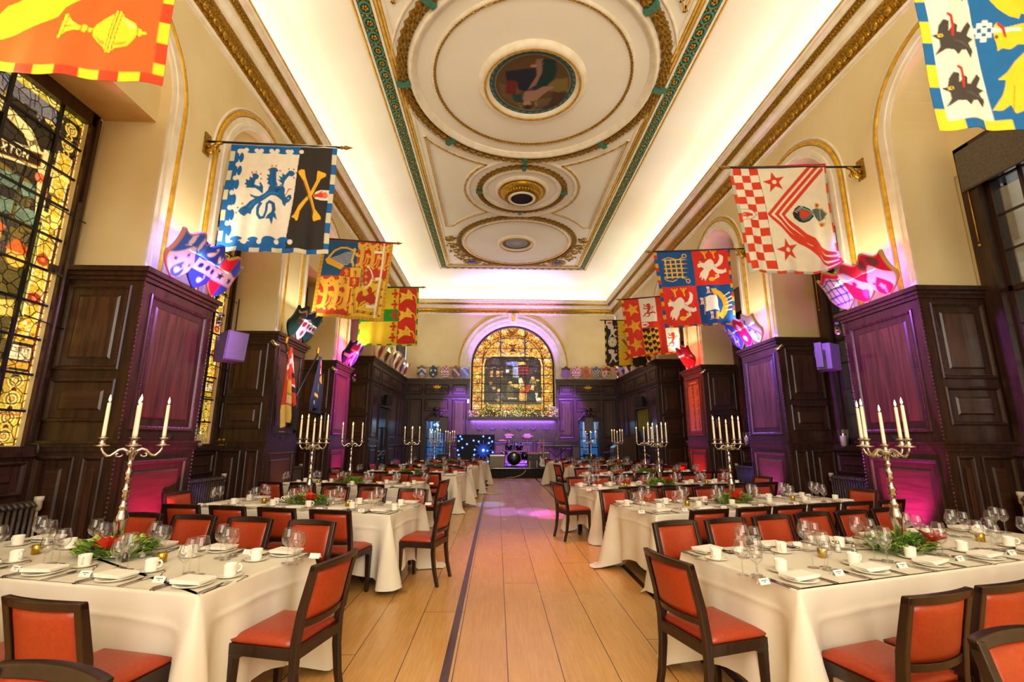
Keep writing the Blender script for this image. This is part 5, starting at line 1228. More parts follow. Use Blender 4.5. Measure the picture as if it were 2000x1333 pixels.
def window_right(i,cy,y0,y1):
    z0,z1=1.45,5.62
    t=thing('window_%d'%(i+5),'clear sash window with dark bars, %s from the entrance'%ORD[i],'window',(NR,cy,z0)); t['kind']='structure'
    a,b=y0-cy+.02,y1-cy-.02; mb=MB()
    for (p,q) in ((a,a+.22),(b-.22,b)): mb.box(-.02,.32,p,q,0,z1-z0+.05)
    mb.box(-.02,.32,a,b,z1-z0-.12,z1-z0+.06); mb.box(-.10,.32,a,b,-.09,.02)
    for (p,q) in ((a+.2,a+.27),(b-.27,b-.2)): mb.box(.10,.2,p,q,0,z1-z0)
    for z in (0,.07,2.02,4.0): mb.box(.10,.2,a+.2,b-.2,z,z+.07)
    mb.build('window_frame',M['oak'],t)
    mb=MB(); w=b-a-.54
    for k in range(1,4): mb.box(.12,.16,a+.27+w*k/4-.014,a+.27+w*k/4+.014,.05,z1-z0)
    for k in range(1,9): mb.box(.12,.16,a+.25,b-.25,.08+k*.50-.012,.08+k*.50+.012)
    mb.build('glazing_bars',M['oak'],t)
    mb=MB(); mb.box(.138,.142,a+.24,b-.24,.03,z1-z0); mb.build('pane',M['winglass'],t)
    if True:
        mb=MB(); mb.box(-.06,-.045,a+.05,b-.05,z1-z0-.62,z1-z0-.02); mb.tube([(-.05,a+.05,z1-z0-.62),(-.05,b-.05,z1-z0-.62)],.02,8); mb.build('roller_blind',M['blind'],t)
    mb=MB(); mb.tube([(-.03,b-.1,z1-z0-.6),(-.03,b-.1,z1-z0-1.4)],.008,6); mb.sphere((-.03,b-.1,z1-z0-1.45),.02,8,5); mb.build('blind_cord',M['goldp'],t)
M['winglass']=glassmat('window glass',(.93,.95,.97),.25,.01); M['blind']=mat('grey roller blind',hx('6A655C'),hx('5C574F'),scale=30,rough=.8)
for i in range(4):
    a=PR[i][1]; b=PR[i+1][0] if i<3 else 16.4
    window_right(i,(a+b)/2,a,b)
# pale stone building across the court outside the sash windows
mb=MB(); mb.box(10.2,10.6,-6,24,-1,9.5,0)
for j in range(9):
    y=-4+j*3.2
    for z in (1.6,5.4): mb.box(10.1,10.25,y-.85,y+.85,z-.15,z+2.5,1); mb.box(10.02,10.12,y-.65,y+.65,z,z+2.3,2); mb.box(9.98,10.12,y-.02,y+.02,z,z+2.3,1); mb.box(9.98,10.12,y-.65,y+.65,z+1.1,z+1.16,1); mb.box(9.9,10.25,y-1,y+1,z+2.5,z+2.75,1)
for z in (1.0,4.6,8.6): mb.box(9.95,10.3,-6,24,z,z+.28,1)
for j in range(60): mb.box(9.88,10.3,-6+j*.5,-5.8+j*.5,8.3,8.6,1)
struct(mb.build('exterior_building',[mat('court stone',hx('C9C2B2'),hx('B3AB9A'),scale=4,rough=.8),mat('court dressings',hx('E3DDD0'),hx('D5CDBD'),scale=5,rough=.7),mat('court window dark',hx('3A3E42'),hx('2A2E32'),scale=3,rough=.15)]),'pale stone building across the court')
mb=MB(); mb.box(NR+.4,10.6,-6,24,-1.2,-1.0); struct(mb.build('exterior_ground',M['plaster']),'paved court outside')
# end window
def end_glass():
    rng=random.Random(3); c=Cv(250,390,'3A2C16',410,640); cx=205; rO=205
    c.rect('D8941E',0,0,410,640)
    tex(c,0,0,410,640,['EDB63C','B87410','D8961E','F2CC68','8A540C'],2200,rng,sz=5)
    # tympanum and picture
    c.ell(K,cx,205,152,152); c.ell('E0A436',cx,205,147,147); c.rect('E0A436',cx-147,205,cx+147,240)
    tex(c,70,70,340,235,['F0C860','C8861E','9A6212','E8B040','6A4410'],520,rng,sz=5)
    c.rect(K,cx-152,205,cx-147,520); c.rect(K,cx+147,205,cx+152,520)
    c.rect('2E2414',cx-145,215,cx+145,520); c.poly('2E2414',[cx-145,260,cx-140,225,cx-110,203,cx+110,203,cx+140,225,cx+145,260]); c.line('F4CE58',[cx-147,520,cx-147,260,cx-140,222,cx-105,198,cx+105,198,cx+140,222,cx+147,260,cx+147,520],7)
    for i in range(170):
        x=rng.uniform(cx-140,cx+128);y=rng.uniform(208,500);w=rng.uniform(8,22);h=rng.uniform(7,18); c.poly(rng.choice(['3A2E1A','4A3A1E','574522','2A2418','65501E','3E3A2A','4A4630','705820'] if y<330 else ['2A2218','3A2E1A','4A3A20','332A1C','3E3424']),[x,y,x+w,y,x+w,y+h,x,y+h]); c.line(K,[x,y,x+w,y,x+w,y+h],1)
    for p in ('95,230 130,215 150,260 120,275','300,225 330,240 310,330 285,330'): c.poly('3A3426',p)
    c.poly('A8B8C8',[205,255,235,255,235,345,205,345]); c.poly('7A8AA0',[170,245,205,235,240,245,235,262,172,262]); 
    for y in range(262,345,14): c.line(K,[205,y,235,y],1.3)
    c.line(K,[220,255,220,345],1.3); c.poly('E8E0C8','170,290 186,290 186,312 170,312'); c.rect('5A1A18',232,265,285,330); 
    for y in (275,295,318): c.line('C8402A',[234,y,283,y],5)
    c.rect('E8B83A',232,240,270,258)
    for x in (92,122,140): c.rect('C89A3A',x,300,x+14,340); c.line(K,[x,320,x+14,320],1.5)
    def fig(x,y,h,robe,hd='E8B050',hat=None,w=1):
        c.poly(robe,[x-14*w,y-h*.62,x+13*w,y-h*.64,x+20*w,y-h*.2,x+17*w,y,x-18*w,y,x-20*w,y-h*.25]); c.ell(hd,x,y-h*.74,9,11); c.line(K,[x-14*w,y-h*.62,x-20*w,y-h*.25,x-18*w,y],1.5); c.line(K,[x+13*w,y-h*.64,x+20*w,y-h*.2,x+17*w,y],1.5)
        if hat: c.poly(hat,[x-12,y-h*.78,x,y-h*.9,x+12,y-h*.8,x+9,y-h*.75])
    fig(95,470,120,'2A2A30',hat='7A1E1E'); fig(110,480,90,'3A3020'); fig(192,480,135,'5A5424'); c.poly('F0C860','190,392 225,385 252,405 245,418 205,405'); fig(256,500,150,'E0A83A',hat='C8401E'); c.poly('C8301E','270,390 288,385 292,430 275,445'); c.poly('F4E0B0',[232,350,250,345,258,390,240,400]); c.line('E8C070',[262,440,268,500],11); c.line('E0B860',[252,440,250,490],11); c.poly('D83A20','262,498 272,498 262,515 250,515'); c.poly('D83A20',[245,430,272,430,272,450,246,452])
    fig(312,470,120,'E8D8A8'); fig(330,440,110,'4A3A2A',hat='2A2420'); fig(300,490,100,'24382E',hd='D8A040'); fig(305,400,70,'8A7A4A'); c.poly('F2E4C0','318,470 345,480 350,505 325,505')
    c.poly('6A5A58','120,440 150,445 170,480 130,490'); c.ell('E0A848',136,430,9,10); c.poly('E8B03A','118,485 145,495 175,520 160,522 130,508'); c.rect('D8B880',180,478,225,486)
    c.rect('4A4026',cx-140,505,cx+140,522)
    for x in range(70,345,24): c.line(K,[x,490,x-10,522],1.3)
    c.rect('E0B03C',55,522,355,540); 
    for x in range(60,355,18): c.line('6A4A10',[x,526,x+12,526],1.5); c.line('6A4A10',[x+2,533,x+14,533],1.3); c.line(K,[x+16,522,x+16,540],1)
    # side roundels
    for sx in (28,382):
        for k,y in enumerate(range(225,640,52)):
            if k%2==0: c.ell('8A5A12',sx,y,22); c.ell('F4CC58',sx,y,20); c.ell('C8861A',sx,y,14); c.ell('F8DC80',sx,y,11)
            else: tex(c,sx-18,y-18,sx+18,y+18,['7A4A10','F8E0A0','B87A1A'],36,rng,sz=4); c.ell('B83A1A',sx,y,5)
        for e in (-24,24): c.line('C8401E',[sx+e,205,sx+e,640],2.5)
    for k in range(13):
        a=PI-PI*(k+.5)/13; x,y=cx+178*cos(a),205-178*sin(a)
        if k%2: c.ell('8A5A12',x,y,20); c.ell('F4CC58',x,y,18); c.ell('C8861A',x,y,12); c.ell('F8DC80',x,y,9)
        else: tex(c,x-15,y-15,x+15,y+15,['7A4A10','F8E0A0','B87A1A','8A5A20'],34,rng,sz=4)
    for i in range(60): a=PI*i/59; c.ell('C8401E',cx-157*cos(a),205-157*sin(a),2.2,2.2,6)
    # crest in the tympanum
    c.ell('3A3A30',cx,140,34,44); c.ell('E8A92C',cx,140,30,40); c.poly('2A2A24',[cx-24,118,cx+24,118,cx,145]); c.poly('2A2A24',[cx-20,170,cx+20,170,cx,140]); c.ell('D84A1E',cx,138,9); c.ell('E8B03A',cx,105,30,16)
    for e in (-1,1): c.line('5A6A70',[cx+e*50,100,cx+e*66,130,cx+e*60,170,cx+e*34,190],9); c.line('3A4A50',[cx+e*60,110,cx+e*78,96],7)
    for e in (-1,1): c.poly('6A4A14',[cx+e*4,25,cx+e*26,12,cx+e*20,36,cx+e*6,52])
    c.ell('6A4A14',cx,42,9,14)
    # lower row
    c.rect(K,0,543,410,546); 
    for a,b in ((55,130),(140,270),(280,355)): c.rect('E8B440',a,550,b,640); c.rect('F0DA9A' if a==140 else '5A4A2A',a+10,560,b-10,640); 
    return c
t=thing('window_9','tall arched golden stained glass window of the end wall','window',(BC,Yw+.36,2.3)); t['kind']='structure'
c=end_glass(); nx,ny=c.nx,c.ny; Rw=BRr-.06; z0w=2.35; z1w=BSP+Rw
vv=np.linspace(0,1,ny); P=np.zeros((ny,nx,3)); Uc=np.zeros((ny,nx)); 
for j in range(ny):
    z=z1w-(z1w-z0w)*vv[j]; hwj=Rw if z<=BSP else math.sqrt(max(Rw*Rw-(z-BSP)**2,1e-4)); xs=np.linspace(-hwj,hwj,nx); P[j,:,0]=xs; P[j,:,2]=z-2.3; Uc[j]=(xs/Rw)*.5+.5
colr=c.sample(Uc,np.repeat(vv[:,None],nx,1))
gridmesh('pane',P,colr,M['stain2'],t,None,False)
mb=MB()
for q in (-1.50,-.60,.60,1.50):
    hz=BSP+math.sqrt(Rw*Rw-q*q) if abs(q)<1 else BSP+math.sqrt(Rw*Rw-q*q)*.0
    mb.box(q-.018,q+.018,-.05,-.02,0,(hz if abs(q)<1 else 5.05)-2.3)
for z in [2.95+.42*k for k in range(7)]: mb.box(-Rw,Rw,-.05,-.02,z-2.3-.016,z-2.3+.016)
for zz,hw in ((5.95,1.5),(6.45,.6)):
    mb.box(-hw,hw,-.05,-.02,zz-2.3-.014,zz-2.3+.014)
mb.tube([(1.5*cos(PI-PI*i/30),-.035,BSP-2.3+1.5*sin(PI*i/30)) for i in range(31)],.018,6)
for k in range(1,8):
    if k in(4,): continue
    a=PI*k/8; mb.tube([(1.5*cos(a),-.035,BSP-2.3+1.5*sin(a)),(Rw*cos(a),-.035,BSP-2.3+Rw*sin(a))],.014,6)
mb.tube([(-Rw,-.03,.0)]+[(-Rw,-.03,BSP-2.3)]+[(Rw*cos(PI-PI*i/40),-.03,BSP-2.3+Rw*sin(PI*i/40)) for i in range(1,40)]+[(Rw,-.03,BSP-2.3),(Rw,-.03,0)],.05,6)
mb.build('glazing_bars',M['black'],t)
# ---------- ceiling roundel paintings ----------
def disc_paint(name,cx,cy,r,c,label,z):
    na,nr=96,40; P=np.zeros((nr,na+1,3));U=np.zeros((nr,na+1));V=np.zeros((nr,na+1))
    for j in range(nr):
        q=r*(j+.02)/(nr-1)
        for i in range(na+1):
            a=2*PI*i/na; P[j,i]=(q*cos(a),q*sin(a),0); U[j,i]=.5+.5*q/r*cos(a); V[j,i]=.5-.5*q/r*sin(a)
    o=gridmesh(name,P,c.sample(U,V),M['paint'],None,(cx,cy,z)); return tag(o,label,'painting')
c=Cv(180,180,'5E4A2C',200,200)
# frame of the photograph: x right, y toward the viewer down; stage is up in v
rng=random.Random(4)
c.ell('31504E',100,100,100,100)
for i in range(60): a=2*PI*i/60; c.ell('6A8A80',100+91*cos(a),100+91*sin(a),4,2.2,rot=a+.8)
c.ell('8A8060',100,100,83); c.ell('5A4528',100,100,81)
def fl(P): # crop px (1107x896, ellipse centre 565,460 r 445/345) to canvas; crop's down is toward stage? flip handled by v
    o=[]; q=[float(t) for t in P.replace(',',' ').split()]
    for i in range(0,len(q),2): o+= [100+(q[i]-565)/445*92, 100-(q[i+1]-460)/345*92]
    return o
c.poly('6A5638',fl('200,450 430,520 500,760 380,700 240,600')); c.poly('7A6A34',fl('740,400 930,380 950,520 850,540 720,520')); c.poly('4A3424',fl('800,540 950,540 880,700 700,760 760,640')); c.poly('6A5A40',fl('600,640 800,600 760,700 620,740'))
c.poly('16352F',fl('640,190 770,200 800,300 790,400 700,480 600,520 540,500 600,400 650,330')); c.poly('1E2530',fl('270,330 450,300 600,280 590,420 500,540 420,520 400,430 290,420')); c.poly('6A2420',fl('290,425 400,430 395,575 280,570'))
c.poly('8A6A5A',fl('570,200 640,190 650,330 600,470 520,520 600,360')); c.poly('9A7A68',fl('490,540 600,530 680,480 800,475 790,495 700,560 630,640 500,670 470,620')); c.ell('B08A6A',*fl('525,690'),9,11); c.ell('3A241A',*fl('540,725'),10,7); ox,oy=fl('535,700'); c.line('A8906A',[v for a in range(22) for v in (ox+19*cos(2*PI*a/20),oy+19*sin(2*PI*a/20))],1.2)
c.poly('24463A',fl('340,580 450,570 480,690 380,660')); c.ell('A8805E',*fl('560,265'),7,4)
disc_paint('ceiling_painting',CXc,YC,1.02,c,'round ceiling painting of robed figure with red book in great ring',ZF-.012)
for cy,nm in ((17.72,'small round ceiling picture with pale emblem nearest the stage'),(.4,'small round ceiling picture nearest the entrance')):
    c=Cv(100,100,'6E675A',100,100); c.ell('8A7A5A',50,50,50); c.ell('6A6254',50,50,47); c.ell('C8A848',50,50,33); c.ell('7E93A0',50,50,31)
    for i in range(12): a=2*PI*i/12; c.line('C8B8A0',[50,50,50+18*cos(a),50+14*sin(a)],1.6)
    c.ell('B8A088',50,48,8,10)
    disc_paint('ceiling_painting',CXc,cy,.66,c,nm,ZF-.012)
# ---------- dining chair ----------
def chair_parts():
    P={}
    def post(x):
        mb=MB(); path=[(-.265,0),(-.225,.16),(-.205,.32),(-.205,.47),(-.225,.62),(-.285,.862)]
        w=[.030,.034,.04,.042,.040,.034]; vs=[];n=len(path)
        for (y,z),q in zip(path,w):
            for a,b in ((-1,-1),(1,-1),(1,1),(-1,1)): vs.append((x+a*.019,y+b*q*.55,z))
        fs=[(3,2,1,0),tuple(4*(n-1)+i for i in range(4))]
        for k in range(n-1):
            for i in range(4): j=(i+1)%4; fs.append((4*k+i,4*k+j,4*k+4+j,4*k+4+i))
        return mb.add(vs,fs)
    def fleg(x):
        mb=MB(); s=1 if x>0 else -1
        return mb.hexa([(x-.017,.165,0),(x+.017,.165,0),(x+.017,.2,0),(x-.017,.2,0)],[(x-.025-(s<0)*0,.155,.43),(x+.025,.155,.43),(x+.025,.212,.43),(x-.025,.212,.43)]).hexa([(x-.025,.13,.37),(x+.025,.13,.37),(x+.025,.16,.37),(x-.025,.16,.37)],[(x-.025,.09,.43),(x+.025,.09,.43),(x+.025,.16,.43),(x-.025,.16,.43)])
    P['leg']=[post(-.205),post(.205),fleg(-.2),fleg(.2)]
    mb=MB(); mb.box(-.225,.225,.185,.212,.385,.445); mb.box(-.2,.2,-.225,-.195,.385,.445)
    for s in (-1,1): mb.box(s*.2,s*.226,-.2,.2,.385,.445)
    P['seat_frame']=[mb]
    mb=MB(); n=9; g=[]
    for top in (1,0):
        for j in range(n):
            for i in range(n):
                a=i/(n-1)*2-1;b=j/(n-1)*2-1; e=max(abs(a),abs(b)); z=.498-.035*e**6 if top else .44
                g.append((a*(.222-.012*(1-top))*(1-.03*(b<-.8)),b*.2+.005,z))
    fs=[]
    for j in range(n-1):
        for i in range(n-1):
            q=j*n+i; fs.append((q,q+1,q+n+1,q+n)); fs.append((q+n*n,q+n*n+n,q+n*n+n+1,q+n*n+1))
    bd=[i for i in range(n)]+[j*n+n-1 for j in range(1,n)]+[(n-1)*n+i for i in range(n-2,-1,-1)]+[j*n for j in range(n-2,0,-1)]
    for k in range(len(bd)): a,b=bd[k],bd[(k+1)%len(bd)]; fs.append((a,a+n*n,b+n*n,b))
    mb.add(g,fs,0,True); P['seat']=[mb]
    def yb(z): return -.205-.08*max(0,(z-.47)/.39)**1.25
    def curved(z0,z1,t0,t1,hw,pad):
        mb=MB(); n=11;m=7;vs=[]
        for f in (1,-1):
            for j in range(m):
                for i in range(n):
                    a=i/(n-1)*2-1; v=j/(m-1); z=z0+(z1-z0)*v; e=max(abs(a),abs(v*2-1)); th=(t1 if f>0 else t0)*(1-pad*e**6)
                    vs.append((a*hw,yb(z)-.034*(1-a*a)+f*th,z+ (.006*(1-a*a) if z1>.84 and v==1 else 0)))
        fs=[]
        for j in range(m-1):
            for i in range(n-1):
                q=j*n+i; fs.append((q+n,q+n+1,q+1,q)); r=q+m*n; fs.append((r,r+1,r+n+1,r+n))
        bd=[i for i in range(n)]+[j*n+n-1 for j in range(1,m)]+[(m-1)*n+i for i in range(n-2,-1,-1)]+[j*n for j in range(m-2,0,-1)]
        for k in range(len(bd)): a,b=bd[k],bd[(k+1)%len(bd)]; fs.append((a,b,b+m*n,a+m*n))
        return mb.add(vs,fs,0,True)
    P['backrest']=[curved(.572,.835,.016,.026,.186,.7)]
    P['top_rail']=[curved(.832,.868,.018,.018,.224,0)]
    P['back_rail']=[curved(.535,.572,.014,.014,.19,0)]
    return P
CP=chair_parts(); CM={'leg':'chairw','seat_frame':'chairw','seat':'leather','backrest':'leather','top_rail':'chairw','back_rail':'chairw'}
chair0=thing('dining_chair','red leather dining chair','chair')
for nm,l in CP.items():
    for mb in l: mb.build(nm,M[CM[nm]],chair0,bev=0 if nm in('seat','backrest') else .004)
chairs=Stock(chair0)
mb=MB()
for nm,l in CP.items():
    for q in l: mb.add(q.v,q.f,0 if CM[nm]=='chairw' else 1,nm in('seat','backrest'))
far0=tag(mb.build('dining_chair',[M['chairw'],M['leather']]),'red leather dining chair','chair'); farchairs=Stock(far0)
# ---------- tablecloth ----------
def cloth(Lx,Wy,d,seed):
    rg=random.Random(seed); hx_,hy=Lx/2,Wy/2; per=[]; r=.012
    def side(p,q,n,nrm,L):
        for i in range(n): 
            t=(i+.5)/n; per.append((p[0]+(q[0]-p[0])*t,p[1]+(q[1]-p[1])*t,nrm[0],nrm[1],min(t,1-t)*L,abs(t-.5)*L))
    def corner(cx,cy,a0):
        for i in range(9): a=a0+PI/2*i/8; per.append((cx+r*cos(a),cy+r*sin(a),cos(a),sin(a),abs(i-4)*.003,9))
    nl,nw=int(Lx/.045),int(Wy/.045)
    side((-hx_+r,-hy),(hx_-r,-hy),nl,(0,-1),Lx); corner(hx_-r,-hy+r,-PI/2)
    side((hx_,-hy+r),(hx_,hy-r),nw,(1,0),Wy); corner(hx_-r,hy-r,0)
    side((hx_-r,hy),(-hx_+r,hy),nl,(0,1),Lx); corner(-hx_+r,hy-r,PI/2)
    side((-hx_,hy-r),(-hx_,-hy+r),nw,(-1,0),Wy); corner(-hx_+r,-hy+r,PI)
    ph=[rg.uniform(0,6) for _ in range(6)]; tip=[rg.uniform(.70,.86) for _ in range(4)]
    lv=[0,.006,.02,.05,.10,.16,.20,.22,.24,.3,.4,.5,.6,.7,.8,.9,1.0]
    vs=[];n=len(per)
    for (x,y,nx,ny,c,mid) in per: vs.append((x-nx*.03,y-ny*.03,.757))
    for k,v in enumerate(lv):
        for i,(x,y,nx,ny,c,mid) in enumerate(per):
            s=i*.045; q=(0 if (nx>=0 and ny<0) else 1 if (nx>0) else 2 if ny>0 else 3)
            D=d+(tip[q]-d)*max(0,1-c/.42)**1.4+.012*sin(s*3+ph[0])
            o=v*(.018+.20*max(0,1-c/.10)-.06*math.exp(-((c-.17)/.06)**2)+.03*math.exp(-((c-.34)/.09)**2)+ (.020*sin(s*7.3+ph[1])+.014*sin(s*3.1+ph[2]))*min(1,c*3))
            o+=.006*(abs(v-.22)<.005)*(c>.1)+.006*(mid<.03)*(v>.02)
            dr=v*D; z=.753-dr if v>0 else .7565
            if v==0: o=-.004
            if z<.006: o+=(.006-z)*.9; z=.006+.004*(i%3)
            vs.append((x+nx*o,y+ny*o,z))
    fs=[]
    for k in range(len(lv)):
        for i in range(n): j=(i+1)%n; fs.append((k*n+i,(k+1)*n+i,(k+1)*n+j,k*n+j))
    fs.append(tuple(range(n)))
    mb=MB(); mb.add(vs,fs,0,True); mb.s[-1]=False
    return mb
# ---------- table ----------
def table_mesh(Lx,Wy,t):
    mb=MB(); mb.box(-Lx/2+.01,Lx/2-.01,-Wy/2+.01,Wy/2-.01,.715,.752); mb.build('tabletop',M['oak'],t)
    for sx in (-1,1):
        for sy in (-1,1):
            mb=MB(); mb.lathe([(.035,.06),(.045,.08),(.04,.12),(.03,.16),(.05,.2),(.075,.3),(.08,.36),(.06,.42),(.035,.46),(.05,.5),(.05,.715)],14,0,(sx*(Lx/2-.42),sy*(Wy/2-.26),0)); mb.sphere((sx*(Lx/2-.42),sy*(Wy/2-.26),.03),.03,8,6,0,(1,.5,1)); mb.build('leg',M['chairw'],t)
    mb=MB(); 
    for sx in (-1,1): mb.box(sx*(Lx/2-.46),sx*(Lx/2-.38),-Wy/2+.2,Wy/2-.2,.07,.13)
    mb.box(-Lx/2+.42,Lx/2-.42,-.04,.04,.07,.13); mb.build('stretcher',M['chairw'],t)
# ---------- tableware prototypes ----------
def proto(nm,mb,m,cat,bev=0): return Stock(tag(mb.build(nm,m,bev=bev),nm.replace('_',' '),cat))
mb=MB(); mb.lathe([(0,.004),(.055,.004),(.06,0),(.065,.004),(.095,.014),(.1,.017),(.097,.019),(.065,.009),(0,.008)],28); S_plate=proto('side_plate',mb,M['china'],'plate')
mb=MB(); mb.lathe([(0,.003),(.03,.003),(.034,0),(.04,.004),(.068,.014),(.072,.017),(.069,.018),(.04,.008),(0,.007)],24); S_sauc=proto('saucer',mb,M['china'],'saucer')
t=thing('coffee_cup','coffee cup','cup'); mb=MB(); mb.lathe([(0,.004),(.026,0),(.030,.002),(.033,.01),(.036,.06),(.037,.068),(.034,.068),(.031,.012),(0,.009)],24); mb.build('cup_body',M['china'],t)
mb=MB(); mb.tube([(.034,0,.056),(.05,0,.058),(.06,0,.045),(.055,0,.026),(.036,0,.018)],.0055,8); mb.build('handle',M['china'],t); S_cup=Stock(t)
mb=MB(); R4=random.Random(2)
for k in range(3):
    a=R4.uniform(-.10,.10); z=.018+.0065*k; vs=[]
    for (x,y) in ((-.098,-.06),(.098,-.06),(.098,.06),(-.098,.06)): vs.append((x*cos(a)-y*sin(a)+R4.uniform(-.006,.006),x*sin(a)+y*cos(a),z))
    mb.hexa(vs,[(q[0]*.985,q[1]*.985+.002,q[2]+.0062) for q in vs])
S_nap=proto('folded_napkin',mb,M['napkin'],'napkin',.004)
mb=MB(); mb.hexa([(-.005,-.11,0),(.005,-.11,0),(.005,-.02,0),(-.005,-.02,0)],[(-.006,-.11,.005),(.006,-.11,.005),(.005,-.02,.005),(-.005,-.02,.005)]); mb.hexa([(-.004,-.02,.001),(.004,-.02,.001),(.006,.10,.001),(-.008,.09,.001)],[(-.004,-.02,.003),(.004,-.02,.003),(.006,.10,.002),(-.008,.09,.002)])
S_knife=proto('table_knife',mb,M['steel'],'knife')
mb=MB(); mb.hexa([(-.006,-.1,0),(.006,-.1,0),(.003,.02,.002),(-.003,.02,.002)],[(-.006,-.1,.004),(.006,-.1,.004),(.003,.02,.006),(-.003,.02,.006)]); mb.hexa([(-.004,.02,.002),(.004,.02,.002),(.012,.05,.003),(-.012,.05,.003)],[(-.004,.02,.005),(.004,.02,.005),(.012,.05,.005),(-.012,.05,.005)])
for e in (-.010,-.0034,.0034,.010): mb.hexa([(e-.0018,.05,.003),(e+.0018,.05,.003),(e+.001,.1,.008),(e-.001,.1,.008)],[(e-.0018,.05,.005),(e+.0018,.05,.005),(e+.001,.1,.0095),(e-.001,.1,.0095)])
S_fork=proto('table_fork',mb,M['steel'],'fork')
mb=MB(); mb.hexa([(-.006,-.1,0),(.006,-.1,0),(.003,.03,.003),(-.003,.03,.003)],[(-.006,-.1,.004),(.006,-.1,.004),(.003,.03,.006),(-.003,.03,.006)]); mb.sphere((0,.062,.008),.034,12,6,0,(.62,1,.2)); S_spoon=proto('dessert_spoon',mb,M['steel'],'spoon')
mb=MB(); mb.hexa([(-.003,-.06,0),(.003,-.06,0),(.002,.02,.002),(-.002,.02,.002)],[(-.003,-.06,.003),(.003,-.06,.003),(.002,.02,.004),(-.002,.02,.004)]); mb.sphere((0,.035,.005),.017,8,5,0,(.7,1,.25)); S_tea=proto('teaspoon',mb,M['steel'],'spoon')
def glass_prof(h,r,stem):
    b=h-stem; P=[(.001,.001),(.034,.001),(.035,.003),(.02,.006),(.006,.010),(.0038,.02),(.0036,stem*.7),(.005,stem-.004)]
    for k in range(1,15):
        t=k/14; P.append((r*float(np.interp(t,[0,.06,.14,.24,.36,.48,.62,.8,1],[.1,.42,.66,.86,.97,1,.97,.87,.76])),stem+b*t))
    return P
def glass_mb(h,r,stem,c=(0,0,0),n=16):
    mb=MB(); P=glass_prof(h,r,stem); mb.lathe([(a,z+c[2]) for a,z in P][:-1]+[(P[-1][0],P[-1][1]+c[2])],n,0,(c[0],c[1],0)); mb.f.pop(); mb.m.pop(); mb.s.pop()
    return mb
GS=[(.215,.046,.100,'large wine glass'),(.198,.042,.093,'medium wine glass'),(.178,.037,.08,'small wine glass')]
def glass_thing(h,r,stem,nm):
    mb=glass_mb(h,r,stem); tr=mb.v[-1]; rr=math.hypot(tr[0],tr[1]); 
    mb.tube([(rr*cos(2*PI*i/16),rr*sin(2*PI*i/16),h) for i in range(16)],.0011,4,0,True,True)
    return Stock(tag(mb.build('wine_glass',M['glass']),nm,'glass'))
S_gl=[glass_thing(*g) for g in GS]
t=thing('place_card','place card','card'); mb=MB(); mb.add([(-.038,-.016,0),(.038,-.016,0),(.038,0,.030),(-.038,0,.030),(-.038,.016,0),(.038,.016,0)],[(0,1,2,3),(3,2,5,4)]); o=mb.build('card',M['white'],t); sd=o.modifiers.new('t','SOLIDIFY'); sd.thickness=.0008
mb=MB()
for w,z in ((.022,.020),(.007,.012)):
    y=-.016+.016*z/.030-.0009; mb.add([(-w,y-.0004,z-.002),(w,y-.0004,z-.002),(w,y+.0012,z+.0015),(-w,y+.0012,z+.0015)],[(0,1,2,3)])
mb.build('lettering',M['ink'],t); S_card=Stock(t)
mb=MB(); mb.lathe([(0,0),(.026,0),(.029,.004),(.031,.06),(.029,.062),(.027,.01),(0,.008)],18); S_vot=proto('votive_holder',mb,M['votive'],'candle holder')
def shaker(nm,topm):
    t=thing(nm,nm,'shaker'); mb=MB(); mb.lathe([(0,0),(.02,0),(.021,.01),(.017,.055),(.012,.06)],12); mb.build('jar',M['glass'],t)
    mb=MB(); mb.lathe([(0,.004),(.017,.004),(.016,.032),(0,.034)],10); mb.build('contents',M['white'] if 'salt' in nm else M['black'],t)
    mb=MB(); mb.lathe([(.014,.058),(.014,.07),(.008,.078),(0,.079)],12); mb.build('cap',M['steel'],t); return Stock(t)
S_salt=shaker('salt_shaker',0); S_pep=shaker('pepper_shaker',0)
# ---------- candelabra ----------
def candelabra():
    t=thing('candelabra','silver candelabra','candelabra')
    mb=MB(); mb.lathe([(.0,0),(.085,0),(.088,.012),(.075,.02),(.07,.03),(.04,.045),(.025,.07),(.03,.08),(.022,.09)],20); mb.build('base',M['silver'],t)
    mb=MB(); mb.lathe([(.022,.085),(.02,.10),(.028,.14),(.04,.22),(.043,.26),(.03,.285),(.033,.295),(.024,.31),(.034,.325),(.02,.345),(.016,.38),(.028,.40),(.018,.415),(.03,.435),(.016,.46),(.014,.50),(.026,.52),(.016,.535),(.028,.555),(.015,.575),(.013,.60),(.024,.62),(.014,.635),(.02,.65),(.024,.69),(.03,.70),(.02,.72),(.0,.722)],16); mb.build('stem',M['silver'],t)
    def cup(mb,x,y,z): mb.lathe([(0,z),(.012,z),(.045,z+.008),(.046,z+.012),(.016,z+.018),(.022,z+.03),(.014,z+.042),(.02,z+.055),(.03,z+.06),(.028,z+.066),(.014,z+.067),(0,z+.066)],14,0,(x,y,0))
    for k in range(4):
        a=PI/2*k; mb=MB(); pr=[(.012,.68),(.03,.71),(.054,.724),(.078,.716),(.098,.695),(.118,.677),(.138,.676),(.160,.70),(.170,.72),(.173,.742)]
        mb.tube([(r*cos(a),r*sin(a),z) for r,z in pr],[.014,.012,.011,.010,.010,.010,.010,.009,.008,.008],8); mb.tube([((.075-.026*cos(q*.7)*(1-q/9))*cos(a),(.075-.026*cos(q*.7)*(1-q/9))*sin(a),.685-.022*sin(q*.7)*(1-q/9)) for q in range(8)],.006,6)
        o=mb.build('arm',M['silver'],t); mb=MB(); cup(mb,.173*cos(a),.173*sin(a),.738); mb.build('candle_cup',M['silver'],o)
    mb=MB(); cup(mb,0,0,.695); mb.build('candle_cup',M['silver'],t); return t
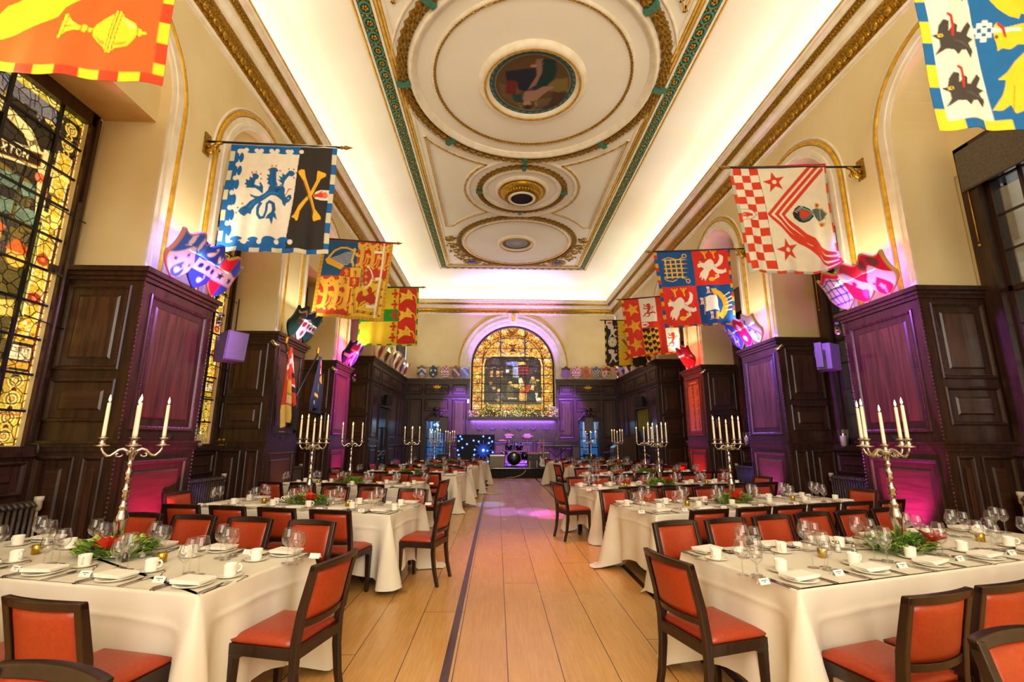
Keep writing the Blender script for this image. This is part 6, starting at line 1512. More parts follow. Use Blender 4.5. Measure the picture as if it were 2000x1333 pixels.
S_cand=Stock(candelabra())
t=thing('dinner_candle','candle','candle'); mb=MB(); mb.lathe([(0,0),(.0125,0),(.0125,.02),(.011,.235),(.009,.243),(0,.240)],12); mb.build('wax_stick',M['wax'],t)
mb=MB(); mb.tube([(0,0,.238),(.001,0,.254)],.0012,5); mb.build('wick',M['black'],t)
mb=MB(); mb.lathe([(0,.248),(.005,.254),(.0075,.264),(.0055,.280),(.002,.295),(0,.302)],8); mb.build('flame',M['flame'],t); S_wax=Stock(t)
# ---------- floral centrepiece ----------
def wreath(seed):
    rg=random.Random(seed); t=thing('floral_centrepiece','wreath','centrepiece'); mb=MB()
    for i in range(760):
        a=rg.uniform(0,2*PI); q=rg.uniform(.38,1.0); px,py=.27*q*cos(a),.17*q*sin(a); z=rg.uniform(.005,.10)*(1.2-.55*q)+.01
        l=rg.uniform(.03,.065); w=l*rg.uniform(.22,.42); th=a+rg.uniform(-1.1,1.1); el=rg.uniform(.0,.9); d=Vector((cos(th)*cos(el),sin(th)*cos(el),sin(el))); sd=Vector((-sin(th),cos(th),rg.uniform(-.4,.4))).normalized(); p=Vector((px,py,z)); up=d.cross(sd)
        mb.add([p,p+d*l*.5+sd*w+up*.004,p+d*l,p+d*l*.5-sd*w+up*.004],[(0,1,2),(0,2,3)],0 if rg.random()<.6 else 1)
    o=mb.build('foliage',[M['leaf'],M['leaf2']],t); o['kind']='stuff'
    fx,fy=(.09,.13,-.10)[seed],-.14; mb=MB()
    for i in range(11):
        a=2*PI*i/11+rg.uniform(-.2,.2); l=rg.uniform(.09,.15); w=l*.3; el=rg.uniform(.05,1.2); d=Vector((cos(a)*cos(el),sin(a)*cos(el),sin(el))); s=Vector((-sin(a),cos(a),0)); p=Vector((fx,fy,.075)); u=d.cross(s)
        mb.add([p,p+d*l*.3+s*w*.8+u*.01,p+d*l*.65+s*w*.8+u*.012,p+d*l,p+d*l*.65-s*w*.8+u*.012,p+d*l*.3-s*w*.8+u*.01,p+d*l*.5],[(0,1,6),(1,2,6),(2,3,6),(3,4,6),(4,5,6),(5,0,6)])
    mb.build('petals',M['red'],t)
    for (cx,cy) in ((-.06,-.12),(.19,.02),(-.19,.04)):
        mb=MB(); 
        for k in range(7):
            for i in range(9): a=2*PI*i/9+k*.35; r=.028*sin(PI*(k+1)/8.2); mb.sphere((cx+r*cos(a),cy+r*sin(a),.035+.008*k),.0085,5,4,0,(1,1,.6))
        mb.build('pine_cone',M['cone'],t)
    mb=MB()
    for i in range(22): a=rg.uniform(0,6.28); q=rg.uniform(.5,.95); mb.sphere((.26*q*cos(a),.16*q*sin(a),rg.uniform(.03,.07)),.008,6,4)
    mb.build('berries',M['red'],t); return t
S_wr=[Stock(wreath(k)) for k in range(3)]
# ---------- lay the hall ----------
TN=['front','second','third','fourth','fifth','stage-end']; PN=['first','second','third','fourth','fifth','sixth']
LC=[(-1.536,2.696),(-1.143,5.343),(-1.478,8.10),(-.90,10.75),(-.70,13.45),(-.52,16.2)]
RC=[(1.632,2.696),(1.726,5.283),(1.593,7.627),(2.22,10.43),(2.30,13.3),(2.02,15.95)]
glass_n=[0]; extra=MB(); far_gl=[]
SIDE={'L':'stained-glass-side','R':'sash-window-side'}
def lay(side,k,c):
    L=side=='L'; ang=math.radians(180-14 if L else 16.5); d=Vector((cos(ang),sin(ang))); n=Vector((-d.y,d.x)) if not L else Vector((d.y,-d.x))
    Lx=(2.72 if k else 2.62) if L else 3.25; Wy=.98; far=k>=3; c=Vector(c); near_t=k<3
    def W(s,t): return c+d*s+n*t
    rz=math.atan2(n.y,n.x)-PI/2      # local +y = toward the stage
    ctr=W(Lx/2,Wy/2); rg=random.Random(k*7+(0 if L else 50)); tn='%s %s table'%(TN[k],SIDE[side])
    t=thing('banquet_table','dark oak banquet table with turned legs under white cloth, '+tn,'table',(ctr.x,ctr.y,0),rz,'banquet tables'); table_mesh(Lx,Wy,t)
    o=cloth(Lx,Wy,.57,k*3+(0 if L else 1)).build('tablecloth',M['cloth']); o.location=(ctr.x,ctr.y,0); o.rotation_euler=(0,0,rz); tag(o,'white linen tablecloth draped to the floor over the '+tn,'tablecloth','white tablecloths')
    # chairs
    cs=[.40,1.01,1.60,2.18] if L else [.31,.83,1.32,1.84,2.36,2.87]
    st=farchairs if far else chairs
    def chair(s,tt,r,lb):
        p=W(s,tt); st.put((p.x,p.y,0),r,lb,'red leather dining chairs')
    for i,s in enumerate(cs):
        lb='red leather chair, %s from aisle on %%s side of %s'%(PN[i],tn)
        chair(s-(0 if k else .09 if L else .04)+rg.uniform(-.015,.015),-.215+rg.uniform(-.015,.015),rz+rg.uniform(-.04,.04),lb%'entrance')
        chair(s+.03+rg.uniform(-.02,.02),Wy+.215+rg.uniform(-.01,.03)+( .05 if L else -.03)*(k<3),rz+PI+rg.uniform(-.04,.04),lb%'stage')
    ae=1 if L else -1
    if (L and k<3) or (not L and k in (0,2,4)): chair(-.20,.47,rz-PI/2*(-ae),'red leather chair at the aisle end of the %s'%tn)
    chair(Lx+.28,.50,rz+PI/2*(-ae),'red leather chair at the wall end of the %s'%tn)
    # place settings: plate centres along both sides and at the aisle end
    ps=([.17,.70,1.24,1.78,2.32] if L else [.16,.73,1.28,1.84,2.40,2.95])
    sets=[]
    for i,s in enumerate(ps):
        nm='%s place from aisle, %%s side of %s'%(PN[i],tn)
        sets.append((W(s,.13),rz,nm%'entrance')); sets.append((W(s-.03,Wy-.13),rz+PI,nm%'stage'))
    for p,r,nm in sets:
        def at(x,y,z=.758): return (p.x+x*cos(r)-y*sin(r),p.y+x*sin(r)+y*cos(r),z)
        j=lambda q=.012: rg.uniform(-q,q)
        S_plate.put(at(0,0),r,'white side plate under napkin at '+nm,'side plates'); S_nap.put(at(j(.006),j(.006),.763),r+j(.15),'folded white napkin on plate at '+nm,'folded napkins')
        cx,cy=.06+j(.03),.17+j(.015)
        S_sauc.put(at(cx,cy),r,'white saucer under coffee cup at '+nm,'saucers'); S_cup.put(at(cx,cy,.7655),r+rg.uniform(-1,1),'cream coffee cup at '+nm,'coffee cups')
        if near_t:
            S_knife.put(at(-.150,-.01),r+j(.03),'outer table knife at '+nm,'table knives'); S_knife.put(at(-.130,-.01),r+j(.03),'inner table knife at '+nm,'table knives')
            S_fork.put(at(.135,-.005),r+j(.03),'inner table fork at '+nm,'table forks'); S_fork.put(at(.16,-.005),r+j(.03),'outer table fork at '+nm,'table forks')
            S_spoon.put(at(-.175,.01),r+j(.04),'dessert spoon at '+nm,'dessert spoons')
            S_tea.put(at(cx+.10,cy-.01),r+j(.3)+.5,'teaspoon by saucer at '+nm,'teaspoons')
            S_card.put(at(-.245,.02),r+j(.12),'white place card at '+nm,'place cards')
        for gi,(gx,gy) in enumerate(((-.15,.175),(-.225,.20),(-.19,.125))):
            q=at(gx+j(),gy+j())
            if glass_n[0]<300: S_gl[gi].put(q,rg.uniform(0,6),GS[gi][3]+' at '+nm,'wine glasses'); glass_n[0]+=1
            else: far_gl.append((gi,q))
    # middle of the table
    wc=W((1.28,1.36,1.36,1.3,1.3,1.3)[k] if L else 1.52,(.58 if L else .46) if k==0 else .52); wr=S_wr[(k+(0 if L else 1))%3].put((wc.x,wc.y,.758),rz+(0 if L else .1),'evergreen centrepiece with red poinsettia on the '+tn,'floral centrepieces')
    a0=[.66,-.09,.31,.20,.62,.55][k] if L else [.23,.03,.14,-.29,.25,-.17][k]
    S_cand.put((wc.x,wc.y,.758),a0,'tall five light silver candelabra on the '+tn,'silver candelabra')
    dn=['sash','stage','stained glass','entrance']
    for q in range(5):
        if q==4: S_wax.put((wc.x,wc.y,.758+.762),0,'lit candle in centre socket of candelabra on '+tn,'lit dinner candles')
        else:
            a=a0+PI/2*q; S_wax.put((wc.x+.173*cos(a),wc.y+.173*sin(a),.758+.805),0,'lit candle on arm toward %s side, candelabra on %s'%(dn[q],tn),'lit dinner candles')
    for s,w in ((.80,'aisle'),(Lx-.75,'wall')):
        p=W(s,.50); S_vot.put((p.x,p.y,.758),0,'gold glass votive toward the %s on the %s'%(w,tn),'gold votives')
    p=W(1.05,.58); S_salt.put((p.x,p.y,.758),0,'glass salt shaker on the '+tn,'salt shakers'); p=W(1.05,.46); S_pep.put((p.x,p.y,.758),0,'glass pepper shaker on the '+tn,'pepper shakers')
for k in range(6):
    lay('R',k,RC[k]); lay('L',k,LC[k])
mb=MB()
for gi,q in far_gl:
    h,r,stem,_=GS[gi]; g=glass_mb(h,r,stem,(q[0],q[1],q[2]),10); mb.add(g.v,g.f,0,True)
if far_gl:
    o=mb.build('wine_glasses',M['glass']); tag(o,'clear wine glasses crowding the two tables nearest the stage','glass'); o['kind']='stuff'
# chairs of the tables behind the viewer
chairs.put((-1.41,1.35,0),PI-.27,'red leather chair before the front stained-glass-side table, mostly below view','red leather dining chairs')
chairs.put((1.95,1.54,0),PI+.22,'red leather chair before the front sash-window-side table, facing away from the stage','red leather dining chairs')
# ---------- radiators, loudspeakers and fittings along the walls ----------
def radiator(side,y0,y1,lb):
    s=1 if side=='L' else -1; x=(NL+.34) if side=='L' else (NR-.34)
    t=thing('radiator',lb,'radiator',(x,(y0+y1)/2,0),0,'cast iron radiators'); n=int((y1-y0)/.062)
    for k in range(n):
        y=y0-(y0+y1)/2+.031+k*.062; mb=MB()
        for e in (-.07,0,.07): mb.tube([(e,y,.12),(e,y,.86)],.017,8)
        mb.tube([(-.09,y,.86),(-.05,y,.90),(.05,y,.90),(.09,y,.86)],.02,8); mb.tube([(-.09,y,.13),(-.05,y,.10),(.05,y,.10),(.09,y,.13)],.02,8)
        mb.build('column',M['iron'],t)
    yy=(y1-y0)/2
    mb=MB(); mb.tube([(0,-yy+.02,.87),(0,yy-.02,.87)],.012,6); mb.tube([(0,-yy+.02,.14),(0,yy-.02,.14)],.012,6)
    for e in (-yy+.05,yy-.05): mb.box(-.09,.09,e-.02,e+.02,0,.1)
    mb.build('frame',M['iron'],t)
    mb=MB(); e=yy+.05; mb.tube([(0,e,.0),(0,e,.80)],.012,8); mb.lathe([(.02,.80),(.035,.82),(.035,.90),(.042,.91),(.042,.95),(0,.95)],12,0,(0,e,0)); mb.build('valve',M['ply'],t)
for i in range(3):
    a=PL[i][1]; b=PL[i+1][0]; radiator('L',a+.42,b-.22,'brown cast iron column radiator under the %s stained glass window'%ORD[i])
    a=PR[i][1]; b=PR[i+1][0]; radiator('R',a+.30,b-.30,'brown cast iron column radiator under the %s sash window'%ORD[i])
def wall_speaker(x,y,z,rz,lb,s=1,dark=False):
    t=thing('loudspeaker',lb,'loudspeaker',(x,y,z),rz,'loudspeakers on brackets'); m=M['spkd'] if dark else M['spk']
    mb=MB(); mb.hexa([(-.16*s,-.14*s,-.22*s),(.16*s,-.14*s,-.22*s),(.11*s,.16*s,-.22*s),(-.11*s,.16*s,-.22*s)],[(-.16*s,-.20*s,.22*s),(.16*s,-.20*s,.22*s),(.11*s,.13*s,.22*s),(-.11*s,.13*s,.22*s)]); mb.build('cabinet',m,t,bev=.012)
    mb=MB(); mb.hexa([(-.145*s,-.155*s,-.20*s),(.145*s,-.155*s,-.20*s),(.145*s,-.13*s,-.2*s),(-.145*s,-.13*s,-.2*s)],[(-.145*s,-.212*s,.20*s),(.145*s,-.212*s,.20*s),(.145*s,-.18*s,.2*s),(-.145*s,-.18*s,.2*s)]); mb.build('grille',M['spkd'] if dark else M['spkg'],t)
    mb=MB(); mb.box(-.03*s,.03*s,.12*s,.34*s,-.03*s,.03*s); mb.box(-.05*s,.05*s,.32*s,.36*s,-.2*s,.2*s); mb.tube([(.02,.34*s,.2*s),(.08,.3*s,.05),(.04,.34*s,-.15*s)],.006,6); mb.build('bracket',m,t)
M['spkg']=mat('loudspeaker grille',hx('6E6874'),hx('5A5660'),scale=180,rough=.5,bump=.3)
wall_speaker(XL+.24,7.12,2.92,1.0,'grey loudspeaker on the stage edge of the first stained side pier')
wall_speaker(XR-.24,7.5,2.9,PI-.9,'grey loudspeaker on the stage edge of the first sash side pier')
wall_speaker(XL+.32,17.2,2.95,.9,'dark loudspeaker above the side door, stained glass side',.85,True)
wall_speaker(XR-.32,17.4,2.95,-.9,'dark loudspeaker above the curtained side door, sash window side',.85,True)
def spotlight(x,y,z,rz,lb):
    t=thing('spotlight',lb,'spotlight',(x,y,z),rz,'small silver spotlights'); mb=MB(); mb.lathe([(0,-.08),(.035,-.08),(.042,.06),(.046,.09),(.04,.092)],14); mb.xf(Matrix.Rotation(2.2,4,'X')); mb.build('head',M['silver'],t)
    mb=MB(); mb.lathe([(0,.088),(.038,.088)],14); mb.xf(Matrix.Rotation(2.2,4,'X')); mb.build('lens',M['spotlens'],t)
    mb=MB(); mb.tube([(0,0,0),(0,-.06,.08)],.01,6); mb.box(-.025,.025,-.09,-.05,.08,.12); mb.build('bracket',M['black'],t)
M['spotlens']=emat('spotlight lens',(1,.93,.82),7)
for (x,y,z,rz,lb) in ((XL+.08,7.02,3.30,.6,'small spotlight on stage corner of first stained side pier'),(XL+.02,8.94,3.36,2.4,'small spotlight on entrance corner of second stained side pier'),(XL+.02,12.30,3.36,2.4,'small spotlight on entrance corner of third stained side pier'),(XL+.08,13.85,3.3,.6,'small spotlight on stage corner of third stained side pier'),
  (XR-.06,7.40,3.34,-.6,'small spotlight on stage corner of first sash side pier'),(XR-.02,9.08,3.38,-2.4,'small spotlight on entrance corner of second sash side pier'),(XR-.02,12.62,3.40,-2.4,'small spotlight on entrance corner of third sash side pier')): spotlight(x,y,z,rz,lb)
# brass plaques under the big panels
for (x,y,s,lb) in ((XL,6.35,1,'dark engraved plaque on first stained side pier'),(XR,6.6,-1,'dark engraved plaque on first sash side pier'),(XL,9.75,1,'dark engraved plaque on second stained side pier')):
    t=thing('plaque',lb,'plaque',(x+s*.006,y,1.565)); mb=MB(); mb.box(-.006,.006,-.14,.14,-.03,.055); mb.build('plate',M['black'],t); mb=MB()
    for k in range(3): mb.box(s*.006,s*.0075,-.11+.02*k,.11-.02*k,.035-.025*k,.044-.025*k)
    mb.build('lettering',M['dgold'],t)
# honours board on third sash side pier
t=thing('honours_board','oak honours board with gold columns of names on third sash side pier','board',(XR-.012,13.4,2.45)); mb=MB(); mb.box(-.012,.012,-.40,.40,-.72,.80); mb.build('panel',M['oakp'],t)
mb=MB(); R6=random.Random(8)
for r in range(34):
    z=.62-r*.038
    for c0,w in ((-.36,.07),(-.27,.26),(.04,.26),(.32,.06)):
        x=c0; e=c0+w*R6.uniform(.7,1)
        while x<e: l=R6.uniform(.02,.06); mb.box(-.0135,-.012,-x-min(l,e-x),-x,z,z+.017); x+=l+.012
for k in range(14): mb.box(-.0135,-.012,-.24+k*.035,-.24+k*.035+.024,.70,.735)
o=mb.build('lettering',M['goldp'],t)
# standing colours crossed on the second stained side pier
def colour(name,top,bot,cl,cols,lb):
    t=thing('draped_flag',lb,'flag',bot); T=Vector(top)-Vector(bot); mb=MB(); mb.tube([(0,0,0),tuple(T)],.018,8); mb.build('pole',M['black'],t)
    mb=MB(); mb.lathe([(.012,0),(.03,.03),(.02,.05),(.035,.08),(.03,.13),(.01,.17),(0,.18)],10,0,tuple(T)); mb.tube([tuple(T+Vector((.02,0,.0))),tuple(T+Vector((.05,.03,-.12))),tuple(T+Vector((.05,-.03,-.2)))],.014,6); mb.build('finial',M['gold'],t)
    c=Cv(64,110,cols[0],64,110); cl(c); u=np.linspace(0,1,64);v=np.linspace(0,1,110);U,V=np.meshgrid(u,v)
    # hangs from the upper pole: narrow at the top, gathers below
    d=-T.normalized(); p0=T*.97; out=cols[1]
    Yc=p0.y+d.y*V*cols[2]*.25+ (U-.5+out*.3)*(.10+.62*np.minimum(V*1.25,1))*cols[3]; Zc=p0.z-V*cols[2]+ -(.45*np.abs(U-.35)*np.minimum(V,1))*cols[4]; Xc=.09+.05*np.sin(U*17)*(.3+V)+.04*V
    o=gridmesh('cloth',np.stack([Xc+p0.x,Yc,Zc],-1),c.img(),M['banner'],t); sd=o.modifiers.new('t','SOLIDIFY'); sd.thickness=.005
def f1(c):
    c.line('E8DCC0',[0,30,64,8],7); c.line('E8DCC0',[40,0,64,50],7); c.rect('2A2624',44,34,64,60); c.line('C8321E',[40,44,64,46],8); c.line('E8DCC0',[40,50,64,52],3); c.ell('8A9A4A',24,62,17,15); c.ell('E0A83A',26,58,9,9); c.ell('D8C080',24,76,15,6); c.poly('D9B860',[0,80,34,86,26,110,0,110]); c.poly('2A2624',[34,84,64,70,64,110,26,110]); c.ell('C89A3A',10,44,7,5)
def f2(c):
    c.rect('E8DCC0',40,6,64,34); c.line('C8321E',[40,20,64,20],6); c.line('C8321E',[52,6,52,34],6); c.ell('C8962A',16,48,6,10); c.ell('C8962A',54,44,7,9); c.ell('5A8A2A',36,66,9,15); c.line('D8B030',[22,80,36,90,44,84],5)
    for p in ([24,94,24,102],[30,94,36,94,30,102,36,102]): c.line('8A9AA0',p,2)
colour('a',(XL+.24,8.95,3.34),(XL+.10,10.2,1.60),f1,('C8401E',-.3,1.42,1.0,.75),'red draped flag with gold wreath crossed on second stained side pier')
colour('b',(XL+.42,10.08,3.34),(XL+.30,8.75,1.60),f2,('1F2A3C',-.2,1.1,.85,.6),'dark blue draped flag with green wreath crossed on second stained side pier')
# hurricane lamps with pillar candles on the sills
for (x,y,lb) in ((NL+.10,8.42,'hurricane glass with pillar candle on the second stained glass sill'),(NR-.10,8.80,'hurricane glass with pillar candle on the second sash window sill'),(NR-.1,12.3,'hurricane glass with pillar candle on the third sash window sill')):
    t=thing('hurricane_lamp',lb,'lantern',(x,y,1.41)); mb=MB(); mb.lathe([(0,0),(.07,0),(.07,.012),(.03,.03),(.075,.06),(.085,.2),(.10,.34)],20); mb.f.pop(); mb.m.pop(); mb.s.pop(); mb.build('shade',M['glass'],t)
    mb=MB(); mb.lathe([(0,.035),(.05,.035),(.05,.22),(.04,.225),(0,.215)],16); mb.build('candle',M['wax'],t); mb=MB(); mb.lathe([(0,.225),(.006,.235),(.004,.255),(0,.27)],8); mb.build('flame',M['flame'],t)
# tall winding rods of the window openers
for (x,y,z0,z1,lb) in ((NL+.16,5.36,1.5,4.35,'tall brass window winding rod at first stained glass window'),(NL+.22,8.86,1.5,4.2,'tall brass window winding rod at second stained glass window')):
    t=thing('winding_rod',lb,'window rod',(x,y,z0)); mb=MB(); mb.tube([(0,0,0),(0,0,z1-z0)],.013,8); mb.build('rod',M['iron'],t); mb=MB(); mb.tube([(0,0,0),(.09,0,-.01),(.1,0,-.05),(.1,0,-.10)],.01,8); mb.build('crank',M['iron'],t); mb=MB(); mb.tube([(0,0,1.9),(-.1,0,1.95),(-.14,0,2.0)],.012,6); mb.box(-.16,-.13,-.05,.05,1.95,2.05); mb.build('bracket',M['iron'],t)
for (x,y,s,lb) in ((NL+.03,8.96-.0,1,'brass wall socket by the second stained glass window'),):
    t=thing('wall_socket',lb,'socket',(x+.1,9.03,1.5)); mb=MB(); mb.box(-.06,.06,-.012,.0,-.06,.06); mb.build('plate',M['goldp'],t); mb=MB(); mb.box(-.015,.015,-.02,-.012,-.02,.02); mb.build('switch',M['black'],t)
# side doors
M['curtain']=mat('olive curtain',hx('8A8420'),hx('5A5614'),scale=3,stretch=(14,14,.3),rough=.8)
M['doorw']=mat('dark door oak',hx('241710'),hx('160E09'),scale=5,stretch=(4,4,.5),rough=.35)
def side_door(n,x,s,y0,y1,lb,cur):
    t=thing('door_%d'%n,lb,'door',(x-s*.07,(y0+y1)/2,0)); t['kind']='structure'; w=(y1-y0)/2-.01; mb=MB(); mb.box(-.025,.025,-w,w,.005,2.2)
    for a,b in ((-w+.08,-.05),(.05,w-.08)):
        for z0,z1 in ((.2,1.0),(1.1,2.0)): mb.rings((s*.026,a if s<0 else -a,z0),(0,1,0) if s<0 else (0,-1,0),(0,0,1),(s,0,0),b-a,z1-z0,PANEL,0,True,0)
    mb.build('leaf',M['doorw'],t)
    mb=MB(); mb.tube([(s*.07,-.55,.96),(s*.07,.05,1.1)],.016,8); mb.sphere((s*.06,-.55,.96),.03,8,5); mb.build('handle',M['gold'],t)
    if cur:
        v=[];n2=60
        for z in (2.72,1.9): 
            for i in range(n2): v.append((s*(.035+.02*sin(i*1.3)),-w+2*w*i/(n2-1),z))
        mb=MB(); mb.add(v,[(i,i+1,n2+i+1,n2+i) for i in range(n2-1)],0,True); mb.build('curtain',M['curtain'],t)
    else:
        mb=MB(); mb.box(-.03,.03,-w,w,2.2,2.73); mb.build('overpanel',M['doorw'],t)
side_door(1,XL,1,17.4,18.9,'dark panelled side door under loudspeaker, stained glass side',False); side_door(2,XR,-1,17.6,19.1,'dark side door with olive curtain, sash window side',True)
t=thing('door_rosette','round brass rosette on the tall sash side panelling','rosette',(XR-.01,20.2,1.15)); mb=MB()
for k in range(8): mb.sphere((-.02,.09*cos(k*PI/4),.09*sin(k*PI/4)),.045,8,5,0,(.5,1,1))
mb.sphere((-.03,0,0),.06,8,5,0,(.6,1,1)); mb.build('boss',M['gold'],t)
# blue lit passage beyond the stained side door
M['blueled']=emat('blue cabinet light',(.05,.26,.7),.45)
# ---------- display cabinets in the end wall ----------
def cabinet(ca,cb,lb,kind):
    t=thing('display_cabinet',lb,'cabinet',((ca+cb)/2,YB,.42)); w=(cb-ca)/2; h=2.0; mb=MB()
    mb.box(-w-.08,-w,-.03,.45,0,h); mb.box(w,w+.08,-.03,.45,0,h); mb.box(-w,w,.0,.45,-.02,.03); mb.box(-w,w,0,.45,h-.04,h); mb.box(-.02,.02,-.02,.0,0,h); mb.build('frame',M['oak'],t)
    mb=MB(); mb.box(-w,w,.43,.45,0,h); mb.build('lit_back',M['blueled'],t)
    for k in range(1,5):
        z=h*k/5; mb=MB(); mb.box(-w,w,.02,.43,z-.012,z,1); mb.box(-w,w,.0,.02,z-.035,z+.005,0); mb.build('shelf',[M['oak'],M['winglass']],t)
    mb=MB(); mb.box(-w,w,-.012,-.006,0,h); mb.build('pane',M['winglass'],t)
    return t
cabinet(*CABL,'tall display cabinet lit blue, stained glass side of the stage','L'); cabinet(*CABR,'tall display cabinet lit blue, sash window side of the stage','R')
M['frost']=mat('pale cup glass',hx('DCEFF0'),hx('BFE0E4'),scale=6,rough=.2)
def silver_cup(x,z,s,lb):
    mb=MB(); mb.lathe([(0,0),(.06,0),(.05,.02),(.015,.05),(.015,.10),(.07,.15),(.085,.22),(.08,.26),(.03,.30),(.0,.33)],14); 
    for e in (-1,1): mb.tube([(e*.07,0,.24),(e*.13,0,.23),(e*.12,0,.16),(e*.05,0,.14)],.01,6)
    o=mb.build('display_cup',M['frost']); o.location=(x,YB+.24,z); o.scale=(s,s,s); tag(o,lb,'cup','cups in the display cabinets')
for k,(x,z,s,lb) in enumerate(((-3.05,.83,.95,'pale cup low on the first shelf of the stained side cabinet'),(-2.62,.83,.95,'second pale cup on the lowest shelf of the stained side cabinet'),(-3.10,1.23,.8,'first cup in the row of three, stained side cabinet'),(-2.86,1.23,.8,'middle cup in the row of three, stained side cabinet'),(-2.6,1.23,.8,'last cup in the row of three, stained side cabinet'),(-3.05,1.63,.95,'first of two cups on the third shelf, stained side cabinet'),(-2.62,1.63,.95,'second of two cups on the third shelf, stained side cabinet'),(-2.85,2.03,.9,'cup on the top shelf of the stained side cabinet'),
  (4.12,1.23,1.0,'first tall cup on second shelf, sash side cabinet'),(4.52,1.23,1.0,'second tall cup on second shelf, sash side cabinet'),(4.15,.83,1.0,'wide cup on the lowest shelf, sash side cabinet'),(4.3,1.63,.9,'cup on third shelf, sash side cabinet'))): silver_cup(x,z,s,lb)
# ---------- stage ----------
SX0,SX1,SY=-2.5,3.9,20.0
t=thing('stage_platform','low black stage platform with pleated black skirt','stage',(.7,SY,0)); mb=MB(); mb.box(SX0-.7,SX1-.7,.06,1.86,.02,.40); mb.build('deck',M['spkd'],t)
n=420; v=[]
for z in (.39,.01):
    for i in range(n): v.append((SX0-.7+(SX1-SX0)*i/(n-1),.02+.022*sin(i*.75)+.01*sin(i*.31)*(1 if z<.1 else .5),z))
mb=MB(); mb.add(v,[(i,n+i,n+i+1,i+1) for i in range(n-1)],0,True); mb.build('skirt',M['skirt'] if 'skirt' in M else mat('black stage skirt',hx('26201F'),hx('191514'),scale=20,rough=.8),t)
mb=MB(); mb.box(SX0-.7,SX1-.7,0,.04,.385,.405); mb.build('edge',M['steel'],t)
ST=.402
# star cloth booth
t=thing('star_cloth_booth','black booth front studded with blue star lights on the stage','booth',(-.90,20.62,ST)); mb=MB(); mb.box(-.82,.80,0,.06,.0,1.36); mb.box(-.82,-.76,.06,.5,0,1.3); mb.box(.74,.80,.06,.5,0,1.3); mb.box(-.82,.80,.06,.6,1.3,1.36); mb.build('panel',mat('black star cloth',hx('0E1430'),hx('080C1E'),scale=20,rough=.7),t)
M['led']=emat('blue white led',(.30,.5,1),7); M['ledglow']=emat('led glow blue',(.03,.13,1),1.6)
for k,(x,z) in enumerate([(-1.569,1.687),(-1.501,1.579),(-1.63,1.493),(-.995,1.515),(-1.277,1.365),(-.775,1.473),(-.335,1.409),(-.20,1.474),(-.581,1.69),(-.315,1.624),(-1.47,1.215),(-.944,1.13),(-.397,1.088),(-.17,1.024),(-1.664,1.108),(-1.616,.917),(-.962,.917),(-.369,.642)]):
    mb=MB(); mb.sphere((x+.90,-.012,z-ST),.020,8,5); o=mb.build('led_light',M['led'],t); mb=MB(); mb.lathe([(0,-.004),(.05,-.004),(.045,.0)],14,0,(x+.9,0,z-ST),True,'y'); mb.build('led_halo',M['ledglow'],o)  # glowing disc stands in for the blue halo round each led
mb=MB(); mb.sphere((.328,-.015,1.109-ST),.05,12,8); o=mb.build('led_light',M['led'],t)
mb=MB()
for k in range(24):
    a=2*PI*k/24; l=.26 if k%2 else .42; mb.obox((.328+l/2*cos(a),-.006,1.109-ST+l/2*sin(a)),((cos(a),0,sin(a)),(0,1,0),(-sin(a),0,cos(a))),l/2,.003,.004)
mb.build('led_glare_rays',M['ledglow'],t)  # lens glare of the big led, modelled as thin glowing rays
# amplifiers
def amp(x0,x1,y0,y1,z0,z1,lb,grille,shell,strap=False):
    t=thing('guitar_amplifier',lb,'amplifier',((x0+x1)/2,(y0+y1)/2,z0)); w=(x1-x0)/2;d=(y1-y0)/2;h=z1-z0; mb=MB(); mb.box(-w,w,-d,d,0,h); mb.build('cabinet',shell,t,bev=.012)
    mb=MB(); mb.box(-w+.03,w-.03,-d-.008,-d+.01,.03,h-.09); mb.build('grille',grille,t); mb=MB(); mb.box(-w+.03,w-.03,-d-.006,-d+.01,h-.075,h-.02); mb.build('control_panel',M['steel'],t); mb=MB()
    for k in range(7): mb.lathe([(.012,0),(.012,-.02),(0,-.02)],8,0,(-w+.08+k*(2*w-.16)/6,-d-.006,h-.048),True,'y')
    mb.build('knobs',M['black'],t)
    mb=MB(); mb.tube([(-.1,0,h),(-.09,0,h+.035),(.09,0,h+.035),(.1,0,h)],.012,6); mb.build('handle',M['black'],t)
    return t
M['grey_grille']=mat('silver grille cloth',hx('9A9486'),hx('857F72'),scale=220,rough=.7,bump=.2); M['tan']=mat('tan wood top',hx('C08A62'),hx('A87450'),scale=8,rough=.4)
amp(-.31,.36,20.12,20.42,ST,.955,'guitar amplifier with silver grille at the stage front',M['grey_grille'],M['black'])
amp(1.80,2.30,20.70,20.98,ST,1.05,'dark guitar amplifier standing behind the white guitar',M['spkg'],M['black'])
t=thing('amplifier_case','black flight case with two yellow straps at the stage front','case',(1.53,20.26,ST)); mb=MB(); mb.box(-.25,.25,-.14,.14,0,.325); mb.build('case_body',M['black'],t,bev=.01); M['yel']=mat('yellow strap',hx('E0B020'),scale=9,rough=.5)
for e in (-.15,.15): mb=MB(); mb.box(e-.018,e+.018,-.147,-.14,.02,.30); mb.build('strap',M['yel'],t)
t=thing('tan_amplifier','tan topped amplifier head on the strapped flight case','amplifier',(1.53,20.26,ST+.327)); mb=MB(); mb.box(-.235,.235,-.13,.13,0,.23); mb.build('cabinet',M['black'],t,bev=.008); mb=MB(); mb.box(-.24,.24,-.135,.135,.231,.30); mb.build('lid',M['tan'],t); mb=MB()
for e in (-.12,.12): mb.lathe([(.02,0),(.02,-.015),(0,-.015)],10,0,(e,-.131,.12),True,'y')
mb.build('knobs',M['gold'],t)
